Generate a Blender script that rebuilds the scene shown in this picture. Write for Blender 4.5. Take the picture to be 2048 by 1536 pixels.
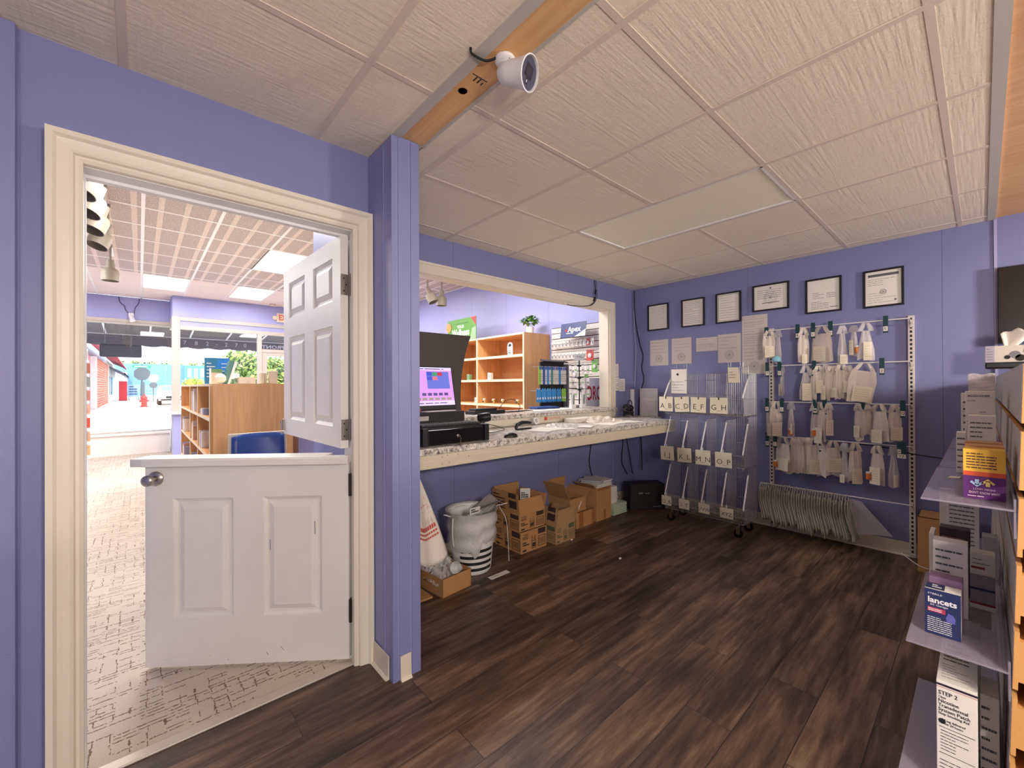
import bpy, bmesh, math, random
from mathutils import Vector, Matrix, Euler
for _o in list(bpy.data.objects): bpy.data.objects.remove(_o)
SC = bpy.context.scene
COL = SC.collection
R = math.radians
rnd = random.Random(7)

# ------------------------------------------------------------------ camera
CAM_H = 1.32
_ya, _pi, _ro = R(48.33), R(0.1956), R(-0.2695)
_f = Vector((math.cos(_ya)*math.cos(_pi), math.sin(_ya)*math.cos(_pi), math.sin(_pi)))
_r = Vector((math.sin(_ya), -math.cos(_ya), 0))
_u = _r.cross(_f)
_r2 = _r*math.cos(_ro)+_u*math.sin(_ro)
_u2 = _u*math.cos(_ro)-_r*math.sin(_ro)
cam = bpy.data.cameras.new('camera'); cam_o = bpy.data.objects.new('camera', cam); COL.objects.link(cam_o)
cam.sensor_width = 36; cam.lens = 837.28/2048*36; cam.clip_start = .02; cam.clip_end = 400
_m = Matrix((_r2, _u2, -_f)).transposed().to_4x4(); _m.translation = Vector((0, 0, CAM_H))
cam_o.matrix_world = _m
SC.camera = cam_o

# ------------------------------------------------------------------ world, sun, exposure
SC.view_settings.view_transform = 'Standard'; SC.view_settings.look = 'None'
SC.view_settings.exposure = 0.08; SC.view_settings.gamma = 1; SC.view_settings.use_curve_mapping = False
W = bpy.data.worlds.new('world'); SC.world = W; W.use_nodes = True
bg = W.node_tree.nodes['Background']; bg.inputs[0].default_value = (.86, .93, 1, 1); bg.inputs[1].default_value = 3.2
sun = bpy.data.lights.new('sun', 'SUN'); sun.energy = 4.0; sun.angle = R(.6); sun.color = (1, .96, .9)
sun_o = bpy.data.objects.new('sun', sun); COL.objects.link(sun_o)
sun_o.rotation_euler = Vector((.35, .55, -1)).to_track_quat('-Z', 'Y').to_euler()   # from over the shop roof

def lamp(name, loc, power, radius=.12, col=(1, .90, .79)):
    l = bpy.data.lights.new(name, 'POINT'); l.energy = power; l.shadow_soft_size = radius; l.color = col
    o = bpy.data.objects.new(name, l); COL.objects.link(o); o.location = loc; return o
def area(name, loc, sx, sy, power, col=(1, .95, .88), direction=(0, 0, -1)):
    l = bpy.data.lights.new(name, 'AREA'); l.shape = 'RECTANGLE'; l.size = sx; l.size_y = sy; l.energy = power; l.color = col
    o = bpy.data.objects.new(name, l); COL.objects.link(o); o.location = loc
    o.rotation_euler = Vector(direction).to_track_quat('-Z', 'Y').to_euler(); return o
FILL_LAMPS = [(-1.0, -1.5, 1.55, 165), (.45, -1.05, 1.7, 215), (3.3, -1.9, 1.9, 300)]       # invented fill lamps, added out of view to brighten room and ceiling
for _x, _y, _z, _p in FILL_LAMPS: lamp('fill_light', (_x, _y, _z), _p, .15)
SHOP_LIGHTS = [(.34, 9.35), (1.62, 9.35), (.32, 4.2), (1.56, 6.76), (2.9, 7.6), (-1.5, 6.76), (-1.5, 9.3), (2.9, 4.3)]
for (_x, _y), _p in zip(SHOP_LIGHTS, (26, 20, 60, 90, 60, 95, 60, 66)): area('troffer_light', (_x, _y, 3.07), .58, 1.15, _p, (1, .97, .95))

# ------------------------------------------------------------------ helpers
def lin(c):
    return tuple((v/12.92 if v <= .04045 else ((v+.055)/1.055)**2.4) for v in [x/255 for x in c])
MATS = {}
def mat(name, c, rough=.6, metal=0., em=0., spec=.5, var=0., vscale=8., bump=0., bscale=40., stretch=None, alpha=1., trans=0., emc=None):
    if name in MATS: return MATS[name]
    m = bpy.data.materials.new(name); m.use_nodes = True; nt = m.node_tree; b = nt.nodes['Principled BSDF']
    c = lin(c); b.inputs['Base Color'].default_value = (*c, 1); b.inputs['Roughness'].default_value = rough
    b.inputs['Metallic'].default_value = metal; b.inputs['Specular IOR Level'].default_value = spec
    if em: b.inputs['Emission Color'].default_value = (*(lin(emc) if emc else c), 1); b.inputs['Emission Strength'].default_value = em
    if alpha < 1: b.inputs['Alpha'].default_value = alpha
    if trans: b.inputs['Transmission Weight'].default_value = trans
    tc = nt.nodes.new('ShaderNodeTexCoord'); mp = nt.nodes.new('ShaderNodeMapping'); nt.links.new(tc.outputs['Object'], mp.inputs[0])
    if stretch: mp.inputs['Scale'].default_value = stretch
    if not var: var = .04
    n = nt.nodes.new('ShaderNodeTexNoise'); n.inputs['Scale'].default_value = vscale; n.inputs['Detail'].default_value = 5
    nt.links.new(mp.outputs[0], n.inputs['Vector'])
    mx = nt.nodes.new('ShaderNodeMix'); mx.data_type = 'RGBA'; nt.links.new(n.outputs[0], mx.inputs[0])
    mx.inputs[6].default_value = (*[min(1, v*(1+var)) for v in c], 1); mx.inputs[7].default_value = (*[v*(1-var) for v in c], 1)
    nt.links.new(mx.outputs[2], b.inputs['Base Color'])
    if bump:
        n2 = nt.nodes.new('ShaderNodeTexNoise'); n2.inputs['Scale'].default_value = bscale; n2.inputs['Detail'].default_value = 4
        nt.links.new(mp.outputs[0], n2.inputs['Vector'])
        bp = nt.nodes.new('ShaderNodeBump'); bp.inputs['Strength'].default_value = bump; bp.inputs['Distance'].default_value = .01
        nt.links.new(n2.outputs[0], bp.inputs['Height']); nt.links.new(bp.outputs[0], b.inputs['Normal'])
    MATS[name] = m; return m
def ramp(nt, src, stops):
    r = nt.nodes.new('ShaderNodeValToRGB'); nt.links.new(src, r.inputs[0]); e = r.color_ramp.elements
    while len(e) < len(stops): e.new(.5)
    for i, (p, c) in enumerate(stops): e[i].position = p; e[i].color = (*c, 1)
    return r
def base_nt(name, rough=.6):
    m = bpy.data.materials.new(name); m.use_nodes = True; nt = m.node_tree; b = nt.nodes['Principled BSDF']
    b.inputs['Roughness'].default_value = rough
    tc = nt.nodes.new('ShaderNodeTexCoord'); MATS[name] = m
    return m, nt, b, tc.outputs['Object']
def mapping(nt, src, scale=(1, 1, 1), loc=(0, 0, 0), rot=(0, 0, 0)):
    mp = nt.nodes.new('ShaderNodeMapping'); nt.links.new(src, mp.inputs[0])
    mp.inputs['Scale'].default_value = scale; mp.inputs['Location'].default_value = loc; mp.inputs['Rotation'].default_value = rot
    return mp.outputs[0]
def noise(nt, vec, scale, detail=5, rough=.5):
    n = nt.nodes.new('ShaderNodeTexNoise'); nt.links.new(vec, n.inputs['Vector']); n.inputs['Scale'].default_value = scale
    n.inputs['Detail'].default_value = detail; n.inputs['Roughness'].default_value = rough; return n.outputs[0]
def mixc(nt, fac, a, b, mode='MIX'):
    x = nt.nodes.new('ShaderNodeMix'); x.data_type = 'RGBA'; x.blend_type = mode
    for s, v in ((0, fac), (6, a), (7, b)):
        if isinstance(v, (int, float)): x.inputs[s].default_value = v
        elif isinstance(v, tuple): x.inputs[s].default_value = (*v, 1) if len(v) == 3 else v
        else: nt.links.new(v, x.inputs[s])
    return x.outputs[2]
def math_n(nt, op, a, b=None):
    x = nt.nodes.new('ShaderNodeMath'); x.operation = op
    for i, v in enumerate((a, b)):
        if v is None: continue
        if isinstance(v, (int, float)): x.inputs[i].default_value = v
        else: nt.links.new(v, x.inputs[i])
    return x.outputs[0]
def bumpn(nt, b, h, strength, dist=.01):
    bp = nt.nodes.new('ShaderNodeBump'); bp.inputs['Strength'].default_value = strength; bp.inputs['Distance'].default_value = dist
    nt.links.new(h, bp.inputs['Height']); nt.links.new(bp.outputs[0], b.inputs['Normal'])

class MB:
    def __init__(s, T=None): s.v = []; s.f = []; s.m = []; s.k = 0; s.T = T
    def mi(s, k): s.k = k; return s
    def add(s, vs, fs):
        o = len(s.v)
        if s.T is not None: vs = [s.T @ Vector(v) for v in vs]
        s.v += [Vector(v) for v in vs]; s.f += [tuple(i+o for i in f) for f in fs]; s.m += [s.k]*len(fs); return s
    def box(s, a, b):
        x0, y0, z0 = [min(p, q) for p, q in zip(a, b)]; x1, y1, z1 = [max(p, q) for p, q in zip(a, b)]
        return s.add([(x0,y0,z0),(x1,y0,z0),(x1,y1,z0),(x0,y1,z0),(x0,y0,z1),(x1,y0,z1),(x1,y1,z1),(x0,y1,z1)],
                     [(0,3,2,1),(4,5,6,7),(0,1,5,4),(1,2,6,5),(2,3,7,6),(3,0,4,7)])
    def quad(s, *p): return s.add(list(p), [tuple(range(len(p)))])
    def slab(s, pts, d):
        d = Vector(d); pts = [Vector(p) for p in pts]; n = len(pts)
        return s.add(pts+[p+d for p in pts], [tuple(range(n))[::-1], tuple(range(n, 2*n))]+[(i, (i+1) % n, (i+1) % n+n, i+n) for i in range(n)])
    def cyl(s, p0, p1, r, n=10, r2=None, caps=True):
        p0, p1 = Vector(p0), Vector(p1); d = (p1-p0).normalized(); r2 = r if r2 is None else r2
        a = d.orthogonal().normalized(); b = d.cross(a); vs = []
        for p, q in ((p0, r), (p1, r2)):
            for i in range(n): t = 2*math.pi*i/n+.39; vs.append(p+(a*math.cos(t)+b*math.sin(t))*q)
        fs = [(i, (i+1) % n, (i+1) % n+n, i+n) for i in range(n)]
        if caps: fs += [tuple(range(n))[::-1], tuple(range(n, 2*n))]
        return s.add(vs, fs)
    def tube(s, pts, r, n=6):
        pts = [Vector(p) for p in pts]; vs = []; fs = []; prev = None
        for i, p in enumerate(pts):
            d = (pts[min(i+1, len(pts)-1)]-pts[max(i-1, 0)]).normalized()
            a = d.orthogonal().normalized() if prev is None else (prev-d*prev.dot(d)).normalized()
            prev = a; b = d.cross(a); rr = r[i] if isinstance(r, (list, tuple)) else r
            vs += [p+(a*math.cos(2*math.pi*k/n)+b*math.sin(2*math.pi*k/n))*rr for k in range(n)]
        for i in range(len(pts)-1):
            fs += [(i*n+k, i*n+(k+1) % n, (i+1)*n+(k+1) % n, (i+1)*n+k) for k in range(n)]
        fs += [tuple(range(n))[::-1], tuple(range((len(pts)-1)*n, len(pts)*n))]
        return s.add(vs, fs)
    def lathe(s, prof, c, ax=(0, 0, 1), n=20):
        c = Vector(c); d = Vector(ax).normalized(); a = d.orthogonal().normalized(); b = d.cross(a); vs = []; fs = []
        for r, z in prof: vs += [c+d*z+(a*math.cos(2*math.pi*k/n)+b*math.sin(2*math.pi*k/n))*max(r, 1e-4) for k in range(n)]
        for i in range(len(prof)-1): fs += [(i*n+k, i*n+(k+1) % n, (i+1)*n+(k+1) % n, (i+1)*n+k) for k in range(n)]
        fs += [tuple(range(n))[::-1], tuple(range((len(prof)-1)*n, len(prof)*n))]
        return s.add(vs, fs)
    def sphere(s, c, r, n=12, sc=(1, 1, 1)):
        c = Vector(c); vs = []; fs = []; h = n//2
        for i in range(h+1):
            t = math.pi*i/h
            for k in range(n): p = 2*math.pi*k/n; vs.append(c+Vector((math.sin(t)*math.cos(p)*sc[0], math.sin(t)*math.sin(p)*sc[1], math.cos(t)*sc[2]))*r)
        for i in range(h): fs += [(i*n+k, (i+1)*n+k, (i+1)*n+(k+1) % n, i*n+(k+1) % n) for k in range(n)]
        return s.add(vs, fs)
    def grid(s, fn, nu, nv):
        vs = [fn(i/nu, j/nv) for j in range(nv+1) for i in range(nu+1)]
        return s.add(vs, [(j*(nu+1)+i, j*(nu+1)+i+1, (j+1)*(nu+1)+i+1, (j+1)*(nu+1)+i) for j in range(nv) for i in range(nu)])
    def text(s, t, o, right, up, size, width=None, weight=0., align='CENTER'):
        o, r, u = Vector(o), Vector(right).normalized(), Vector(up).normalized()
        k = (t, align, weight)
        if k not in TXT:
            c = bpy.data.curves.new('lettering', 'FONT'); c.body = t; c.align_x = align; c.align_y = 'CENTER'; c.size = 1; c.offset = weight; c.resolution_u = 2
            ob = bpy.data.objects.new('lettering', c); me = bpy.data.meshes.new_from_object(ob)
            TXT[k] = ([tuple(v.co) for v in me.vertices], [tuple(p.vertices) for p in me.polygons])
            bpy.data.objects.remove(ob); bpy.data.curves.remove(c); bpy.data.meshes.remove(me)
        vs, fs = TXT[k]
        if not vs: return s
        w = max(v[0] for v in vs)-min(v[0] for v in vs); sx = size if not width else width/max(w, 1e-6)
        return s.add([o+r*v[0]*sx+u*v[1]*size for v in vs], fs)
    def lines(s, o, right, up, w, h, n, th=None, seed=1, fill=.9):       # rows of small print, too small to read
        q = random.Random(seed); o, r, u = Vector(o), Vector(right).normalized(), Vector(up).normalized(); th = th or h/n*.4
        for i in range(n):
            y = h-(i+.5)*h/n; x = 0; end = w*(fill if q.random() > .25 else fill*.55)
            while x < end:
                l = min(q.uniform(.08, .3)*w, end-x); a = o+r*x+u*(y-th/2)
                s.quad(a, a+r*l, a+r*l+u*th, a+u*th); x += l+w*.025
        return s
TXT = {}
ORIG = {}
def wloc(o): return ORIG.get(o.name, Vector((0, 0, 0)))
def obj(name, mb, m, parent=None, smooth=False, bevel=0., keep=False, solid=0., segs=2):
    me = bpy.data.meshes.new(name); vs = mb.v
    if parent is not None: og = wloc(parent)
    elif keep or not vs: og = Vector((0, 0, 0))
    else:
        lo = [min(v[i] for v in vs) for i in range(3)]; hi = [max(v[i] for v in vs) for i in range(3)]
        og = Vector(((lo[0]+hi[0])/2, (lo[1]+hi[1])/2, lo[2]))
    me.from_pydata([tuple(v-og) for v in vs], [], mb.f)
    for x in (m if isinstance(m, (list, tuple)) else [m]): me.materials.append(x)
    for p, k in zip(me.polygons, mb.m): p.material_index = k; p.use_smooth = smooth
    o = bpy.data.objects.new(name, me); COL.objects.link(o)
    if parent is not None: o.parent = parent
    else: o.location = og
    ORIG[o.name] = og
    if smooth:
        me.update()
        bm = bmesh.new(); bm.from_mesh(me); bmesh.ops.recalc_face_normals(bm, faces=bm.faces)
        for e in bm.edges:
            if len(e.link_faces) == 2 and e.calc_face_angle(0) > R(38): e.smooth = False
        bm.to_mesh(me); bm.free()
    if solid:
        md = o.modifiers.new('thickness', 'SOLIDIFY'); md.thickness = solid; md.offset = 0
    if bevel:
        md = o.modifiers.new('edge', 'BEVEL'); md.width = bevel; md.segments = segs; md.limit_method = 'ANGLE'; md.angle_limit = R(40)
    return o
def tag(o, label, cat, group=None, kind=None):
    if label: o['label'] = label
    if cat: o['category'] = cat
    if group: o['group'] = group
    if kind: o['kind'] = kind
    return o
def thing(name, label, cat, loc, group=None):
    o = bpy.data.objects.new(name, None); COL.objects.link(o); o.location = loc; o.empty_display_size = .05
    ORIG[o.name] = Vector(loc); return tag(o, label, cat, group)
def struct(name, mb, m, **kw):
    o = obj(name, mb, m, keep=True, **kw); o['kind'] = 'structure'; return o
def frame(loc, rz=0, rx=0, ry=0): return Matrix.Translation(Vector(loc)) @ Euler((rx, ry, rz)).to_matrix().to_4x4()
X_, Y_, Z_ = Vector((1, 0, 0)), Vector((0, 1, 0)), Vector((0, 0, 1))

# ------------------------------------------------------------------ materials
def wall_mat(name, axis, off, sp, c=(128, 132, 176)):
    m, nt, b, v = base_nt(name, .42); c = lin(c)
    sep = nt.nodes.new('ShaderNodeSeparateXYZ'); nt.links.new(v, sep.inputs[0])
    t = math_n(nt, 'ADD', sep.outputs[axis], 100*sp-off); t = math_n(nt, 'MODULO', t, sp); line = math_n(nt, 'LESS_THAN', t, .004)
    n = noise(nt, v, 3, 3)
    col = mixc(nt, n, tuple(x*1.04 for x in c), tuple(x*.96 for x in c))
    col = mixc(nt, line, col, tuple(x*.55 for x in c)); nt.links.new(col, b.inputs['Base Color'])
    bumpn(nt, b, noise(nt, v, 260, 2), .12, .004)
    return m
WALL_X = wall_mat('purple_paint_wall', 0, 1.84, 1.22); WALL_Y = wall_mat('purple_paint_side_wall', 1, .19, 1.31)
PURPLE = mat('purple_paint', (128, 132, 176), .42, bump=.1, bscale=200)
WALL_S = wall_mat('lavender_paint_wall', 1, .42, .93, (160, 162, 210))
CREAM = mat('cream_gloss_paint', (226, 217, 199), .38, var=.03)
BASEB = mat('cream_vinyl_base', (222, 212, 190), .5, var=.04)
WHITE = mat('white_paint', (236, 234, 232), .45)
DOORW = mat('white_door_paint', (226, 221, 212), .4, bump=.06, bscale=90)
NICKEL = mat('brushed_nickel', (178, 170, 160), .28, metal=1.)
DARKMETAL = mat('dark_bronze_metal', (70, 58, 48), .4, metal=.8)
BLACK = mat('black_plastic', (18, 18, 20), .4, spec=.4)
BLACK2 = mat('matte_black', (26, 24, 24), .65)
GREYP = mat('grey_plastic', (120, 120, 124), .5)
PAPER = mat('white_paper', (236, 230, 220), .8)
INK = mat('grey_ink', (96, 94, 98), .8)
INKB = mat('black_ink', (28, 26, 30), .7)
CARD = mat('corrugated_cardboard', (186, 138, 88), .85, var=.08, vscale=20)
CARDIN = mat('cardboard_inside', (160, 114, 66), .9, var=.06, vscale=15)
PRINT = mat('brown_print', (62, 42, 34), .85)
CHROME = mat('galvanised_wire', (158, 156, 158), .4, metal=.6)
WBAR = mat('white_coated_bar', (232, 230, 228), .4)
WMETAL = mat('cream_powder_coat', (214, 206, 198), .4)
TEAL = mat('dark_teal_plastic', (22, 62, 66), .5)
def bag_mat(name, c, tr):
    m = bpy.data.materials.new(name); m.use_nodes = True; nt = m.node_tree; b = nt.nodes['Principled BSDF']; out = nt.nodes['Material Output']
    b.inputs['Base Color'].default_value = (*lin(c), 1); b.inputs['Roughness'].default_value = .35
    t = nt.nodes.new('ShaderNodeBsdfTransparent'); x = nt.nodes.new('ShaderNodeMixShader'); x.inputs[0].default_value = tr
    tl = nt.nodes.new('ShaderNodeBsdfTranslucent'); tl.inputs[0].default_value = (*lin(c), 1); y = nt.nodes.new('ShaderNodeMixShader'); y.inputs[0].default_value = .3
    tc = nt.nodes.new('ShaderNodeTexCoord'); n = noise(nt, tc.outputs['Object'], 45, 3); bumpn(nt, b, n, .6, .01)
    nt.links.new(b.outputs[0], y.inputs[1]); nt.links.new(tl.outputs[0], y.inputs[2])
    nt.links.new(y.outputs[0], x.inputs[1]); nt.links.new(t.outputs[0], x.inputs[2]); nt.links.new(x.outputs[0], out.inputs[0]); MATS[name] = m; return m
BAG = bag_mat('frosted_bag_plastic', (244, 234, 222), .08)
BAGC = bag_mat('clear_bag_plastic', (238, 230, 228), .36)
BAGE = bag_mat('pale_grey_film', (244, 244, 232), .06)
LINER = bag_mat('bin_liner_film', (236, 234, 228), .12)
def glass_mat(name, tint, refl, rough=.02):
    m = bpy.data.materials.new(name); m.use_nodes = True; nt = m.node_tree; nt.nodes.remove(nt.nodes['Principled BSDF']); out = nt.nodes['Material Output']
    t = nt.nodes.new('ShaderNodeBsdfTransparent'); t.inputs[0].default_value = (*tint, 1); g = nt.nodes.new('ShaderNodeBsdfGlossy'); g.inputs['Roughness'].default_value = rough
    tc = nt.nodes.new('ShaderNodeTexCoord'); n = noise(nt, tc.outputs['Object'], 2, 2)
    r = math_n(nt, 'MULTIPLY_ADD', n, .02); r.node.inputs[2].default_value = refl
    x = nt.nodes.new('ShaderNodeMixShader'); nt.links.new(r, x.inputs[0]); nt.links.new(t.outputs[0], x.inputs[1]); nt.links.new(g.outputs[0], x.inputs[2])
    nt.links.new(x.outputs[0], out.inputs[0]); MATS[name] = m; return m
GLASS = glass_mat('window_glass', (.97, .98, .98), .05)
def acrylic():
    m = bpy.data.materials.new('clear_acrylic'); m.use_nodes = True; nt = m.node_tree; b = nt.nodes['Principled BSDF']; out = nt.nodes['Material Output']
    b.inputs['Base Color'].default_value = (*lin((190, 180, 196)), 1); b.inputs['Roughness'].default_value = .12
    tc = nt.nodes.new('ShaderNodeTexCoord'); n = noise(nt, tc.outputs['Object'], 30, 3); r = ramp(nt, n, [(.3, (.1,)*3), (.8, (.3,)*3)]); nt.links.new(r.outputs[0], b.inputs['Roughness'])
    t = nt.nodes.new('ShaderNodeBsdfTransparent'); t.inputs[0].default_value = (.9, .88, .92, 1); x = nt.nodes.new('ShaderNodeMixShader'); x.inputs[0].default_value = .42
    nt.links.new(t.outputs[0], x.inputs[1]); nt.links.new(b.outputs[0], x.inputs[2]); nt.links.new(x.outputs[0], out.inputs[0]); MATS['clear_acrylic'] = m; return m
ACRYL = acrylic()
def wood(name, c1, c2, axis=0, rough=.45, scale=1.):
    m, nt, b, v = base_nt(name, rough); sc = [22*scale]*3; sc[axis] = 1.3*scale
    n = noise(nt, mapping(nt, v, tuple(sc)), 1.6, 8, .62); n2 = noise(nt, mapping(nt, v, tuple(x*.25 for x in sc)), 1.2, 3)
    s = math_n(nt, 'MULTIPLY_ADD', n, .65); nt.links.new(math_n(nt, 'MULTIPLY', n2, .35), s.node.inputs[2])
    r = ramp(nt, s, [(.3, lin(c1)), (.5, lin([(p+q)/2 for p, q in zip(c1, c2)])), (.68, lin(c2))]); nt.links.new(r.outputs[0], b.inputs['Base Color'])
    bumpn(nt, b, n, .1, .004); return m
OAK = wood('oak_laminate', (204, 148, 92), (240, 188, 128), 2)
OAKX = wood('oak_laminate_flat', (214, 156, 98), (240, 190, 132), 1)
PINE = wood('knotty_pine', (214, 160, 106), (244, 200, 142), 1, .6, .6)
PINEX = wood('plywood_panel', (208, 156, 108), (236, 190, 142), 1, .6, .6)
MDF = mat('raw_mdf', (214, 158, 92), .8, var=.06, vscale=60)
EDGEB = mat('shelf_edge_band', (226, 206, 170), .5)
def floor_mat():
    m, nt, b, v = base_nt('dark_vinyl_plank', .42)
    def brick(c1, c2, mort, mc, bw, rh, off):
        k = nt.nodes.new('ShaderNodeTexBrick'); nt.links.new(mapping(nt, v, loc=(.31, .07, 0)), k.inputs['Vector'])
        k.inputs['Scale'].default_value = 1; k.inputs['Brick Width'].default_value = bw; k.inputs['Row Height'].default_value = rh
        k.inputs['Mortar Size'].default_value = mort; k.inputs['Mortar Smooth'].default_value = .1; k.offset = off; k.offset_frequency = 2
        k.inputs['Color1'].default_value = (*c1, 1); k.inputs['Color2'].default_value = (*c2, 1); k.inputs['Mortar'].default_value = (*mc, 1); return k
    k = brick((0, 0, 0), (1, 1, 1), .0013, (.5, .5, .5), 1.22, .178, .37)
    off = nt.nodes.new('ShaderNodeVectorMath'); off.operation = 'MULTIPLY_ADD'; nt.links.new(k.outputs[0], off.inputs[0]); off.inputs[1].default_value = (17, 9, 5); nt.links.new(v, off.inputs[2])
    w = off.outputs[0]
    n1 = noise(nt, mapping(nt, w, (1.2, 12, 1)), 2.2, 8, .65); n2 = noise(nt, mapping(nt, w, (.8, 3.2, 1)), 1.7, 4); n3 = noise(nt, mapping(nt, w, (5, 70, 1)), 2, 3)
    s = math_n(nt, 'MULTIPLY_ADD', n1, .6); nt.links.new(math_n(nt, 'MULTIPLY', n2, .4), s.node.inputs[2])
    r = ramp(nt, s, [(.33, lin((42, 30, 23))), (.44, lin((74, 56, 44))), (.54, lin((108, 86, 69))), (.66, lin((152, 126, 104)))])
    n4 = noise(nt, mapping(nt, w, (9, 160, 1)), 1.5, 5, .7); n3 = math_n(nt, 'MULTIPLY', math_n(nt, 'ADD', n3, n4), .55)
    crk = ramp(nt, noise(nt, mapping(nt, w, (1.1, 9, 1)), 3.1, 6, .75), [(.30, (.35, .30, .28)), (.38, (1, 1, 1))])
    col = mixc(nt, .55, r.outputs[0], mixc(nt, n3, (.2, .2, .2), (1.5, 1.5, 1.5)), 'MULTIPLY'); col = mixc(nt, .8, col, crk.outputs[0], 'MULTIPLY')
    tint = mixc(nt, k.outputs[0], (.74, .70, .68), (1.14, 1.09, 1.03)); col = mixc(nt, 1., col, tint, 'MULTIPLY')
    col = mixc(nt, k.outputs[1], col, lin((26, 19, 17))); nt.links.new(col, b.inputs['Base Color'])
    rr = ramp(nt, n1, [(.3, (.5,)*3), (.7, (.33,)*3)]); nt.links.new(rr.outputs[0], b.inputs['Roughness'])
    h = math_n(nt, 'SUBTRACT', n1, k.outputs[1]); bumpn(nt, b, h, .25, .004); return m
FLOOR = floor_mat()
def carpet_mat():
    m, nt, b, v = base_nt('patterned_loop_carpet', .95)
    n = noise(nt, mapping(nt, v, (1, 1, 1)), 420, 2); wv = noise(nt, mapping(nt, v, (150, 500, 1)), 1, 1)
    def dash(vec, per, wdt, along, thr, seed):
        sep = nt.nodes.new('ShaderNodeSeparateXYZ'); nt.links.new(vec, sep.inputs[0])
        wob = math_n(nt, 'MULTIPLY', noise(nt, mapping(nt, v, (1, 1, 1), (seed, 0, 0)), 60, 2), .012)
        t = math_n(nt, 'ADD', sep.outputs[0 if along else 1], 50); t = math_n(nt, 'ADD', t, wob); t = math_n(nt, 'MODULO', t, per); a = math_n(nt, 'LESS_THAN', t, wdt)
        sc = (1/per*.999, 24, 1) if along else (13.3, 1/per*.999, 1)
        vo = nt.nodes.new('ShaderNodeTexWhiteNoise'); vo.noise_dimensions = '2D'
        fl = nt.nodes.new('ShaderNodeVectorMath'); fl.operation = 'FLOOR'; nt.links.new(mapping(nt, v, sc, (50*sc[0]+seed, 50*sc[1], 0)), fl.inputs[0]); nt.links.new(fl.outputs[0], vo.inputs['Vector'])
        g = math_n(nt, 'LESS_THAN', vo.outputs[0], thr); return math_n(nt, 'MULTIPLY', a, g)
    d1 = dash(v, .021, .0060, 0, .40, 0); d2 = dash(v, .052, .0075, 1, .26, 3)
    d = math_n(nt, 'MAXIMUM', d1, d2); nb = noise(nt, mapping(nt, v), 90, 2); d = math_n(nt, 'MULTIPLY', d, math_n(nt, 'GREATER_THAN', nb, .43))
    col = mixc(nt, n, lin((178, 164, 146)), lin((226, 214, 198))); col = mixc(nt, d, col, lin((124, 104, 84))); nt.links.new(col, b.inputs['Base Color'])
    h = math_n(nt, 'SUBTRACT', wv, d); bumpn(nt, b, h, .5, .006); return m
CARPET = carpet_mat()
def granite_mat():
    m, nt, b, v = base_nt('speckled_granite_laminate', .3)
    n = noise(nt, v, 28, 6, .7); n2 = noise(nt, v, 95, 4, .6)
    r = ramp(nt, n, [(.32, lin((78, 72, 72))), (.42, lin((150, 142, 134))), (.51, lin((212, 204, 194))), (.66, lin((234, 228, 218)))])
    r2 = ramp(nt, n2, [(.36, lin((52, 46, 46))), (.45, (1, 1, 1))]); col = mixc(nt, .8, r.outputs[0], r2.outputs[0], 'MULTIPLY'); nt.links.new(col, b.inputs['Base Color']); return m
GRAN = granite_mat()
def tile_mat(name, c, tin):
    m, nt, b, v = base_nt(name, .8 if not tin else .55)
    if tin:
        w = nt.nodes.new('ShaderNodeTexWave'); nt.links.new(mapping(nt, v, (1, 1, 1), rot=(0, 0, R(45))), w.inputs['Vector']); w.inputs['Scale'].default_value = 14; w.inputs['Distortion'].default_value = 6; w.inputs['Detail Scale'].default_value = 2
        w2 = nt.nodes.new('ShaderNodeTexWave'); nt.links.new(mapping(nt, v, (1, 1, 1), rot=(0, 0, R(-45))), w2.inputs['Vector']); w2.inputs['Scale'].default_value = 14; w2.inputs['Distortion'].default_value = 6
        sep = nt.nodes.new('ShaderNodeSeparateXYZ'); nt.links.new(v, sep.inputs[0]); t = math_n(nt, 'MODULO', math_n(nt, 'ADD', sep.outputs[0], 61.05), .2033)
        band = math_n(nt, 'LESS_THAN', t, .045)
        h = math_n(nt, 'MULTIPLY', w.outputs[1], w2.outputs[1]); h = math_n(nt, 'MAXIMUM', h, math_n(nt, 'MULTIPLY', band, .8))
        h = math_n(nt, 'MULTIPLY', h, math_n(nt, 'ADD', math_n(nt, 'MULTIPLY', noise(nt, v, 38, 5, .7), 1.5), .15)); col = mixc(nt, h, lin([x*.72 for x in c]), lin(c)); nt.links.new(col, b.inputs['Base Color']); bumpn(nt, b, h, .7, .01)
    else:
        n = noise(nt, mapping(nt, v, (2, 34, 1), rot=(0, 0, R(40))), 2, 4); n2 = noise(nt, mapping(nt, v, (34, 2, 1), rot=(0, 0, R(35))), 2, 4); n3 = noise(nt, v, 120, 3)
        mask = noise(nt, v, 2.2, 1); h = math_n(nt, 'MULTIPLY', math_n(nt, 'ADD', n, n2), mask); h = math_n(nt, 'ADD', h, math_n(nt, 'MULTIPLY', n3, .25))
        col = mixc(nt, n3, lin(c), lin([x*.95 for x in c])); nt.links.new(col, b.inputs['Base Color']); bumpn(nt, b, h, .5, .010)
    return m
TILE = tile_mat('ceiling_tile', (250, 236, 214), False); TIN = tile_mat('embossed_tin_tile', (242, 222, 208), True)
TBAR = mat('ceiling_grid_metal', (226, 210, 194), .5); TBARW = mat('white_ceiling_grid', (240, 236, 232), .4)
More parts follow.
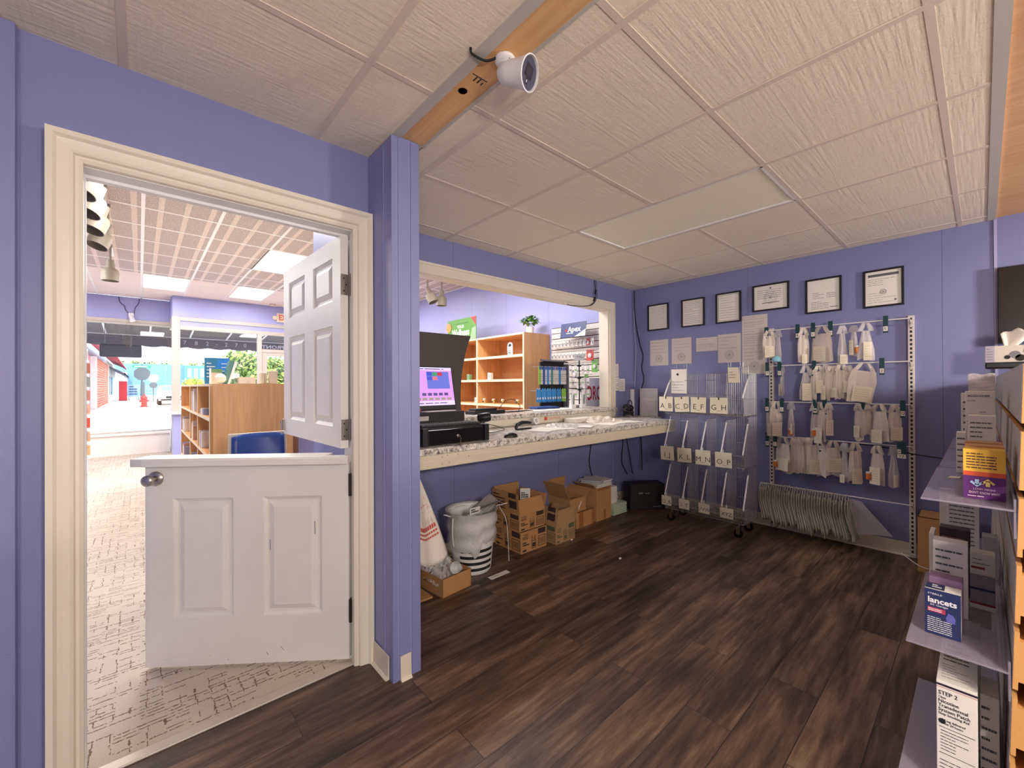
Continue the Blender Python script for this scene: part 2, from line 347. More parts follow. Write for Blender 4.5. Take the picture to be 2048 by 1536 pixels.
# ================================================================== SETTING
H = 2.444; SH = 3.1
XC = 4.396; YD = 2.004; YA = 2.7575; YB = 2.87; PX0, PX1, PY0 = .841, .9746, 1.744
struct('floor', MB().box((-2.2, -3, -.06), (XC, 2.03, 0)).box((PX1, 2.03, -.06), (XC, YA, 0)), FLOOR)
struct('floor_carpet', MB().box((-3, 2.03, -.06), (PX0+.01, 11.2, .004)).box((PX0+.01, YB-.02, -.06), (XC, 10.5, .004)), CARPET)
struct('trim_threshold', MB().slab([(-.15, 1.985, 0), (.765, 1.985, 0), (.765, 1.992, .009), (.765, 2.02, .009), (.765, 2.035, 0), (-.15, 2.035, 0)][:2]+[(.765, 2.035, 0), (-.15, 2.035, 0)], (0, 0, .009)), mat('pale_metal_strip', (206, 196, 182), .35, metal=.5), bevel=.003)
# ceilings with their grids
def ceiling(name, x0, x1, y0, y1, z, m, holes, xs, ys, mt, w=.024, skip=()):
    xa = sorted(set([x0, x1]+[h[0] for h in holes]+[h[1] for h in holes])); ya = sorted(set([y0, y1]+[h[2] for h in holes]+[h[3] for h in holes]))
    mb = MB()
    for i in range(len(xa)-1):
        for j in range(len(ya)-1):
            cx, cy = (xa[i]+xa[i+1])/2, (ya[j]+ya[j+1])/2
            if any(h[0] < cx < h[1] and h[2] < cy < h[3] for h in holes): continue
            mb.box((xa[i], ya[j], z+.003), (xa[i+1], ya[j+1], z+.03))
    c = struct(name, mb, m)
    g = MB()
    for x in xs: g.box((x-w/2, y0, z), (x+w/2, y1, z+.0032))
    for y in ys:
        segs = [x0]+sorted(xs)+[x1]
        for a, b_ in zip(segs[:-1], segs[1:]):
            if any(s[0] < (a+b_)/2 < s[1] and abs(y-s[2]) < .05 for s in skip): continue
            g.box((a+w/2 if a != x0 else a, y-w/2, z+.0005), (b_-w/2 if b_ != x1 else b_, y+w/2, z+.0032))
    obj('ceiling_grid', g, mt, c); return c
LX = [-1.94, -1.31, -.68, -.04, .60]; LY = [-2.4, -1.77, -1.14, -.5, .155, .785, 1.405]
ceiling('ceiling', -2.2, PX0+.005, -3, YD, H, TILE, [], LX, LY, TBAR)
RX = [1.125, 1.757, 2.39, 3.015, 3.642, 4.27]; RY = [.1, .738, 1.362, 1.98, 2.60]
ceiling('ceiling_alcove', 1.0, XC, -.066, YA, H, TILE, [(2.402, 3.003, .75, 1.968)], RX, RY, TBAR, skip=[(2.39, 3.015, 1.362)])
struct('ceiling_back', MB().box((1.0, -3, H+.006), (XC, -.55, H+.03)), TILE)
struct('trim_1', MB().box((PX1-.002, PY0, H+.003), (1.004, YA, H+.02)).box((PX0+.003, -3, H-.004), (.884, PY0, H+.008)).box((PX0+.003, PY0, H-.03), (PX0+.012, YD-.001, H+.008)).box((.992, -3, H-.002), (1.004, PY0, H+.008)).box((1.0, -.068, H-.002), (XC, -.03, H+.005)), mat('grey_angle_trim', (196, 190, 180), .5))
b = MB().box((.882, -3, H+.003), (.994, -.1, H+.05)).box((.882, -.097, H+.003), (.994, 1.743, H+.05))
beam = struct('ceiling_beam', b, PINE)
k = MB().lathe([(.001, 0), (.011, 0)], (.925, 1.315, H+.0023), (0, 0, -1), 14).mi(1).lathe([(.001, 0), (.018, 0)], (.925, 1.315, H+.0027), (0, 0, -1), 18)
obj('pine_knot', k, [mat('dark_knot', (84, 40, 22), .6), mat('knot_ring', (158, 104, 60), .6)], beam)
obj('lumber_stamp', MB().lines((.915, 1.245, H+.0024), (0, -1, 0), (1, 0, 0), .028, .05, 3, .006, 3).box((.9, 1.215, H+.002), (.965, 1.218, H+.003)), INKB, beam)
b = MB()
for x0, x1 in ((1.0, 1.57), (1.574, 2.118), (2.122, 2.668), (2.672, 3.24), (3.244, 3.8), (3.804, XC)): b.box((x0, -.55, H+.012), (x1, -.066, H+.04))
struct('ceiling_panel', b, PINEX)
# ceiling light panel in the alcove
def troffer(x, y, z, w, l, label, group=None, em=1., col=(255, 250, 240), m=None):
    t = thing('ceiling_light', label, 'ceiling light', (x, y, z), group)
    f = MB()
    for a, c in (((x-w/2, y-l/2), (x+w/2, y-l/2+.012)), ((x-w/2, y+l/2-.012), (x+w/2, y+l/2)), ((x-w/2, y-l/2), (x-w/2+.012, y+l/2)), ((x+w/2-.012, y-l/2), (x+w/2, y+l/2))): f.box((*a, z), (*c, z+.045))
    f.box((x-w/2+.012, y-l/2+.012, z+.04), (x+w/2-.012, y+l/2-.012, z+.045))
    obj('frame', f, TBARW, t); obj('diffuser', MB().box((x-w/2+.012, y-l/2+.012, z+.008), (x+w/2-.012, y+l/2-.012, z+.014)), m, t); return t
DIFF_LOW = mat('dim_light_diffuser', (228, 216, 194), .5, em=.07, emc=(255, 236, 205))
DIFF = mat('bright_light_diffuser', (250, 250, 246), .5, em=2.6, emc=(250, 250, 255))
troffer(2.7025, 1.359, H, .60, 1.217, 'dim cream rectangular light panel set in the white ceiling grid of the counter alcove', m=DIFF_LOW)
# shop ceiling
SX = [.03+.622*i for i in range(-5, 8)]; SY = [2.46+.6125*i for i in range(0, 15)]
holes = [(x-.299, x+.299, y-.6, y+.6) for x, y in SHOP_LIGHTS]
ceiling('ceiling_shop', -3, XC, 2.116, 8.74, SH, TIN, [h for h in holes if h[3] < 8.76], SX, [y for y in SY if y < 8.8], TBARW, .03, skip=[(h[0], h[1], y) for h in holes for y in SY if h[2]+.05 < y < h[3]-.05])
ceiling('ceiling_front', -3, XC, 8.74, 11.2, SH, tile_mat('plain_shop_tile', (244, 226, 216), False), [(h[0], h[1], h[2], h[3]) for h in holes if h[3] > 8.76 and h[2] >= 8.74], SX, [y for y in SY if y > 8.8], TBARW, .024, skip=[(h[0], h[1], y) for h in holes for y in SY if h[2]+.05 < y < h[3]-.05])
for i, (x, y) in enumerate(SHOP_LIGHTS):
    lab = {0: 'bright shop ceiling light near the front window, left of the pair by the blue soffit', 1: 'bright shop ceiling light near the front window, right of the pair by the blue soffit',
           2: 'bright shop ceiling light just inside the doorway, cut by the white lintel', 3: 'bright shop ceiling light beside the top of the open upper door'}.get(i, 'bright shop ceiling light out of sight behind the walls')
    troffer(x, y, SH, .598, 1.2, lab, 'shop ceiling lights', m=DIFF)
# walls of the two rooms
DX0, DX1, DZ = -.15, .765, 2.06
w = MB().box((-3, YD, 0), (DX0-.02, YD+.112, SH)).box((DX1+.02, YD, 0), (PX0, YD+.112, SH)).box((DX0-.02, YD, DZ+.02), (DX1+.02, YD+.112, SH))
struct('wall_front', w, PURPLE)
struct('wall_partition', MB().box((PX0, PY0, 0), (PX1, YB, H-.002)).box((.8845, PY0+.002, H-.002), (PX1, PY0+.05, H+.03)).box((PX0, YD, H-.002), (PX1, YB, SH)), mat('partition_paint', (138, 142, 190), .42, bump=.1, bscale=200))
t = MB().box((PX0-.004, PY0-.004, 0), (PX0+.02, PY0+.03, H-.004)).box((PX0-.004, PY0+.08, 0), (PX0+.002, PY0+.1, H-.03)).box((PX0+.028, PY0-.003, 0), (PX0+.082, PY0, H-.004)).box((PX0+.09, PY0-.004, 0), (PX1, PY0, H-.004))
struct('trim_2', t, PURPLE, bevel=.0025)
struct('trim_3', MB().box((-.9, YD-.036, 0), (-.284, YD, H)), PURPLE, bevel=.004)
OX0, OX1, OZ0, OZ1 = 1.15, 3.884, 1.03, 2.152
w = MB().box((PX1, YA, 0), (OX0, YB, SH)).box((OX1+.018, YA, 0), (XC, YB, SH)).box((OX0, YA, 0), (OX1+.018, YB, OZ0)).box((OX0, YA, OZ1+.018), (OX1+.018, YB, SH))
struct('wall_alcove', w, WALL_X)
struct('wall_right', MB().box((XC, -3, 0), (XC+.1, YB, SH)), WALL_Y)
struct('wall_shop_side', MB().box((XC, YB, 0), (XC+.1, 12, SH)), WALL_S)
struct('wall_back', MB().box((-2.3, -3.1, 0), (XC, -3, H+.04)), PURPLE); struct('wall_left', MB().box((-2.3, -3, 0), (-2.2, YD, H+.04)), PURPLE)
struct('wall_shop_left', MB().box((-3.1, 2.116, 0), (-3, 11.2, SH)), WALL_S)
# pass-through trim (cream boards) and its jamb lining
t = MB()
t.box((OX0, YA-.02, OZ1+.004), (OX1+.1, YA, OZ1+.088)).box((OX1+.012, YA-.02, OZ0-.04), (OX1+.1, YA, OZ1+.004))
t.box((OX0, YA-.028, OZ1+.07), (OX1+.1, YA-.02, OZ1+.088)).box((OX1+.082, YA-.028, OZ0-.04), (OX1+.1, YA-.02, OZ1+.07))
t.box((OX0, YA, OZ1), (OX1+.018, YB+.01, OZ1+.018)).box((OX1, YA, OZ0+.04), (OX1+.018, YB+.01, OZ1))
struct('trim_4', t, CREAM, bevel=.002)
# doorway casing: moulded boards round the opening, jamb, stop
def casing():
    mb = MB(); prof = [(0, 0), (0, .030), (.010, .036), (.018, .036), (.022, .046), (.030, .050), (.046, .052), (.058, .056), (.066, .066), (.082, .066), (.082, 0)]
    xi0, xi1, zi, yb = DX0+.012, DX1-.010, DZ+.002, YD; n = len(prof)
    paths = []
    for d, h in prof:
        y = yb-h; paths.append([(xi0-d, y, 0), (xi0-d, y, zi+d), (xi1+d, y, zi+d), (xi1+d, y, 0)])
    vs = [p for k in range(4) for p in [paths[i][k] for i in range(n)]]
    fs = [(k*n+i, k*n+i+1, (k+1)*n+i+1, (k+1)*n+i) for k in range(3) for i in range(n-1)]
    mb.add(vs, fs); return mb
struct('trim_5', casing(), CREAM)
j = MB().box((DX0-.02, YD-.005, 0), (DX0, YD+.117, DZ)).box((DX1, YD-.005, 0), (DX1+.02, YD+.117, DZ)).box((DX0-.02, YD-.005, DZ), (DX1+.02, YD+.117, DZ+.02))
j.box((DX0, YD+.06, 0), (DX0+.012, YD+.09, DZ-.012)).box((DX0, YD+.06, DZ-.012), (DX1, YD+.09, DZ))
struct('trim_6', j, WHITE, bevel=.0015)
# vinyl cove base
def cove(mb, a, b_, out, h=.105, t=.004):
    a, b_, o = Vector(a), Vector(b_), Vector(out)
    mb.slab([a, a+o*.018, a+o*(t+.003)+Z_*.012, a+o*t+Z_*h, a+Z_*h], b_-a)
struct('baseboard_right', (lambda m: (cove(m, (XC, -.6, 0), (XC, YA, 0), (-1, 0, 0)), m)[1])(MB()), BASEB)
m_ = MB(); cove(m_, (PX1, YA, 0), (XC, YA, 0), (0, -1, 0)); struct('baseboard_alcove', m_, BASEB)
m_ = MB(); cove(m_, (PX0-.004, PY0+.035, 0), (PX0-.004, YD-.005, 0), (-1, 0, 0)); cove(m_, (PX0+.03, PY0-.004, 0), (PX0+.082, PY0-.004, 0), (0, -1, 0), .108)
struct('baseboard_front', m_, BASEB)
# shop front
FR = mat('shopfront_frame', (190, 180, 170), .45)
YF, YN = 11.2, 10.45
w = MB().box((-3, YF, 2.66), (.48, YF+.12, SH)).box((-3, YF, 0), (-.885, YF+.12, 2.66)); struct('wall_shopfront', w, WALL_S)
struct('trim_7', MB().box((-.885, YF-.12, 0), (.47, YF+.12, .38)).box((-.885, YF-.15, .38), (.47, YF+.12, .42)), mat('pale_sill_panel', (236, 228, 218), .4), bevel=.004)
struct('window_1', MB().box((-.885, YF, .42), (-.81, YF+.06, 2.66)).box((-.81, YF, 2.56), (.48, YF+.06, 2.66)).box((-.81, YF, .42), (.48, YF+.06, .45)).box((-.885, YF-.02, 2.60), (.48, YF, 2.66)), FR, bevel=.004)
struct('window_2', MB().box((.47, YN+.12, .83), (.55, YF+.06, .9)).box((.47, YN+.12, 2.5), (.55, YF+.06, 2.7)).box((.47, YN, 0), (.60, YN+.12, 2.70)).box((.6, YN, 2.62), (3.2, YN+.12, 2.70)).box((.6, YN+.01, 2.455), (3.2, YN+.1, 2.53)).box((1.915, YN, .83), (2.0, YN+.1, 2.46)).box((2.0, YN+.01, 2.07), (3.2, YN+.09, 2.14)), FR, bevel=.005)
struct('wall_shop_header', MB().box((.6, YN+.02, 2.53), (3.2, YN+.1, 2.62)).box((.48, YN, 2.70), (XC, YN+.12, SH)).box((3.2, YN, 0), (XC, YN+.12, 2.7)).box((.47, YN+.12, 2.70), (.56, YF+.12, SH)), WALL_S)
struct('wall_shop_knee', MB().box((.48, YN-.02, 0), (2.0, YN+.1, .79)).box((.48, YN+.12, 0), (.56, YF, .83)), WALL_S)
struct('trim_8', MB().box((.38, YN-.1, .79), (2.0, YN+.1, .83)), WHITE, bevel=.005)
dr = struct('door_2', MB().box((2.0, YN+.02, 0), (2.1, YN+.07, 2.07)).box((2.95, YN+.02, 0), (3.2, YN+.07, 2.07)).box((2.1, YN+.02, 1.99), (2.95, YN+.07, 2.07)).box((2.1, YN+.02, 0), (2.95, YN+.07, .2)), FR, bevel=.004)
struct('window_3', MB().box((-.81, YF+.025, .45), (.48, YF+.031, 2.56)), GLASS)
struct('window_4', MB().box((.6, YN+.05, .83), (1.915, YN+.056, 2.455)).box((2.1, YN+.045, .2), (2.95, YN+.051, 1.99)).box((2.0, YN+.05, 2.14), (3.2, YN+.056, 2.455)), GLASS)
struct('window_5', MB().box((.51, YN+.12, .9), (.516, YF, 2.5)), GLASS)

# ================================================================== FILL LAMPS added behind the camera, unseen
GLOBE = mat('fill_globe_glow', (255, 246, 232), .4, em=2., emc=(255, 236, 210))
for i, (x, y, pz, _p) in enumerate(FILL_LAMPS):
    t = thing('fill_lamp', 'added white globe fill lamp, made up to light the room from out of view', 'lamp', (x, y, pz+.15), 'added fill lamps behind the viewpoint')
    obj('cord', MB().cyl((x, y, pz+.15), (x, y, H), .004, 6), BLACK, t); obj('canopy', MB().lathe([(.05, 0), (.05, -.02), (.01, -.035)], (x, y, H)), NICKEL, t)
    obj('shade', MB().lathe([(.02, .12), (.13, .04), (.17, -.03)], (x, y, pz+.04), (0, 0, 1), 20), GLOBE, t, smooth=True)
# ================================================================== DUTCH DOOR
def slab_mesh(L, z0, z1, th, us, zs, panels):
    """face panels on both sides; local frame: u along the door, -v towards the viewer side"""
    mb = MB()
    for side in (0, 1):
        y0 = 0 if side == 0 else th; s = 1 if side == 0 else -1
        U = [0]+us+[L]; Z = [z0]+zs+[z1]
        def P(u, z, d): return (u, y0+s*d, z)
        for i in range(len(U)-1):
            for j in range(len(Z)-1):
                a, b_, c, d = U[i], U[i+1], Z[j], Z[j+1]
                if (i, j) not in panels: q = [P(a, c, 0), P(b_, c, 0), P(b_, d, 0), P(a, d, 0)]; mb.quad(*(q if side == 0 else q[::-1])); continue
                rings = [(0, 0), (.003, .006), (.016, .014), (.026, .014), (.029, .010), (.050, .001)]; pr = None
                for ins, dep in rings:
                    r = [P(a+ins, c+ins, dep), P(b_-ins, c+ins, dep), P(b_-ins, d-ins, dep), P(a+ins, d-ins, dep)]
                    if pr:
                        for k in range(4):
                            q = [pr[k], pr[(k+1) % 4], r[(k+1) % 4], r[k]]; mb.quad(*(q if side == 0 else q[::-1]))
                    pr = r
                mb.quad(*(pr if side == 0 else pr[::-1]))
    mb.quad((0, 0, z0), (0, th, z0), (0, th, z1), (0, 0, z1)[:3]); mb.quad((L, 0, z0), (L, 0, z1), (L, th, z1), (L, th, z0))
    mb.quad((0, 0, z1), (0, th, z1), (L, th, z1), (L, 0, z1)); mb.quad((0, 0, z0), (L, 0, z0), (L, th, z0), (0, th, z0)); return mb
def put(mb, T): mb.v = [T @ v for v in mb.v]; return mb
# lower leaf, open about 38 degrees into the shop
hx, hy = .757, 2.006; ang = math.atan2(2.583-hy, .019-hx); L = .936
TL = Matrix.Translation((hx, hy, 0)) @ Matrix.Rotation(ang, 4, 'Z') @ Matrix.Scale(-1, 4, Y_)   # u from the hinge; v away from viewer
low = thing('door_leaf', 'lower half of the white dutch door with two panels, a ledge and a round knob', 'door', (hx-.37, hy+.29, .012))
TL = TL @ Matrix.Translation((.014, 0, 0))
o = obj('door_panel', put(slab_mesh(L-.014, .02, .955, .035, [.125, .395, .53, .80], [.24, .80], [(1, 1), (3, 1)]), TL), DOORW, low)
s = MB().box((-.010, -.045, 0), (.10, .0, .036)).box((.10, -.045, 0), (L+.018, .075, .036)).box((-.0, -.05, 0), (L-.03, -.045, .03)); s.v = [TL @ (v+Vector((0, 0, .957))) for v in s.v]
obj('ledge', s, DOORW, low, bevel=.004)
kn = MB().lathe([(.034, 0), (.034, .006), (.028, .011), (.014, .014), (.012, .03), (.02, .036), (.0255, .046), (.0245, .058), (.017, .064), (.001, .065)], (L-.062, 0, .895), (0, -1, 0), 24)
obj('door_knob', put(kn, TL), NICKEL, low, smooth=True)
def hinge(mb, z, u0=-.006, w=.032, h=.09):
    mb.box((u0+.004, -.003, z), (u0+.004+w, 0, z+h)); mb.cyl((u0, -.006, z-.002), (u0, -.006, z+h+.002), .0065, 10); return mb
for z in (.20, .83-.03):
    m_ = MB().box((-.012, .002, z), (-.001, .033, z+.1)); m_.cyl((-.008, -.002, z-.003), (-.008, -.002, z+.103), .0085, 10)
    obj('hinge', put(m_, TL), DARKMETAL, low)
sc = MB()
for u, z, du, dz in ((.30, .075, .014, .02), (.37, .055, .010, .016), (.36, .55, .001, .05), (.55, .04, .004, .006), (.82, .05, .02, .004), (.63, .065, .008, .003), (.155, .62, .001, .06)):
    sc.quad((u, -.0006, z), (u+.003, -.0006, z), (u+du+.003, -.0006, z+dz), (u+du, -.0006, z+dz))
obj('scuff_marks', put(sc, TL), GREYP, low)
low['kind'] = 'thing'; del low['kind']
# upper leaf, opened past square so its hinge edge faces the room
a2 = math.atan2(.93, -.035); TU = Matrix.Translation((.757, 2.045, 0)) @ Matrix.Rotation(a2, 4, 'Z') @ Matrix.Scale(-1, 4, Y_)
up = thing('door_leaf', 'upper half of the white dutch door swung wide open with four raised panels', 'door', (.74, 2.5, 1.02))
TUU = TU @ Matrix.Translation((0, -.037, 0))
obj('door_panel', put(slab_mesh(L-.03, 1.022, 2.045, .037, [.10, .375, .51, .80], [1.12, 1.62, 1.74, 1.955], [(1, 1), (3, 1), (1, 3), (3, 3)]), TUU), DOORW, up)
for z in (1.06, 1.76):
    m_ = MB().box((-.004, .002, z), (-.001, .036, z+.1)).mi(1)
    for q in (.02, .05, .08): m_.box((-.0046, .012+.012*(q == .05), z+q-.004), (-.0038, .018+.012*(q == .05), z+q+.004))
    m_.mi(0).cyl((-.012, .042, z-.003), (-.012, .042, z+.103), .0065, 10)
    obj('hinge', put(m_, TUU), [NICKEL, DARKMETAL], up)
m_ = MB().box((L-.048, -.01, 1.045), (L-.03, 0, 1.115)).cyl((L-.038, -.016, 1.05), (L-.038, -.016, 1.11), .006, 8)
obj('slide_bolt', put(m_, TUU), NICKEL, up)

# ================================================================== COUNTER
CY0, CX1 = 2.075, 4.085
ct = thing('countertop', 'long speckled grey granite-look counter under the pass-through window', 'counter', (2.5, 2.4, .845))
obj('top', MB().box((PX1, CY0, .925), (CX1, YA-.001, .965)), GRAN, ct, bevel=.006)
n = MB().box((PX1, CY0+.012, .847), (CX1-.01, CY0+.032, .9248)).mi(1)
for x, z in ((1.31, .905), (1.31, .865), (1.345, .912), (1.36, .868), (1.5, .888), (1.42, .907), (1.9, .88)): n.box((x, CY0+.0112, z), (x+.004, CY0+.0121, z+.005))
obj('apron_board', n, [mat('cream_washed_board', (206, 194, 170), .55, var=.12, vscale=5, stretch=(1, 20, 14)), DARKMETAL], ct)
obj('support_cleat', MB().box((PX1+.005, CY0+.04, .86), (CX1-.02, CY0+.08, .9248)).box((PX1+.005, YA-.04, .86), (CX1-.02, YA-.003, .9248)).box((CX1-.06, CY0+.08, .86), (CX1-.02, YA-.04, .9248)), CREAM, ct)
lg = thing('ledge', 'raised granite-look pass-through ledge above the counter', 'counter', (2.5, 2.95, .968))
obj('ledge_top', MB().box((OX0+.002, YA-.06, 1.032), (OX1-.003, YB+.34, 1.068)).box((OX1-.003, YA-.06, 1.032), (OX1+.085, YA-.03, 1.068)), GRAN, lg, bevel=.005)
obj('ledge_apron', MB().box((PX1+.002, YA-.03, .967), (3.97, YA-.002, 1.0315)), CREAM, lg, bevel=.002)
st = MB().quad((2.83, YA-.031, .992), (2.87, YA-.031, .992), (2.87, YA-.031, 1.022), (2.83, YA-.031, 1.022)).mi(1)
st.lines((2.884, YA-.031, .994), X_, Z_, .19, .026, 3, .004, 9)
st.text('REA', (2.85, YA-.0316, 1.008), X_, Z_, .014) if False else None
tag(obj('sticker', st, [mat('red_sticker', (206, 74, 52), .6), mat('orange_print', (206, 140, 110), .7)]), 'small red printed sticker on the cream board behind the counter', 'sticker')
# ---- cash drawer with keyboard
cd = thing('cash_drawer', 'black metal cash drawer with a key in its lock on the counter', 'cash drawer', (1.46, 2.3, .966))
obj('case', MB().box((1.215, 2.16, .967), (1.70, 2.56, 1.072)).box((1.215, 2.135, .967), (1.25, 2.16, 1.072)).box((1.665, 2.135, .967), (1.70, 2.16, 1.072)), BLACK, cd, bevel=.003)
obj('drawer_front', MB().box((1.253, 2.142, .972), (1.662, 2.1595, 1.058)), mat('gloss_black_panel', (14, 12, 16), .15), cd, bevel=.003)
obj('lock_key', MB().lathe([(.010, 0), (.010, .004), (.006, .005)], (1.46, 2.142, 1.012), (0, -1, 0), 14).box((1.458, 2.118, 1.006), (1.462, 2.138, 1.018)).lathe([(.009, -.001), (.009, .001)], (1.46, 2.116, 1.000), (1, 0, 0), 12).box((1.4585, 2.112, .972), (1.4615, 2.116, .994)), NICKEL, cd)
kb = thing('keyboard', 'slim black keyboard lying on the cash drawer', 'keyboard', (1.5, 2.28, 1.074))
obj('keyboard_base', MB().box((1.225, 2.17, 1.0735), (1.66, 2.325, 1.083)), BLACK2, kb, bevel=.002)
ks = MB()
for r_ in range(5):
    for c_ in range(16): ks.box((1.233+c_*.0265, 2.178+r_*.0285, 1.0831), (1.233+c_*.0265+.021, 2.178+r_*.0285+.022, 1.0875))
obj('keys', ks, mat('keycap_plastic', (46, 42, 44), .5), kb)
rp = thing('receipt_printer', 'black box-shaped receipt printer with a white label behind the keyboard', 'printer', (1.42, 2.42, 1.074))
obj('printer_body', MB().box((1.20, 2.345, 1.0735), (1.655, 2.56, 1.150)), BLACK2, rp, bevel=.005)
obj('label_strip', MB().box((1.20, 2.3435, 1.098), (1.375, 2.3449, 1.126)), mat('grey_label', (178, 174, 170), .5), rp)
for i, (x, y, c, nm) in enumerate(((1.28, 2.40, (150, 40, 52), 'dark red'), (1.335, 2.40, (140, 60, 62), 'faded red'))):
    t = tag(obj('bottle_cap', MB().lathe([(.018, 0), (.018, .02), (.014, .026)], (x, y, 1.151), (0, 0, 1), 14), mat(nm.replace(' ', '_')+'_cap', c, .4)), nm+' round cap lying on the receipt printer under the monitor', 'bottle cap')
t = tag(obj('paper', MB().slab([(1.37, 2.36, 1.1515), (1.60, 2.37, 1.1515), (1.62, 2.42, 1.1515), (1.48, 2.45, 1.1515), (1.36, 2.41, 1.1515)], (0, 0, .003)), PAPER), 'crumpled white paper slip on top of the receipt printer', 'paper')
# ---- monitor
mo = thing('monitor', 'slim black monitor showing a lilac point-of-sale screen', 'monitor', (1.5, 2.6, 1.152))
TM = Matrix.Translation((1.47, 2.57, 1.152)) @ Matrix.Rotation(R(-12), 4, 'X')
def loc(mb, T): mb.v = [T @ v for v in mb.v]; return mb
obj('housing', loc(MB().box((-.27, 0, .0), (.27, .022, .315)), TM), BLACK, mo, bevel=.003)
EMS = lambda n, c, e=.9: mat(n, c, .4, em=e, emc=c)
scr = MB().quad((-.262, -.0006, .03), (.262, -.0006, .03), (.262, -.0006, .307), (-.262, -.0006, .307))
obj('screen', loc(scr, TM), EMS('lilac_screen', (206, 150, 232), .62), mo)
ui = MB(); y = -.0012
ui.mi(0).quad((.05, y, .15), (.235, y, .15), (.235, y, .275), (.05, y, .275))
ui.mi(1).quad((-.262, y, .285), (.262, y, .285), (.262, y, .307), (-.262, y, .307)); ui.quad((-.262, y, .03), (.262, y, .03), (.262, y, .062), (-.262, y, .062))
y = -.0018
for k, (u, v_) in enumerate(((.055, .245), (.098, .245), (.141, .245), (.055, .213), (.098, .213))): ui.mi((2, 3, 4, 2, 5)[k]).quad((u, y, v_), (u+.038, y, v_), (u+.038, y, v_+.026), (u, y, v_+.026))
for k in range(9):
    u = -.20+k*.05; ui.mi(2 if k < 3 else 6).quad((u, y, .068), (u+.036, y, .068), (u+.036, y, .085), (u, y, .085))
for k in range(5): ui.mi(7).quad((.0+k*.045, y, .10), (.032+k*.045, y, .10), (.032+k*.045, y, .12), (k*.045, y, .12))
ui.mi(7).lines((-.25, y, .10), X_, Z_, .22, .035, 3, .003, 4); ui.lines((-.2, y, .289), X_, Z_, .44, .012, 1, .006, 5); ui.lines((-.2, y, .04), X_, Z_, .44, .012, 1, .006, 6)
obj('screen_layout', loc(ui, TM), [EMS('ui_blue', (96, 110, 205), .6), EMS('ui_pale', (216, 204, 246), .62), EMS('ui_deep_blue', (58, 74, 190), .6), EMS('ui_green', (60, 150, 96), .6), EMS('ui_red', (190, 48, 62), .6), EMS('ui_pink', (226, 110, 130), .6), EMS('ui_olive', (150, 140, 120), .6), EMS('ui_ink', (88, 62, 128), .5)], mo)
obj('stand', MB().box((1.44, 2.60, 1.07), (1.50, 2.63, 1.25)).box((1.38, 2.565, .966), (1.56, 2.69, .976)).box((1.455, 2.61, .976), (1.485, 2.63, 1.08)), BLACK, mo, bevel=.002)
# ---- big curved dark board standing on the ledge
bm_ = MB(); pts = []
N = 14; z0, z1 = 1.07, 1.742
def edge(t): return 1.985+.125*t**1.9
vs = []
for i in range(N+1):
    t = i/N; z = z0+(z1-z0)*t; yy = 2.86+.05*math.sin(t*2.2); vs.append([(1.2, yy, z), (edge(t), yy+.0, z-.0*t)])
f_ = [p[0] for p in vs]+[p[1] for p in vs[::-1]]
front = [Vector(p) for p in f_]
for i in range(N):
    a, b_, c, d = vs[i][0], vs[i][1], vs[i+1][1], vs[i+1][0]; bm_.quad(a, b_, c, d)
tag(obj('display_board', bm_, mat('dark_brown_board', (62, 52, 46), .5), solid=.006), 'large dark brown curved display board standing behind the monitor', 'board')
# ---- small things on the counter
def spline(pts, n=8):
    P = [Vector(p) for p in pts]; P = [P[0]*2-P[1]]+P+[P[-1]*2-P[-2]]; out = []
    for i in range(1, len(P)-2):
        for k in range(n):
            t = k/n; a, b_, c, d = P[i-1], P[i], P[i+1], P[i+2]
            out.append(.5*((2*b_)+(-a+c)*t+(2*a-5*b_+4*c-d)*t*t+(-a+3*b_-3*c+d)*t**3))
    return out+[P[-2]]
ms = MB().grid(lambda u, v: Vector((1.905+.034*math.cos(2*math.pi*u)*math.sin(v*1.57)*1.7, 2.155+.032*math.sin(2*math.pi*u)*math.sin(v*1.57), .966+.03*math.cos(v*1.57)**.8)), 20, 8)
tag(obj('mouse', ms, BLACK, smooth=True), 'black computer mouse on the counter near its front edge', 'mouse')
sn = thing('barcode_scanner', 'black handheld barcode scanner leaning beside the cash drawer', 'scanner', (1.88, 2.43, .966))
obj('grip', MB().tube([(1.86, 2.43, .97), (1.865, 2.435, 1.02), (1.885, 2.45, 1.07)], [.022, .02, .024], 10), BLACK, sn, smooth=True)
obj('head', MB().lathe([(.02, -.05), (.032, -.035), (.036, .02), (.03, .045), (.02, .05)], (1.895, 2.44, 1.085), (.8, -.5, .1), 14), BLACK, sn, smooth=True)
obj('coiled_cord', MB().tube(spline([(1.86, 2.43, .972), (1.93, 2.40, .975), (2.05, 2.45, .973), (2.16, 2.52, .975), (2.12, 2.6, 1.0), (1.97, 2.55, 1.03), (1.88, 2.47, 1.06)]), .003, 5), BLACK, sn)
sp = thing('stapler', 'black stapler lying open on the counter', 'stapler', (2.31, 2.47, .966))
obj('base', MB().box((2.24, 2.455, .966), (2.40, 2.485, .976)), BLACK, sp, bevel=.002)
obj('arm', MB().tube([(2.235, 2.47, .976), (2.25, 2.47, 1.005), (2.30, 2.47, 1.02), (2.36, 2.47, 1.018), (2.40, 2.47, 1.012)], [.012, .015, .016, .014, .011], 8), BLACK, sp, smooth=True)
def sheets(name, label, cat, polys, m=PAPER, lines=True, grp=None):
    mb = MB()
    for p in polys: mb.mi(0).slab(p, (0, 0, .0012))
    o = obj(name, mb, [m, INK]); return tag(o, label, cat, grp)
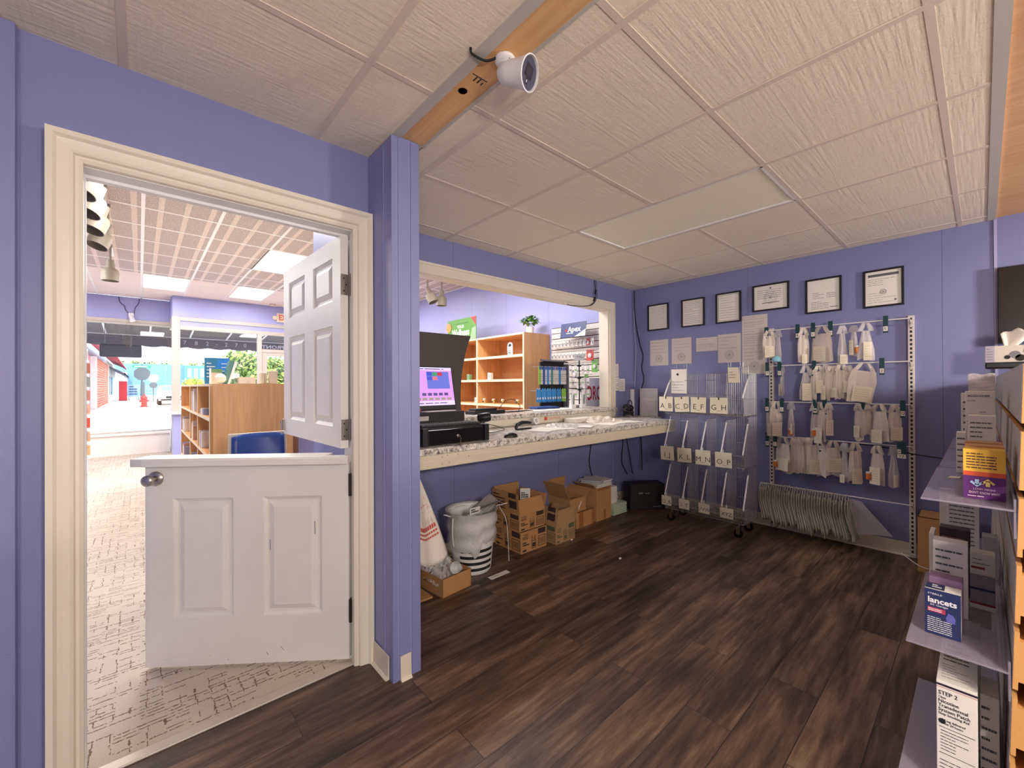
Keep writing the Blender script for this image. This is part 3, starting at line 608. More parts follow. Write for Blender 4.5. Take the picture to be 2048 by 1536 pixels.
def rect(cx, cy, w, h, a, z):
    c, s_ = math.cos(a), math.sin(a); return [(cx+dx*c-dy*s_, cy+dx*s_+dy*c, z) for dx, dy in ((-w/2, -h/2), (w/2, -h/2), (w/2, h/2), (-w/2, h/2))]
sheets('paper', 'white sheet lying beside the barcode scanner on the counter', 'paper', [rect(1.98, 2.50, .20, .12, .2, .966)])
def crumple(cx, cy, w, h, z, amp, seed, m, label, name='plastic_bag', cat='bag', a=0.):
    q = random.Random(seed); hs = [[q.random() for _ in range(14)] for _ in range(14)]; c, s_ = math.cos(a), math.sin(a)
    def fn(u, v):
        i, j = int(u*12), int(v*12); e = min(u, 1-u, v, 1-v)*4; e = min(1, e)
        x, y = (u-.5)*w*(1+.14*(hs[i][j]-.5)), (v-.5)*h*(1+.14*(hs[j][i]-.5))
        return Vector((cx+x*c-y*s_, cy+x*s_+y*c, z+.002+amp*hs[i][(j*5) % 13]*e))
    mb = MB().grid(fn, 12, 12); return tag(obj(name, mb, m), label, cat)
crumple(2.72, 2.42, .34, .26, .966, .03, 3, LINER, 'crumpled white plastic bag in the middle of the counter', a=.3)
crumple(3.35, 2.50, .42, .34, .968, .045, 4, BAG, 'crumpled clear plastic bag near the far end of the counter', a=-.2)
sheets('paper', 'white papers fanned out in front of the crumpled white bag', 'papers', [rect(2.42, 2.34, .28, .20, .35, .966), rect(2.55, 2.30, .26, .18, -.2, .9675), rect(2.84, 2.25, .2, .12, .5, .969)])
sheets('paper', 'white papers under the crumpled clear bag at the far end of the counter', 'papers', [rect(3.2, 2.3, .26, .2, .3, .966), rect(3.48, 2.28, .26, .2, -.35, .9675)])
tag(obj('pad_of_bags', MB().slab(rect(3.19, 2.60, .30, .14, .03, .966), (0, 0, .038)), mat('stacked_white_edges', (222, 214, 202), .8, var=.1, vscale=60, stretch=(1, 1, 12)), bevel=.002), 'white flat stack of folded bags against the backboard of the counter', 'bags')
tag(obj('tape_roll', MB().lathe([(.02, 0), (.032, 0), (.032, .02), (.02, .02), (.02, 0)], (2.66, 2.68, .999), (0, -1, .2), 20), WHITE), 'roll of white tape standing against the backboard of the counter', 'tape')
# coiled black cable and white tube in the corner, plus wires
cc = MB()
for k in range(7):
    cx, cy, cz = 4.03+rnd.uniform(-.01, .01), 2.60, .99+k*.016
    cc.tube([(cx+.055*math.cos(a)*(1+.12*rnd.random()), cy+.05*math.sin(a), cz+.012*math.sin(a*2+k)) for a in [2*math.pi*i/16 for i in range(17)]], .008, 6)
cc.tube([(4.03+.04*math.cos(a), 2.58, 1.11+.04*math.sin(a)) for a in [math.pi*i/10 for i in range(-2, 13)]], .006, 6)
tag(obj('cable_coil', cc, BLACK, smooth=True), 'bundle of coiled black cable on the far end of the counter', 'cable')
tag(obj('cardboard_tube', MB().cyl((4.20, 2.72, .966), (4.215, 2.735, 1.36), .02, 14), WHITE, bevel=.002), 'white tube standing upright in the corner behind the cable coil', 'tube') if False else tag(obj('cord_cover', MB().box((4.305, 2.71, .966), (4.34, 2.754, 1.27)), WHITE, bevel=.008), 'white upright cord cover in the corner behind the cable coil', 'cord cover')
tag(obj('cable', MB().tube(spline([(4.37, 2.73, 2.43), (4.372, 2.728, 2.2), (4.37, 2.70, 1.98), (4.37, 2.66, 1.80), (4.37, 2.62, 1.66), (4.37, 2.635, 1.52), (4.37, 2.61, 1.38), (4.37, 2.66, 1.2), (4.37, 2.68, 1.0), (4.36, 2.66, .9), (4.33, 2.62, .6), (4.27, 2.58, .35)]), .0055, 6), BLACK), 'thick wavy black cable running down the corner from the ceiling', 'cable')
tag(obj('wire', MB().tube(spline([(4.385, 2.745, 2.43), (4.385, 2.74, 2.0), (4.383, 2.72, 1.7), (4.383, 2.74, 1.3)]), .002, 5), WHITE), 'thin white wire beside the black cable in the corner', 'wire')
for k, (pts, nm) in enumerate(((((4.12, 2.745, .91), (4.14, 2.745, .65), (4.11, 2.74, .45), (4.16, 2.70, .30)), 'left black cable hanging from under the counter to the computer'), (((4.24, 2.745, .91), (4.22, 2.745, .7), (4.27, 2.74, .5), (4.2, 2.66, .31)), 'right black cable hanging from under the counter to the computer'), (((3.55, 2.75, .92), (3.56, 2.75, .7), (3.53, 2.75, .5), (3.60, 2.73, .25)), 'black cable hanging down the wall above the stack of forms'))):
    tag(obj('cable', MB().tube(spline(pts), .005, 6), BLACK), nm, 'cable')
tag(obj('conduit', MB().box((3.93, 2.735, .02), (3.955, 2.756, .92)), PURPLE, bevel=.004), 'purple-painted conduit running down the wall under the counter', 'conduit')
# black wires over the pass-through corner
tag(obj('wire', MB().tube(spline([(3.63, 2.745, 2.435), (3.635, 2.74, 2.34), (3.62, 2.725, 2.26), (3.58, 2.72, 2.19), (3.45, 2.71, 2.135), (3.25, 2.735, 2.12), (3.20, 2.76, 2.13)]), .004, 6).tube(spline([(3.655, 2.745, 2.435), (3.66, 2.74, 2.34), (3.64, 2.725, 2.25), (3.56, 2.72, 2.165), (3.4, 2.712, 2.128)]), .003, 6).cyl((3.63, 2.733, 2.33), (3.618, 2.728, 2.29), .009, 8).cyl((3.603, 2.728, 2.25), (3.59, 2.725, 2.21), .009, 8), BLACK), 'pair of black wires with connectors drooping from the ceiling over the pass-through trim', 'wire')
# paper notices left of the corner
for k, (x0, x1, z0_, z1_) in enumerate(((3.985, 4.078, 1.412, 1.557), (3.985, 4.088, 1.255, 1.405), (4.092, 4.205, 1.248, 1.390))):
    lab = ('upper small white notice on the wall beside the pass-through trim', 'lower left small white notice touching the pass-through trim', 'lower right small white notice on the wall beside the pass-through')[k]
    tag(obj('notice', MB().box((x0, YA-.002, z0_), (x1, YA-.0005, z1_)).mi(1).lines((x0+.01, YA-.0025, z0_+.015), X_, Z_, x1-x0-.02, z1_-z0_-.03, 7, .004, k), [PAPER, INK]), lab, 'notice')
ah = thing('acrylic_holder', 'clear plastic bag holder leaning on the wall at the end of the counter', 'bag holder', (4.30, 2.50, .966))
obj('holder_panel', MB().box((4.30, 2.40, .93+.036), (4.304, 2.62, 1.28)), BAGC, ah); obj('clear_bag', MB().grid(lambda u, v: Vector((4.29-.02*math.sin(u*3.1)*math.sin(v*3), 2.42+.17*u, .97+.20*v)), 6, 6), BAGC, ah)
# fix: keep the counter end under the holder
obj('counter_return', MB().box((CX1-.001, 2.38, .925), (4.345, YA-.001, .965)), GRAN, ct, bevel=.003)
# ================================================================== UNDER THE COUNTER
def tshirt_print(mb, o, r, u, w, h):       # brown print of a bag carton; o = lower left corner of the face
    o, r, u = Vector(o), Vector(r).normalized(), Vector(u).normalized()
    P = lambda a, b_: o+r*a*w+u*b_*h
    mb.text('T-SHIRT', P(.17, .80), r, u, h*.13, w*.22, .02); mb.lines(P(.06, .60), r, u, w*.24, h*.14, 2, h*.035, 2)
    mb.lines(P(.06, .30), r, u, w*.28, h*.2, 2, h*.07, 3); mb.quad(P(.06, .06), P(.2, .06), P(.2, .15), P(.06, .15))
    for x0, x1, z0, z1 in ((.66, .96, .68, .93),): mb.quad(P(x0, z0), P(x1, z0), P(x1, z1), P(x0, z1))
    for x0, x1, z0, z1 in ((.66, .96, .1, .13), (.66, .96, .56, .59), (.66, .68, .1, .59), (.94, .96, .1, .59), (.40, .42, .1, .45), (.56, .58, .1, .45), (.40, .58, .1, .13), (.40, .58, .42, .45)): mb.quad(P(x0, z0), P(x1, z0), P(x1, z1), P(x0, z1))
    for k in range(9): x = .70+k*.025; mb.quad(P(x, .18), P(x+.011, .18), P(x+.011, .5), P(x, .5))
    for a in (.42, .52): mb.tube([P(a-.015, .45), P(a-.012, .62), P(a+.015, .70), P(a+.035, .60), P(a+.03, .45)], h*.012, 4)
    mb.quad(P(.43, .17), P(.55, .17), P(.55, .36), P(.43, .36))
def carton(label, x, y, z, w, d, h, rz=0, flaps=(), pr=True, open_=True, grp=None, m=CARD, side=True):
    """w along local x (facing the room at local -y), d away"""
    t = thing('cardboard_box', label, 'box', (x, y, z), grp); T = frame((x, y, z), rz)
    mb = MB(T); th = .004
    mb.box((-w/2, -d/2, 0), (w/2, -d/2+th, h)).box((-w/2, d/2-th, 0), (w/2, d/2, h)).box((-w/2, -d/2+th, 0), (-w/2+th, d/2-th, h)).box((w/2-th, -d/2+th, 0), (w/2, d/2-th, h)).box((-w/2+th, -d/2+th, 0), (w/2-th, d/2-th, th))
    if not open_: mb.box((-w/2, -d/2, h-th), (w/2, d/2, h))
    obj('box_body', mb, m, t)
    for s, L_, a in flaps:      # side, length, angle above horizontal (90 = straight up)
        f = MB(T); ca, sa = math.cos(R(a)), math.sin(R(a)); e = .003
        A, B, O = {'f': ((-w/2, -d/2, h), (w/2, -d/2, h), (0, -1, 0)), 'b': ((-w/2, d/2, h), (w/2, d/2, h), (0, 1, 0)), 'l': ((-w/2, -d/2, h), (-w/2, d/2, h), (-1, 0, 0)), 'r': ((w/2, -d/2, h), (w/2, d/2, h), (1, 0, 0))}[s]
        A, B, O = Vector(A), Vector(B), Vector(O); up = O*ca+Z_*sa; nrm = O*sa-Z_*ca
        f.slab([A, B, B+up*L_, A+up*L_], nrm*-.004 if s in 'fr' else nrm*-.004); obj('flap', f, m, t)
        if pr and s == 'l':
            p2 = MB(T); q0 = A+up*.01+nrm*.0046; p2.lines(q0+(B-A)*.95, (A-B), up, (B-A).length*.5, L_*.8, 5, L_*.06, 3); c_ = q0+(B-A)*.34+up*L_*.1
            for a_, b2 in ((.6, .85), (.08, .48)): p2.quad(c_+up*L_*a_, c_-(B-A)*.28+up*L_*a_, c_-(B-A)*.28+up*L_*b2, c_+up*L_*b2)
            obj('flap_printing', p2, PRINT, t)
    if pr:
        p = MB(T); tshirt_print(p, (-w/2, -d/2-.0006, 0), X_, Z_, w, h)
        if side: tshirt_print(p, (-w/2-.0006, d/2, 0), (0, -1, 0), Z_, d, h)
        obj('printing', p, PRINT if m is CARD else mat('green_print', (92, 96, 72), .85), t)
    return t
c1 = carton('brown t-shirt bag carton on the floor, the lower one of the stack of two', 2.365, 2.56, 0, .285, .32, .172, 0, (), open_=False, grp=None)
c2 = carton('open brown t-shirt bag carton on top of the stack, its flaps standing up', 2.352, 2.565, .173, .28, .32, .135, 0, [('l', .16, 84), ('b', .17, 92), ('r', .12, 75), ('f', .11, -250)])
c3 = carton('open brown carton with one flap up and green-brown print, right of the t-shirt bag stack', 2.69, 2.50, 0, .242, .30, .152, 0, [('f', .125, 90), ('l', .14, 100), ('r', .10, 60)], m=mat('dull_cardboard', (176, 138, 96), .88, var=.06, vscale=20))
c4 = carton('plain taped brown carton on the floor under the carton with the tall flap', 3.115, 2.62, 0, .262, .28, .148, 0, (), False, False)
c5 = carton('open brown carton with a tall back flap resting on the plain taped carton', 3.03, 2.63, .149, .23, .27, .125, 0, [('l', .17, 62), ('b', .15, 95), ('r', .10, 35), ('f', .02, 20)], False)
c6 = carton('tall plain brown carton holding papers beside the stack of forms', 3.41, 2.60, 0, .24, .24, .315, 0, [('l', .07, 40)], False)
for p_, T_ in ((c4, [(3.03, .06), (3.22, .03)]), (c6, [(3.405, .035)])):
    mb = MB()
    for x, w_ in T_: mb.box((x, (2.479 if p_ is c4 else 2.479), .004), (x+w_, 2.4796, .145 if p_ is c4 else .10))
    obj('tape', mb, mat('brown_packing_tape', (164, 106, 58), .35), p_)
obj('tape', MB().box((3.31, 2.4793, .29), (3.50, 2.4797, .312)), MATS['brown_packing_tape'], c6)
obj('torn_tape', MB().slab([(3.03, 2.4935, .17), (3.045, 2.4935, .17), (3.085, 2.4935, .235), (3.075, 2.4935, .24)], (0, .001, 0)), WHITE, c5)
tag(obj('leaflet', MB().slab([(2.40, 2.60, .34), (2.40, 2.60, .45), (2.47, 2.55, .45), (2.47, 2.55, .34)], (.001, .001, 0)).mi(1).lines((2.405, 2.595, .37), (.07, -.05, 0), Z_, .07, .05, 3, .01, 4), [PAPER, INKB]), 'white and black printed leaflet standing inside the open top carton', 'leaflet')
pa = MB()
for k in range(9): pa.slab(rect(3.43+rnd.uniform(-.012, .012), 2.60+rnd.uniform(-.012, .012), .235, .225, rnd.uniform(-.04, .04), .319+k*.0065), (0, 0, .005))
tag(obj('paper_stack', pa, PAPER), 'stack of white pads on top of the tall plain carton', 'papers')
tag(obj('envelope', MB().slab(rect(3.36, 2.57, .30, .21, .55, .379), (0, 0, .006)).slab(rect(3.37, 2.58, .24, .19, .5, .3855), (0, 0, .005)), mat('pale_grey_card', (206, 206, 202), .7), bevel=.001), 'pale grey envelopes with white edges lying tilted on the white pads', 'envelope')
g1 = MB()
for k in range(16): g1.slab(rect(3.675+rnd.uniform(-.006, .006), 2.60+rnd.uniform(-.006, .006), .225, .26, rnd.uniform(-.03, .03), .002+k*.0068), (0, 0, .0055))
tag(obj('form_stack', g1, mat('pale_green_paper', (190, 206, 178), .8)), 'stack of pale green forms on the floor beside the tall carton', 'papers')
g2 = MB()
for k in range(22): g2.slab(rect(3.61+rnd.uniform(-.005, .005), 2.62+rnd.uniform(-.005, .005), .13, .22, rnd.uniform(-.03, .03), .112+k*.0077), (0, 0, .0066))
tag(obj('form_stack', g2, PAPER), 'narrow stack of white forms on top of the pale green forms', 'papers')
# trash bin: white ribbed pail with black stripes, liner over the rim
bn = thing('trash_bin', 'round white trash bin with black stripes and a white liner folded over its rim', 'trash bin', (1.795, 2.46, 0))
bx, by = 1.795, 2.46
prof = [(.001, .003), (.128, .003), (.134, .01)]
for k in range(16): z = .02+k*.0245; r_ = .135+.038*(z/.42); prof += [(r_, z), (r_+.0022, z+.012)]
prof += [(.174, .415), (.176, .425), (.168, .425), (.160, .40), (.125, .02), (.001, .018)]
obj('pail', MB().lathe(prof, (bx, by, 0), n=36), WHITE, bn, smooth=True)
for z in (.035, .078, .121, .164):
    r_ = .1375+.038*(z/.42); a0, a1 = R(-160), R(-62)
    pr_ = None; stp = MB()
    for i in range(15):
        a = a0+(a1-a0)*i/14; q = [(bx+(r_+.0015+dz*.09)*math.cos(a), by+(r_+.0015+dz*.09)*math.sin(a), z+dz) for dz in (0, .021)]
        if pr_: stp.quad(pr_[0], q[0], q[1], pr_[1])
        pr_ = q
    obj('stripe', stp, INKB, bn)
q = random.Random(5); rr = [q.random() for _ in range(40)]
def liner(u, v):
    a = 2*math.pi*u; k = int(u*36) % 36; front = max(0, math.cos(a-R(-95)))
    low_ = .19+.05*rr[k % 9]-.06*(math.cos(a-R(-150)) > .75)
    if v < .25: t = v/.25; r_ = .16+.02*t; z = .40+.035*t+.01*rr[k % 12]
    else: t = (v-.25)/.75; r_ = .183+.010*math.sin(t*14+u*3)*.7-.016*t+.004*rr[(k*3) % 36]; z = .435-(.435-low_)*t
    return Vector((bx+r_*math.cos(a), by+r_*math.sin(a), z))
obj('liner', MB().grid(liner, 36, 16), LINER, bn, smooth=True)
obj('drawstring', MB().tube(spline([(bx-.19, by-.02, .43), (bx-.25, by-.1, .45), (bx-.30, by-.1, .47)]), .004, 5), WHITE, bn)
obj('drawstring', MB().tube(spline([(bx-.19, by-.04, .41), (bx-.2, by-.05, .3), (bx-.19, by-.05, .22)]), .004, 5), WHITE, bn)
obj('drawstring', MB().tube(spline([(bx+.17, by-.06, .43), (bx+.26, by-.09, .44)]), .003, 5), WHITE, bn)
obj('drawstring', MB().tube(spline([(bx+.19, by-.08, .43), (bx+.245, by-.1, .30), (bx+.25, by-.12, .02)]), .0022, 5), WHITE, bn)
tag(obj('crumpled_sheet', MB().grid(lambda u, v: Vector((bx+.02+.17*u, by-.13+.16*v, .425+.06*u+.015*math.sin(v*5+u*3))), 6, 6), mat('grey_card_sheet', (168, 160, 152), .7), solid=.002), 'curled grey sheet sticking out of the white trash bin', 'paper')
tag(obj('label_slip', MB().box((bx-.06, by-.06, .41), (bx+.03, by-.055, .455)).mi(1).lines((bx-.05, by-.0608, .418), X_, Z_, .07, .03, 2, .009, 3), [PAPER, INKB]), 'white printed label slip in the mouth of the trash bin', 'label')
tag(obj('label_slip', MB().slab(rect(1.87, 2.245, .17, .045, .02, .001), (0, 0, .0012)).mi(1).lines((1.80, 2.235, .0028), X_, Y_, .13, .02, 2, .003, 3), [PAPER, INKB]), 'white printed label slip on the floor in front of the trash bin', 'label')
# shallow tray carton with plastic bags inside
ang = math.atan2(2.274-2.239+.035, .225)
tb = thing('cardboard_tray', 'shallow brown cardboard tray with crumpled plastic bags behind the pillar', 'box', (1.50, 2.42, 0)); T = frame((1.50, 2.42, 0), .10)
w_, d_, h_ = .235, .36, .115
mb = MB(T).box((-w_/2, -d_/2, 0), (w_/2, -d_/2+.004, h_)).box((-w_/2, d_/2-.004, 0), (w_/2, d_/2, h_)).box((-w_/2, -d_/2, 0), (-w_/2+.004, d_/2, h_)).box((w_/2-.004, -d_/2, 0), (w_/2, d_/2, h_)).box((-w_/2, -d_/2, 0), (w_/2, d_/2, .004))
obj('tray_body', mb, CARD, tb); obj('hand_hole', MB(T).box((-w_/2-.0008, -.05, .055), (-w_/2+.001, .02, .068)), CARDIN, tb)
for k, (dx, dy, s, z, m, nm) in enumerate(((-.03, -.07, .17, .10, BAGC, 'clear crumpled bag at the near end of the cardboard tray'), (.03, .03, .19, .12, LINER, 'white crumpled bag in the middle of the cardboard tray'), (-.05, .09, .15, .13, BAGC, 'clear crumpled bag at the far end of the cardboard tray'))):
    crumple(1.495+dx, 2.42+dy, s, s, z-.03, .075, 20+k, m, nm, a=k)
tag(obj('paper_cup', MB().lathe([(.024, 0), (.036, .09), (.034, .09), (.022, .004)], (1.565, 2.29, .125), (-.6, -.5, .35), 20), WHITE, smooth=True), 'white paper cup lying on the bags in the cardboard tray', 'cup')
tag(obj('cardboard_sheet', MB().box((1.02, 2.28, .001), (1.36, 2.66, .012)), CARD), 'flat piece of brown cardboard on the floor beside the tray', 'cardboard')
# hanging shopping bag on a knob at the counter end
hb = thing('shopping_bag', 'white plastic shopping bag with red print hanging under the near end of the counter', 'bag', (1.22, 2.065, .30))
def bagf(u, v):
    z = .905-.53*v; w = .02+.36*v**.8; x0 = 1.09
    return Vector((x0+(u-.5)*w*.9+.06*v, 2.055-.02*math.sin(u*12+v*3)*v-.05*math.sin(u*3.14)*v, z+.03*math.sin(u*7)*v-.04*u*v))
obj('bag_body', MB().grid(bagf, 20, 24), mat('white_bag_plastic', (232, 224, 212), .45, bump=.5, bscale=30), hb, smooth=True, solid=.001)
pm = MB()
def onbag(u, v): p = bagf(u, v); return p+Vector((0, -.0025, 0))
for v0, v1, u0, u1 in ((.42, .425, .3, .9), (.62, .66, .45, .95), (.68, .70, .45, .95), (.72, .74, .45, .95)):
    n_ = 10
    for i in range(n_):
        a, b_ = u0+(u1-u0)*i/n_, u0+(u1-u0)*(i+.8)/n_; pm.quad(onbag(a, v1), onbag(b_, v1), onbag(b_, v0), onbag(a, v0))
q = random.Random(3)
for i in range(46):
    u, v = q.uniform(.4, .92), q.uniform(.33, .58); du, dv = q.choice(((.03, .004), (.006, .05))); pm.mi(1).quad(onbag(u, v+dv), onbag(u+du, v+dv), onbag(u+du, v), onbag(u, v))
obj('red_print', pm, [mat('red_bag_print', (196, 84, 74), .6), mat('brown_bag_print', (176, 120, 104), .6)], hb)
obj('knot', MB().sphere((1.115, 2.05, .895), .022, 10, (1.1, .7, .8)), MATS['white_bag_plastic'], hb, smooth=True)
tag(obj('door_knob_hook', MB().lathe([(.018, 0), (.018, .003), (.006, .006), (.005, .02), (.012, .026), (.014, .034), (.008, .04), (.001, .041)], (1.125, CY0+.0118, .885), (0, -1, 0), 16), NICKEL, smooth=True), 'small nickel knob under the counter edge that carries the shopping bag', 'hook')
# computer tower lying black in the corner
pc = thing('computer_tower', 'black computer tower on the floor under the end of the counter', 'computer', (4.05, 2.44, 0)); T = frame((4.06, 2.43, 0), -.62)
obj('case', MB(T).box((-.19, -.09, .0), (.19, .09, .27)), BLACK2, pc, bevel=.004)
obj('badge', MB(T).box((-.10, -.0915, .17), (-.05, -.0902, .185)).box((-.03, -.0915, .17), (.02, -.0902, .178)).box((.06, -.0915, .03), (.15, -.0902, .038)), GREYP, pc)
tag(obj('power_strip', MB(frame((3.86, 2.70, .01), .1)).box((-.12, -.03, 0), (.12, .03, .035)), WHITE, bevel=.004), 'white power strip by the wall behind the computer tower', 'power strip')
tag(obj('cable', MB().tube(spline([(3.82, 2.66, .05), (3.80, 2.60, .09), (3.86, 2.60, .13), (3.93, 2.66, .10), (3.90, 2.7, .2), (3.98, 2.72, .24)]), .004, 5).tube(spline([(3.76, 2.68, .04), (3.78, 2.6, .06), (3.87, 2.62, .06), (3.95, 2.68, .14)]), .004, 5), GREYP), 'grey cables tangled beside the computer tower', 'cable')
tag(obj('router', MB(frame((4.19, 2.60, .0), -.4)).box((-.05, -.04, 0), (.05, .04, .22)), BLACK, bevel=.01), 'small black upright box behind the computer tower', 'router')
for k, (x, y) in enumerate(((2.62, 2.33), (2.30, 1.93), (1.86, 2.24))): pass
tag(obj('paper_scrap', MB().sphere((2.715, 1.83, .008), .011, 8, (1.3, .8, .6)), WHITE), 'tiny white scrap on the open brown floor', 'scrap')
tag(obj('paper_scrap', MB().sphere((2.74, 2.325, .008), .011, 8, (1.3, .8, .6)), WHITE), 'tiny white scrap on the floor against the open green-printed carton', 'scrap')

# ================================================================== WIRE RACK
RX0, RX1, RY0, RY1 = 3.82, 4.15, 1.352, 2.062
rk = thing('wire_rack', 'wheeled silver wire rack with slanted bins and lettered paper signs', 'rack', ((RX0+RX1)/2, (RY0+RY1)/2, 0))
wr = .0026
def wire(mb, a, b_, r=wr, n=4): mb.cyl(a, b_, r, n, caps=False)
tiers = [(.12, .235, .585), (.60, .705, 1.03), (1.045, 1.19, 1.42)]      # shelf z, lip z, next z (top of white slant bar)
def front_x(z):       # zigzag front outline of each side panel
    for s, l, t in tiers:
        if z <= l: return RX0+.012
        if z <= t-.02: return RX0+.13*(z-l)/(t-.02-l)
    return RX0+.13
outline = []
for s, l, t in tiers: outline += [(RX0+.03, s), (RX0, l), (RX0+.13, t-.02)]
for y, nm in ((RY0, 'side_panel'), (RY1, 'side_panel')):
    mb = MB(); pts = [(x, y, z) for x, z in outline]+[(RX1, y, 1.42), (RX1, y, .12), (RX0+.03, y, .12)]
    mb.tube(pts, .0032, 5)
    n_ = 15
    for i in range(1, n_):
        x = RX0+(RX1-RX0)*i/n_
        for s, l, t in tiers:
            zt = (l+(t-.02-l)*(x-RX0)/.13) if x < RX0+.13 else t-.02 if t < 1.4 else 1.42
            if x < RX0+.03 and t > 0: pass
            if zt > s+.02: wire(mb, (x, y, s), (x, y, zt if x < RX0+.13 else (t+.0)))
    for s, l, t in tiers:
        wire(mb, (RX0+.004, y, l), (RX1, y, l), .002); wire(mb, (RX0+.03, y, s), (RX1, y, s), .0026); wire(mb, (RX0+.07, y, (l+t)/2+.03), (RX1, y, (l+t)/2+.03), .002)
    obj(nm, mb, CHROME, rk)
mb = MB()
for i in range(41): y = RY0+(RY1-RY0)*i/40; wire(mb, (RX1, y, .12), (RX1, y, 1.42))
for z in (.12, .28, .46, .60, .78, .95, 1.045, 1.2, 1.42): wire(mb, (RX1-.002, RY0, z), (RX1-.002, RY1, z), .0026)
wire(mb, (RX1-.004, RY0, .6), (RX1-.004, RY1, .14), .0026); wire(mb, (RX1-.004, RY1, .6), (RX1-.004, RY0, .14), .0026)
obj('back_panel', mb, CHROME, rk)
for s, l, t in tiers:
    mb = MB()
    for i in range(26): y = RY0+(RY1-RY0)*i/25; wire(mb, (RX0+.03, y, s), (RX1, y, s)); wire(mb, (RX0+.03, y, s), (RX0, y, l))
    for k in range(5): x = RX0+.03+(RX1-RX0-.03)*k/4; wire(mb, (x, RY0, s-.002), (x, RY1, s-.002), .0026)
    wire(mb, (RX0, RY0, l), (RX0, RY1, l), .0034, 6); obj('shelf', mb, CHROME, rk)
ydiv = [RY0+(RY1-RY0)*k/4 for k in range(5)]
for ti, (s, l, t) in enumerate(tiers):
    for k, y in enumerate(ydiv):
        if ti == 2 and 0 < k < 4:
            m_ = MB()
            for z in (l+.04, t-.06): wire(m_, (RX0+.06, y, z), (RX1, y, z), .002)
            for i in range(7): x = RX0+.13+.19*i/6; wire(m_, (x, y, s), (x, y, t))
            wire(m_, (RX0+.09, y, l), (RX0+.17, y, t-.01), .003); obj('divider', m_, CHROME, rk); continue
        obj('front_bar', MB().cyl((RX0-.001, y, l+.012), (RX0+.115, y, t-.055), .0062, 8), WBAR, rk)
        if 0 < k < 4:
            m_ = MB()
            for i in range(10): x = RX0+.12+.2*i/9; wire(m_, (x, y, s), (x, y, t-.03))
            for z in (s+.2, t-.03): wire(m_, (RX0+.07, y, z), (RX1, y, z), .002)
            obj('divider', m_, CHROME, rk)
for y, z in ((RY1, 1.40), (RY0, 1.40)):
    m_ = MB(); sg = -1 if y == RY1 else 1
    ya_, yb_ = y, y+sg*.17
    for i in range(11): yy = ya_+(yb_-ya_)*i/10; wire(m_, (RX0+.13, yy, 1.22), (RX0+.13, yy, 1.475))
    m_.tube([(RX0+.13, ya_, 1.2), (RX0+.13, ya_, 1.475), (RX0+.13, yb_, 1.475), (RX0+.13, yb_, 1.2)], .003, 5)
    for q_ in (.3, .9): yy = ya_+(yb_-ya_)*q_; m_.tube([(RX0+.13, yy-.01, 1.475), (RX0+.13, yy-.01, 1.515), (RX0+.13, yy+.012, 1.515), (RX0+.13, yy+.012, 1.475)], .003, 5)
    obj('header_frame', m_, CHROME, rk)
for x, y in ((RX0+.04, RY0+.05), (RX0+.04, RY1-.05), (RX1-.05, RY0+.05), (RX1-.05, RY1-.05)):
    w = MB().cyl((x-.012, y+.005, .035), (x+.012, y+.005, .035), .035, 18); c = obj('caster', w, BLACK, rk)
    obj('caster_fork', MB().box((x-.019, y-.012, .03), (x-.015, y+.018, .085)).box((x+.015, y-.012, .03), (x+.019, y+.018, .085)).box((x-.019, y-.012, .085), (x+.019, y+.018, .09)).cyl((x, y, .09), (x, y, .12), .007, 8), NICKEL, c)
# paper signs on the rack
def hand(mb, t, o, r, u, size): mb.text(t, o, r, u, size, None, -.012)
sy = [1.965, 1.80, 1.645, 1.475]
top = [('A_B', .14, .0), ('C_D', .14, .06), ('E_F', .14, -.02), ('G_H', .15, -.01)]
mid = [('I_J', .135, .04), ('K_L', .135, .04), ('M_N', .135, .02), ('O_P', .14, .02)]
bot = [('Q_R', .1, 0), ('S_T', .1, 0), ('UVW', .1, 0), ('XYZ', .11, 0)]
for row, zt, hh, nm in ((top, 1.196, .132, 'upper'), (mid, .718, .125, 'middle'), (bot, .245, .09, 'bottom')):
    for k, (t, w, tilt) in enumerate(row):
        y = (2.04-.0, 1.885, 1.725, 1.55)[k] if nm == 'upper' else (2.03, 1.86, 1.685, 1.51)[k] if nm == 'middle' else (2.02, 1.845, 1.66, 1.47)[k]
        y -= w/2-.07
        T = Matrix.Translation((RX0-.008, y, zt)) @ Matrix.Rotation(-tilt, 4, 'X')
        mb = MB(T).box((-.001, -w/2, -hh), (0, w/2, .008 if nm != 'bottom' else 0)).mi(1)
        mb.text(t, (-.0017, 0, -hh*.62), (0, -1, 0), Z_, hh*.52, None, -.006)
        mb.mi(2).box((-.004, -.004, -.012 if nm == 'upper' else .0), (-.001, .004, .012 if nm == 'upper' else .03))
        tag(obj('paper_sign', mb, [mat('buff_paper', (222, 212, 188), .85), INKB, DARKMETAL if nm == 'upper' else WBAR]), f'buff paper sign lettered {t.replace("_", "-")} clipped to the {nm} row of the wire rack', 'sign')
tag(obj('paper_sign', MB().box((RX0+.124, RY1-.165, 1.235), (RX0+.126, RY1-.01, 1.47)).mi(1).lines((RX0+.1235, RY1-.02, 1.25), (0, -1, 0), Z_, .13, .11, 4, .003, 5).quad((RX0+.1235, RY1-.075, 1.435), (RX0+.1235, RY1-.09, 1.42), (RX0+.1235, RY1-.075, 1.405), (RX0+.1235, RY1-.06, 1.42)), [PAPER, INKB]), 'white sheet with a black diamond mark in the left top frame of the rack', 'sign')
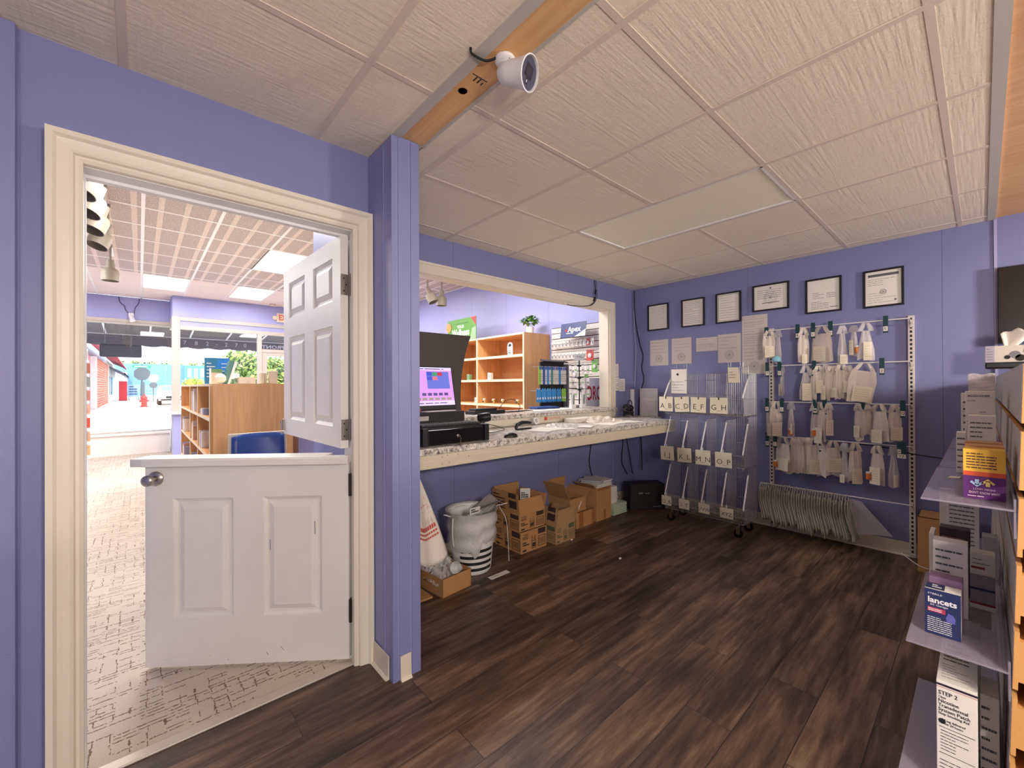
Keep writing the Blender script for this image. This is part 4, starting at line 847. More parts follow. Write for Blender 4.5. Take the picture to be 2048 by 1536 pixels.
tag(obj('paper_sign', MB().slab([(RX0+.12, RY0+.165, 1.47), (RX0+.12, RY0+.075, 1.47), (RX0+.105, RY0+.055, 1.335), (RX0+.105, RY0+.155, 1.335)], (-.0012, 0, 0)).mi(1).lines((RX0+.102, RY0+.145, 1.37), (0, -1, 0), Z_, .06, .07, 3, .004, 3), [MATS['buff_paper'], INK]), 'small buff handwritten note on the right top frame of the wire rack', 'sign')
# ================================================================== FAR WALL: certificates, notices
def seal(mb, x, y, z, r):
    for q_ in (1, .74): mb.tube([(x-.0003, y+r*q_*math.cos(a), z+r*q_*math.sin(a)) for a in [2*math.pi*i/24 for i in range(25)]], .0009, 3)
    for k in range(6): a = k*1.05; mb.cyl((x-.0002, y+r*.65*math.cos(a), z+r*.65*math.sin(a)), (x-.0002, y-r*.2*math.cos(a+.6), z-r*.2*math.sin(a+.6)), .0009, 4)
def frame_pic(y0, y1, z0, z1, label, style):
    t = thing('picture_frame', label, 'picture frame', (XC-.01, (y0+y1)/2, z0)); x = XC-.022; b_ = .014
    f = MB().box((x, y0, z0), (XC-.001, y0+b_, z1)).box((x, y1-b_, z0), (XC-.001, y1, z1)).box((x, y0+b_, z0), (XC-.001, y1-b_, z0+b_)).box((x, y0+b_, z1-b_), (XC-.001, y1-b_, z1))
    obj('frame', f, mat('black_frame', (20, 18, 26), .35), t, bevel=.002)
    obj('certificate', MB().box((XC-.009, y0+b_, z0+b_), (XC-.007, y1-b_, z1-b_)), PAPER, t)
    p = MB(); xx = XC-.0095; W_, H_ = y1-y0, z1-z0; RT = (0, -1, 0)
    if style == 'lines': p.lines((xx, y1-.03, z0+.03), RT, Z_, W_-.06, H_-.06, 13, .0022, int(y0*99))
    if style == 'double': p.lines((xx, y1-.03, z0+H_*.52), RT, Z_, W_-.06, H_*.40, 7, .0025, 2).lines((xx, y1-.03, z0+.03), RT, Z_, W_-.06, H_*.36, 6, .0025, 3).box((xx, y0+.03, z0+H_*.47), (xx+.0003, y1-.03, z0+H_*.475))
    if style == 'inner':
        for a in ((y0+.022, y0+.025, z0+.022, z1-.022), (y1-.025, y1-.022, z0+.022, z1-.022), (y0+.022, y1-.022, z0+.022, z0+.025), (y0+.022, y1-.022, z1-.025, z1-.022)): p.box((xx, a[0], a[2]), (xx+.0003, a[1], a[3]))
        p.lines((xx, y1-.04, z0+.04), RT, Z_, W_-.08, H_-.08, 9, .0022, 8)
    if style == 'diploma':
        c = (y0+y1)/2; p.lines((xx, y1-.04, z0+.11), RT, Z_, W_-.08, .09, 5, .003, 6); p.box((xx, c-.07, z0+.07), (xx+.0003, c+.07, z0+.076)); seal(p, xx, c, z0+.12, .055); p.sphere((xx+.001, c, z1-.04), .008, 8)
    if style == 'boxed': p.lines((xx, y1-.05, z0+.12), RT, Z_, .09, .06, 4, .003, 1).lines((xx, y1-.15, z0+.12), RT, Z_, .07, .05, 3, .004, 2).lines((xx, y1-.04, z0+.03), RT, Z_, .14, .07, 5, .003, 4).box((xx, y0+.03, z0+.04), (xx+.0003, y0+.08, z0+.045))
    if style == 'banner':
        p.box((xx, y0+.03, z1-.055), (xx+.0003, y1-.03, z1-.035)).lines((xx, y1-.03, z0+.17), RT, Z_, W_-.06, .06, 4, .0025, 7).lines((xx, y1-.03, z0+.03), RT, Z_, W_-.06, .09, 5, .002, 8); seal(p, xx, (y0+y1)/2, z0+.12, .02); p.sphere((xx+.0015, y0+.05, z0+.05), .007, 8)
    obj('printing', p, INK, t); return t
frame_pic(2.310, 2.562, 1.938, 2.232, 'black framed certificate nearest the corner, with faint lines of type', 'lines')
frame_pic(1.914, 2.161, 1.936, 2.231, 'black framed certificate divided in two halves, second from the corner', 'double')
frame_pic(1.560, 1.799, 1.936, 2.238, 'black framed certificate with a thin black border line printed inside', 'inner')
frame_pic(1.156, 1.457, 2.008, 2.256, 'wide black framed diploma with a round seal, hung a little higher than the rest', 'diploma')
frame_pic(.777, 1.031, 1.934, 2.230, 'black framed certificate with boxed text and a blank top half', 'boxed')
frame_pic(.395, .638, 1.928, 2.226, 'black framed certificate with a black banner across the top, nearest the screen', 'banner')
def notice(y0, y1, z0, z1, label, sl=0, n_=9, hd=True):
    p = MB().box((XC-.0022, y0, z0), (XC-.0008, y1, z1)).mi(1); xx = XC-.0027
    p.lines((xx, y1-.015, z0+(z1-z0)*.45), (0, -1, 0), Z_, y1-y0-.03, (z1-z0)*.5, n_//2, .002, int(y0*50))
    if sl: seal(p, xx, (y0+y1)/2, z0+(z1-z0)*.27, .042)
    else: p.lines((xx, y1-.015, z0+.015), (0, -1, 0), Z_, y1-y0-.03, (z1-z0)*.4, n_//2, .002, 5)
    return tag(obj('notice', p, [mat('permit_paper', (214, 204, 196), .85), INK]), label, 'notice')
notice(2.321, 2.541, 1.537, 1.827, 'unframed white permit with a round seal under the framed certificate nearest the corner', 1)
notice(2.059, 2.281, 1.546, 1.826, 'unframed white permit with a round seal under the second framed certificate', 1)
notice(1.790, 2.008, 1.667, 1.808, 'small landscape white notice touching the larger sealed permit', 0, 6)
notice(1.567, 1.785, 1.538, 1.823, 'unframed white permit with a round seal beside the column of stacked sheets', 1)
notice(1.335, 1.557, 1.850, 1.982, 'white sheet at the top of the column of notices under the diploma', 0, 6)
notice(1.336, 1.557, 1.694, 1.848, 'second white sheet down the column of notices under the diploma', 0, 6)
notice(1.340, 1.557, 1.42, 1.692, 'lowest sheet with a seal in the column of notices, behind the wire rack top', 1)

# ================================================================== HANGING RODS
UX = 4.36
for y, lab in ((.357, 'cream slotted upright on the wall at the right end of the hanging rods'), (1.297, 'cream slotted upright on the wall behind the right side of the wire rack')):
    t = thing('wall_standard', lab, 'shelf upright', (XC-.02, y, 0)); obj('channel', MB().box((UX, y-.018, .003), (XC-.001, y+.018, 1.835)), WMETAL, t, bevel=.002)
    s = MB()
    for k in range(56): s.box((UX-.0006, y-.0065, .04+k*.032), (UX+.0005, y+.0065, .058+k*.032))
    obj('slots', s, INKB, t)
rods = [1.805, 1.485, 1.163, .852, .418]; RODX = 4.26
for i, z in enumerate(rods):
    zl = z+(.0 if i else .01); zr = z-(.0 if i else .01)
    t = thing('hanging_rod', f'{["top", "second", "third", "fourth", "lowest"][i]} thin white rod of the prescription bag display', 'rod', (RODX, .82, z))
    obj('rod', MB().cyl((RODX, .36, z), (RODX, 1.30 if i < 4 else 1.36, z), .0045, 8), WBAR, t)
    for y in (.357, 1.297): obj('bracket', MB().tube([(RODX, y, z), (RODX+.03, y, z-.012), (UX, y, z-.035)], .005, 6).box((UX-.004, y-.005, z-.06), (UX, y+.005, z-.0)), WMETAL, t)
def tagclip(t, y, z):
    x = RODX-.012; mb = MB().box((x-.003, y-.015, z-.03), (x, y+.015, z+.032)).box((x, y-.015, z+.012), (x+.022, y+.015, z+.015)).box((x-.003, y-.015, z-.098), (x, y+.015, z-.03)).mi(1).box((x-.0038, y-.0125, z-.084), (x-.0029, y+.0125, z-.048)).mi(2)
    mb.text(t, (x-.0044, y, z-.066), (0, -1, 0), Z_, .026, None, .01)
    tag(obj('letter_tag', mb, [TEAL, PAPER, INKB]), f'dark green clip tag lettered {t} on a hanging rod', 'tag')
TAGS = [('A',1.30,0),('B',1.059,0),('C',.948,0),('D',.829,0),('E',.488,0),('F',1.294,1),('G',1.197,1),('H',.943,1),('J',.511,1),('K',1.298,2),('L',1.181,2),('M',.937,2),('N',.872,2),('O',.626,2),('Q',.395,2),('R',1.298,3),('S',1.236,3),('T',.897,3)]
for t, y, r_ in TAGS: tagclip(t, y, rods[r_])
x = RODX-.03; mb = MB().box((x-.003, .375, .78), (x, .428, .885)).mi(1).box((x-.0038, .405, .80), (x-.0029, .425, .83)).box((x-.0038, .378, .765), (x-.0029, .426, .795)).mi(2).text('X', (x-.0044, .415, .815), (0, -1, 0), Z_, .024, None, .01).text('YZ', (x-.0044, .402, .78), (0, -1, 0), Z_, .024, None, .01)
tag(obj('letter_tag', mb, [TEAL, PAPER, INKB]), 'dark green clip tags lettered X and YZ at the right end of the fourth rod', 'tag')
# bags: grid pouch with two handle loops, and a stapled receipt
BAGM = {'f': BAG, 'c': BAGC}
def rx_bag(y, z0, z1, w, label, m='f', lab=None, yaw=None, grp=None, seed=0, tilt=0.):
    q = random.Random(seed); H_ = z1-z0; t = thing('prescription_bag', label, 'bag', (RODX-.02, y, z0), grp)
    ww = max(w*1.2, .055); yaw = math.acos(min(1, w/ww))*.9*(1 if seed % 2 else -1) if yaw is None else yaw
    T = Matrix.Translation((RODX-.004, y, z1-.006)) @ Matrix.Rotation(yaw, 4, 'Z') @ Matrix.Rotation(tilt, 4, 'X')
    hs = H_*.2; ph = [q.random()*6 for _ in range(4)]
    def fn(u, v):
        z = -hs-(H_-hs)*v; wid = ww*(.80+.20*min(1, v*3)) if m == 'f' else ww*(.45+.55*min(1, v*1.6)); bul = .014*math.sin(math.pi*u)*math.sin(math.pi*min(1, v*1.05))
        s = 1 if u < .5 else -1
        return Vector((bul*(-1.) -.004*math.sin(u*14+ph[0])*(1-v*.4), (u-.5)*wid*(1-.08*math.sin(v*3+ph[1])), z+.008*math.sin(u*6+ph[2])*v))
    def bk(u, v): p = fn(u, v); return Vector((-p.x*.6+.006, p.y, p.z))
    mb = MB(T).grid(fn, 10, 12); mb.grid(bk, 10, 12)
    for s in (-.27, .27):
        mb.grid(lambda u, v, s=s: Vector((-.010*math.sin(v*3.14), s*ww*(1.25-.8*v)+(u-.5)*.02*(1+.6*(1-v)), -hs-.004+(hs+.006)*v)), 2, 5)
        mb.grid(lambda u, v, s=s: Vector((.008+.004*v, s*ww*(1.25-.8*v)+(u-.5)*.02*(1+.6*(1-v)), -hs-.004+(hs+.006)*v)), 2, 5)
    mb.box((-.012, -.22*ww, -.001), (.014, .22*ww, .003)) if False else None
    obj('pouch', mb, BAGM[m], t, smooth=True)
    if lab:
        lw, lh, v0 = ww*lab[0], H_*lab[1], lab[2]; zc = -hs-(H_-hs)*v0
        g_ = MB(T).grid(lambda u, v: Vector((-.024-.004*math.sin(u*3.1), (u-.5)*lw+lab[3]*ww if len(lab) > 3 else (u-.5)*lw, zc-lh*v)), 4, 4)
        g_.mi(1).lines((-.030, lw*.4, zc-lh*.85), (0, -1, 0), Z_, lw*.8, lh*.7, 5, .0016, seed); obj('receipt', g_, [mat('receipt_paper', (232, 222, 200), .85), mat('olive_print', (150, 146, 104), .8)], t)
    return t
ROW1 = [(1.281,1.557,1.815,.085,'f',(.8,.4,.45),'A, the leftmost on the top rod'),(1.211,1.514,1.804,.063,'c',None,'and blue mask shape, on the top rod between tags A and B'),(1.019,1.505,1.806,.065,'f',(.5,.25,.7),'right of tag B on the top rod'),(.892,1.508,1.805,.158,'f',(.6,.42,.45),'wide with a large receipt, left of tag D'),(.752,1.493,1.797,.055,'c',(.8,.25,.72),'narrow and tapering, right of tag D'),(.681,1.55,1.79,.057,'c',(.5,.5,.35),'short and small, in the middle right of the top rod'),(.605,1.514,1.801,.091,'c',(.5,.5,.4),'clear and lumpy, the rightmost on the top rod')]
ROW2 = [(1.18,1.224,1.481,.03,'c',(.5,.4,.5),'very thin, right of tag G'),(1.003,1.192,1.483,.072,'c',(.8,.5,.4),'leftmost of the crowd on the second rod'),(.953,1.172,1.46,.049,'f',None,'below tag H on the second rod'),(.915,1.244,1.479,.063,'f',(.7,.45,.4),'with a high receipt, right of tag H'),(.867,1.195,1.486,.061,'f',(.6,.4,.5),'white with a curled receipt in the middle of the second rod'),(.83,1.22,1.476,.053,'f',None,'plain, squeezed in the middle of the second rod'),(.8,1.209,1.475,.072,'f',(.7,.3,.6),'second rod crowd, fourth from its right end'),(.762,1.205,1.494,.071,'f',None,'second rod crowd, third from its right end'),(.717,1.238,1.472,.064,'f',(.9,.4,.4),'second rod crowd, second from its right end'),(.61,1.181,1.487,.151,'f',(.7,.4,.5),'wide and tilted with a big receipt, left of tag J')]
ROW3 = [(1.27,.883,1.168,.08,'f',(.5,.4,.6),'leftmost on the third rod'),(1.228,.864,1.165,.079,'f',(.8,.4,.5),'with a tilted receipt beside tag L'),(1.115,.861,1.168,.057,'c',(.3,.3,.5,-.4),'with an orange bottle, right of tag L'),(.945,.868,1.16,.046,'c',None,'with an orange bottle, below tag M'),(.905,.843,1.173,.076,'f',(.8,.4,.55),'hanging between tags M and N'),(.848,.906,1.166,.054,'f',(.8,.5,.4),'right of tag N'),(.652,.875,1.172,.062,'f',(.6,.3,.5),'left of tag O'),(.6,.926,1.161,.04,'f',None,'thin, right of tag O'),(.532,.878,1.171,.111,'f',(.6,.35,.6),'broad and grey, between tags O and Q'),(.44,.887,1.166,.067,'f',(.9,.35,.5),'rightmost on the third rod by tag Q')]
ROW4 = [(1.178,.55,.861,.132,'f',(.75,.35,.5,-.1),'wide with a receipt, leftmost on the fourth rod'),(1.093,.55,.864,.05,'f',None,'thin, first of the five packed on the fourth rod'),(1.061,.555,.866,.05,'f',None,'thin, second of the five packed on the fourth rod'),(1.021,.565,.866,.05,'f',None,'thin, third of the five packed on the fourth rod'),(.989,.566,.869,.05,'f',None,'thin, fourth of the five packed on the fourth rod'),(.95,.568,.872,.084,'f',(.8,.4,.5),'last of the five packed on the fourth rod, with a receipt'),(.901,.554,.86,.069,'f',None,'below tag T on the fourth rod'),(.82,.571,.859,.087,'f',(.95,.4,.35),'with a bright square receipt, right of tag T'),(.745,.53,.846,.055,'c',(.6,.2,.75),'narrow and pointed, in the middle right of the fourth rod'),(.675,.546,.853,.078,'f',(.7,.4,.55),'full and rounded, in the middle right of the fourth rod'),(.544,.552,.846,.08,'f',(.8,.45,.45),'near an orange bottle at the right of the fourth rod'),(.449,.542,.849,.05,'c',(.4,.3,.6),'rightmost on the fourth rod beside tag YZ')]
sd = 0
for row in (ROW1, ROW2, ROW3, ROW4):
    for y, z0, z1, w, m, lab, txt in row:
        sd += 1; rx_bag(y, z0, z1, w, f'{"clear" if m == "c" else "frosted white"} prescription bag {txt}', m, lab, seed=sd, tilt=.14 if 'tilted with' in txt else 0, grp='prescription bags on the rods')
AMB = mat('amber_pill_bottle', (226, 128, 60), .3)
for y, z, txt in ((1.115, .875, 'in the clear bag right of tag L'), (.945, .885, 'in the clear bag below tag M'), (1.235, .585, 'at the bottom left of the wide bag on the fourth rod'), (.594, .575, 'beside the bag near the right end of the fourth rod'), (.66, 1.565, 'in the short bag on the top rod')):
    t = thing('pill_bottle', f'orange pill bottle {txt}', 'pill bottle', (RODX-.012, y, z)); xx = RODX-.012
    obj('bottle', MB().lathe([(.001, 0), (.015, 0), (.016, .004), (.016, .042), (.012, .046)], (xx, y, z), n=14), AMB, t, smooth=True); obj('cap', MB().lathe([(.016, .046), (.017, .047), (.017, .058), (.001, .059)], (xx, y, z), n=14), WHITE, t)
tag(obj('face_mask_pouch', MB().lathe([(.001, 0), (.03, .005), (.034, .03), (.02, .055), (.001, .06)], (RODX-.03, 1.215, 1.515), n=14), mat('pale_blue_film', (132, 196, 212), .4), smooth=True), 'pale blue crumpled pouch at the bottom of the clear bag on the top rod', 'pouch')
# empty bags on the lowest rod
E1 = None
def empty_bag(y, i):
    t = thing('empty_bag', 'thin pale empty plastic bag hanging in the packed row on the lowest rod', 'bag', (RODX, y, .15), 'empty bags on the lowest rod'); q = random.Random(i)
    ph = q.random()*6; Lx = .17+.02*q.random(); hz = .25+.03*q.random()
    def fn(u, v):
        return Vector((RODX+(u-.5)*Lx*(.8+.2*v), y+.006*math.sin(u*9+v*2)+.008*math.sin(v*5)-.03*v+.0015*math.sin(u*5+ph), .375-(hz)*v+.01*math.sin(u*8+ph)))
    mb = MB().grid(fn, 10, 8)
    for s in (-.28, .28): mb.grid(lambda u, v, s=s: Vector((RODX+s*.2*(1-.85*v)+(u-.5)*.022, y+.004, .37+.054*v)), 1, 3)
    obj('film', mb, BAGE, t, smooth=True, solid=.0015); return t
protos = [empty_bag(1.345-.0, i) for i in range(4)]
ys = [1.35-.0182*k for k in range(36)]
for k, y in enumerate(ys):
    if k < 4:
        p = protos[k]; p.location.y = y; continue
    s = protos[k % 4]; c = s.copy(); COL.objects.link(c); c.location = (RODX, y, .15+rnd.uniform(-.004, .004)); c.scale.z = rnd.uniform(.93, 1.12) if k % 5 else 1.16; c.location.z += .27*(1-c.scale.z); c.rotation_euler.z = rnd.uniform(-.015, .015)
    for ch in s.children: d = ch.copy(); COL.objects.link(d); d.parent = c
t = thing('empty_bag', 'clear empty plastic bag spread out flat at the right end of the lowest rod', 'bag', (RODX, .66, .15))
obj('film', MB().grid(lambda u, v: Vector((RODX-.03+.02*math.sin(u*4), .72-.21*u*(.4+.6*v)-.06*v, .40-.27*v+.04*u*v)), 8, 8), BAGC, t, smooth=True)
# black cable crossing the fourth rod toward the right
tag(obj('cable', MB().tube(spline([(XC-.006, .88, .845), (XC-.006, .70, .83), (XC-.006, .5, .815), (UX-.006, .357, .79), (XC-.006, .2, .77), (XC-.006, .05, .76)]), .004, 6), BLACK), 'black cable crossing the wall behind the fourth rod to the slat panel', 'cable')
# television on the far wall, at the right edge
tv = thing('television', 'black flat screen on the far wall at the right edge of the photo', 'television', (XC-.04, -.5, 1.59))
obj('screen_housing', MB().box((XC-.06, -.985, 1.588), (XC-.012, -.072, 2.10)), BLACK, tv, bevel=.004)
obj('screen', MB().box((XC-.0615, -.975, 1.60), (XC-.0598, -.082, 2.09)), mat('dark_glossy_screen', (34, 28, 24), .22), tv)
struct('trim_9', MB().box((XC-.012, -.072, .1), (XC, -.058, H)), mat('light_batten', (176, 172, 210), .5))

# ================================================================== SECURITY CAMERA on the beam
kx, ky, kz = .942, 1.087, H+.002
sc_ = thing('security_camera', 'white bullet security camera screwed to the pine ceiling beam', 'camera', (kx, ky, kz-.15))
obj('mount_plate', MB().lathe([(.001, 0), (.034, 0), (.036, .004), (.034, .012), (.024, .018), (.001, .019)], (kx, ky, kz), (0, 0, -1), 24), WHITE, sc_, smooth=True)
obj('screws', MB().cyl((kx+.02, ky-.014, kz-.0145), (kx+.02, ky-.014, kz-.0165), .003, 8).cyl((kx-.012, ky+.022, kz-.0145), (kx-.012, ky+.022, kz-.0165), .003, 8).cyl((kx-.004, ky-.026, kz-.0145), (kx-.004, ky-.026, kz-.0165), .003, 8), GREYP, sc_)
hd = Vector((.953, 1.066, 2.388)); ax = Vector((.285, -.86, -.33)).normalized(); S_ = 1.36
obj('swivel', MB().sphere((kx, ky+.0, kz-.026), .018, 14).tube([(kx, ky, kz-.026), (kx, ky+.002, kz-.045), hd-ax*.02], [.014, .013, .018], 10), WHITE, sc_, smooth=True)
body = obj('camera_body', MB().lathe([(a_*S_, b2*S_) for a_, b2 in [(.001, -.036), (.016, -.034), (.025, -.024), (.030, .0), (.033, .03), (.039, .052), (.040, .056), (.037, .057), (.036, .050), (.001, .050)]], hd, ax, 28), WHITE, sc_, smooth=True)
fc = hd+ax*.0508*S_; rr_ = ax.cross(Z_).normalized(); uu_ = rr_.cross(ax).normalized()
fp = MB().lathe([(.001, 0), (.0355*S_, 0), (.0355*S_, .001), (.001, .001)], fc, ax, 28).mi(1)
c0 = fc+ax*.0012; a = .0125
def rq(c, w_, h_):
    w_, h_ = w_*S_, h_*S_
    return [c-rr_*w_-uu_*h_, c+rr_*w_-uu_*h_, c+rr_*w_+uu_*h_, c-rr_*w_+uu_*h_]
fp.quad(*rq(c0+uu_*.006, .016, .0145)).mi(2).quad(*rq(c0+ax*.0004+uu_*.006, .0136, .0121)).mi(1).quad(*rq(c0-uu_*.024, .005, .0065)).mi(3).quad(*rq(c0+ax*.0004-uu_*.024, .0022, .003))
obj('face_plate', fp, [mat('slate_face_plate', (74, 76, 96), .3), BLACK, mat('smoked_lens', (56, 52, 66), .15), mat('led_white', (210, 206, 220), .3)], sc_)
tag(obj('cable', MB().tube(spline([(kx-.03, ky+.01, kz-.008), (.885, ky+.035, kz-.016), (.84, ky+.05, H-.006), (.825, ky+.04, H+.004)]), .0042, 8), BLACK2, smooth=True), 'short black cable running from the security camera over the grey ceiling trim', 'cable')
# ================================================================== SLAT PANEL WITH ACRYLIC SHELVES, right edge
GL0, GL1, GTOP = 1.5, 4.28, 1.365
TP = Matrix.Translation((0, -.0245, 0)) @ Matrix.Rotation(R(1.55), 4, 'X')
GREYL = mat('grey_slatwall_laminate', (178, 168, 166), .38)
sl = thing('slatwall_display', 'grey slatwall panel with raw orange edge at the right border of the photo', 'display panel', (2.9, -.04, 0))
slots = [.913-.153*k for k in range(6)]+[1.066, 1.219]; slots = sorted(slots)
ed = [.02]+slots+[GTOP]
core = MB(TP).box((GL0, -.048, .02), (GL1, -.030, GTOP)); skin = MB(TP)
for i in range(len(ed)-1):
    a = ed[i]+(.010 if i else 0); b_ = ed[i+1]-(.010 if i < len(ed)-2 else 0); ac = ed[i]+(.030 if i else 0); bc = ed[i+1]-(.030 if i < len(ed)-2 else 0)
    core.box((GL0, -.0302, ac), (GL1, -.009, bc)).box((GL0, -.009, a), (GL1, -.001, b_)); skin.box((GL0+.001, -.001, a), (GL1, 0, b_))
obj('core', core, MDF, sl); obj('laminate_face', skin, GREYL, sl)
cb = thing('cabinet', 'grey cabinet unit standing behind the slatwall panel', 'cabinet', (2.95, -.36, 0))
obj('cabinet_body', MB().box((1.56, -.62, 0), (4.28, -.118, 1.34)), GREYL, cb, bevel=.003); obj('cabinet_top', MB().box((1.55, -.63, 1.34), (4.29, -.116, 1.362)), GREYL, cb, bevel=.003)
def face_y(z): return -.0245-math.tan(R(1.55))*z
def ashelf(x0, x1, z, d, label):
    t = thing('acrylic_shelf', label, 'shelf', ((x0+x1)/2, .05, z), 'clear acrylic shelves on the slatwall')
    y0 = face_y(z)+.002; obj('shelf_plate', MB().box((x0, y0, z), (x1, y0+d, z+.005)), ACRYL, t, bevel=.0015)
    obj('back_lip', MB().box((x0, y0, z-.06), (x1, y0+.004, z)).box((x0, y0+.0, z+.005), (x1, y0+.004, z+.03)), ACRYL, t); return t
for a, b_, z, d, txt in ((1.5, 2.10, 1.023, .158, 'nearest clear acrylic shelf of the top row, under the yellow and purple box'), (2.12, 2.72, 1.023, .155, 'second clear acrylic shelf of the top row, by the white meter box'), (2.74, 3.34, 1.023, .155, 'farthest clear acrylic shelf of the top row'),
        (1.5, 2.10, .645, .178, 'nearest clear acrylic shelf of the middle row, under the dark blue box'), (2.12, 2.72, .645, .15, 'far clear acrylic shelf of the middle row'), (1.5, 2.07, .27, .188, 'nearest clear acrylic shelf of the bottom row'), (2.09, 2.69, .27, .145, 'far clear acrylic shelf of the bottom row')):
    ashelf(a, b_, z, d, txt)
FX = lambda c: {'yellow': (236, 184, 62), 'orange': (214, 84, 44), 'purple': (92, 36, 106), 'navy': (34, 44, 88), 'tan': (206, 152, 96), 'grey': (150, 148, 150), 'red': (150, 44, 52)}[c]
def pbox(name, label, x, y0, y1, z0, z1, d, m, draw=None, cat='box', rz=0.):
    t = thing(name, label, cat, (x+d/2, (y0+y1)/2, z0)); T = Matrix.Translation((x, (y0+y1)/2, z0)) @ Matrix.Rotation(rz, 4, 'Z'); w = (y1-y0)/2; h = z1-z0
    obj('carton', MB(T).box((0, -w, 0), (d, w, h)), m, t, bevel=.0012)
    if draw: draw(t, T, w, h, d)
    return t
RT = (0, -1, 0)
def panel(mb, T, w, h, y0, y1, z0, z1, dx=-.0005): mb.quad((dx, w-y0*2*w, z0*h), (dx, w-y1*2*w, z0*h), (dx, w-y1*2*w, z1*h), (dx, w-y0*2*w, z1*h))
CM = lambda n, c: mat(n, c, .5)
def d_low(t, T, w, h, d):
    p = MB(T); panel(p, T, w, h, 0, 1, 0, .46); p.mi(1); panel(p, T, w, h, 0, 1, .46, .55); p.mi(2); panel(p, T, w, h, 0, 1, .55, 1)
    p.mi(3).lines((-.001, w*.85, h*.60), RT, Z_, w*1.6, h*.34, 6, h*.022, 4); obj('panels', p, [CM('purple_print', FX('purple')), CM('orange_band', FX('orange')), CM('yellow_print', FX('yellow')), CM('dark_purple_text', (88, 50, 40))], t)
    q_ = MB(T); 
    for k, (c, s) in enumerate(((.34*w, -1), (-.18*w, 1))):
        zc = h*.33; q_.mi(k); q_.slab([(-.001, c-.0035, zc-s*.008), (-.001, c+.0035, zc-s*.008), (-.001, c+.0035, zc+s*.006), (-.001, c-.0035, zc+s*.006)], (-.0003, 0, 0))
        q_.slab([(-.001, c-.012, zc), (-.001, c-.009, zc-s*.004), (-.001, c, zc+s*.005), (-.001, c+.009, zc-s*.004), (-.001, c+.012, zc), (-.001, c, zc+s*.011)], (-.0003, 0, 0))
    obj('arrows', q_, [CM('pale_blue_print', (180, 206, 236)), CM('pale_yellow_print', (240, 206, 110))], t)
    obj('lettering', MB(T).text('LOW? HIGH?', (-.0012, 0, h*.20), RT, Z_, .007, w*1.05, .01).text("DON'T KNOW WHY?", (-.0012, 0, h*.125), RT, Z_, .008, w*1.45, .02).lines((-.0012, w*.8, h*.03), RT, Z_, w*1.6, h*.05, 1, .002), CM('pink_print', (232, 196, 214)), t)
pbox('medicine_box', 'yellow and purple carton with a blue and a yellow arrow on the nearest top shelf', 1.58, -.037, .034, 1.0285, 1.153, .05, CM('yellow_carton', FX('yellow')), d_low)
pbox('medicine_box', 'tan topped carton directly behind the yellow and purple one', 1.635, -.036, .032, 1.0285, 1.158, .045, CM('tan_carton', FX('tan')))
pbox('medicine_box', 'second tan topped carton, in front of the tall white instruction sheet', 1.70, -.034, .033, 1.0285, 1.16, .05, CM('tan_carton2', (198, 148, 100)))
def d_sheet(n_): return lambda t, T, w, h, d: obj('printing', MB(T).lines((-.0006, w*.85, h*.06), RT, Z_, w*1.65, h*.86, n_, h/n_*.22, n_, .95), INK, t)
pbox('medicine_box', 'white carton printed with lines of text behind the tan cartons', 1.90, -.027, .030, 1.0285, 1.222, .06, PAPER, d_sheet(12))
def d_acc(t, T, w, h, d):
    p = MB(T).text('ACCU-CHEK', (-.0007, w*.08, h*.88), RT, Z_, .0105, w*1.55, .02).text('Guide', (-.0007, w*.58, h*.76), RT, Z_, .008, None, 0)
    p.lines((-.0007, -w*.0, h*.1), RT, Z_, w*.85, h*.4, 6, .0016, 3).box((-.0008, w*.35, h*.12), (-.0005, w*.85, h*.16)).box((-.0008, w*.35, h*.2), (-.0005, w*.85, h*.24)); obj('lettering', p, mat('slate_print', (70, 66, 78), .6), t)
pbox('medicine_box', 'white lower carton carrying the meter box on the second top shelf', 2.14, -.026, .042, 1.0285, 1.16, .07, PAPER)
pbox('meter_box', 'white blood glucose meter box with dark lettering, topmost on the second top shelf', 2.135, -.028, .040, 1.161, 1.292, .06, PAPER, d_acc)
pbox('meter_box', 'white blood glucose meter box standing behind the lettered one', 2.22, -.020, .052, 1.0285, 1.285, .06, PAPER, d_sheet(9))
pbox('medicine_box', 'narrow white carton at the left end beside the text-covered carton', 2.0, .036, .058, 1.0285, 1.16, .05, PAPER, d_sheet(6))
tag(obj('plastic_pouch', MB().grid(lambda u, v: Vector((2.95+.012*math.sin(v*8+u*4), .045-.085*u, 1.275+.088*v+.004*math.sin(u*9)*v)), 12, 6), BAGC, solid=.004), 'grey clear plastic pouch standing behind the meter boxes at the panel top', 'pouch')
pbox('medicine_box', 'tall white carton under the grey plastic pouch on the farthest top shelf', 2.93, -.04, .045, 1.0285, 1.272, .06, PAPER)
tag(obj('paper_tag', MB().slab([(1.86, .075, 1.0288), (1.90, .068, 1.0288), (1.905, .045, 1.0288), (1.87, .05, 1.0288)], (0, 0, .001)), PAPER), 'small torn white paper lying flat on the nearest top shelf', 'paper')
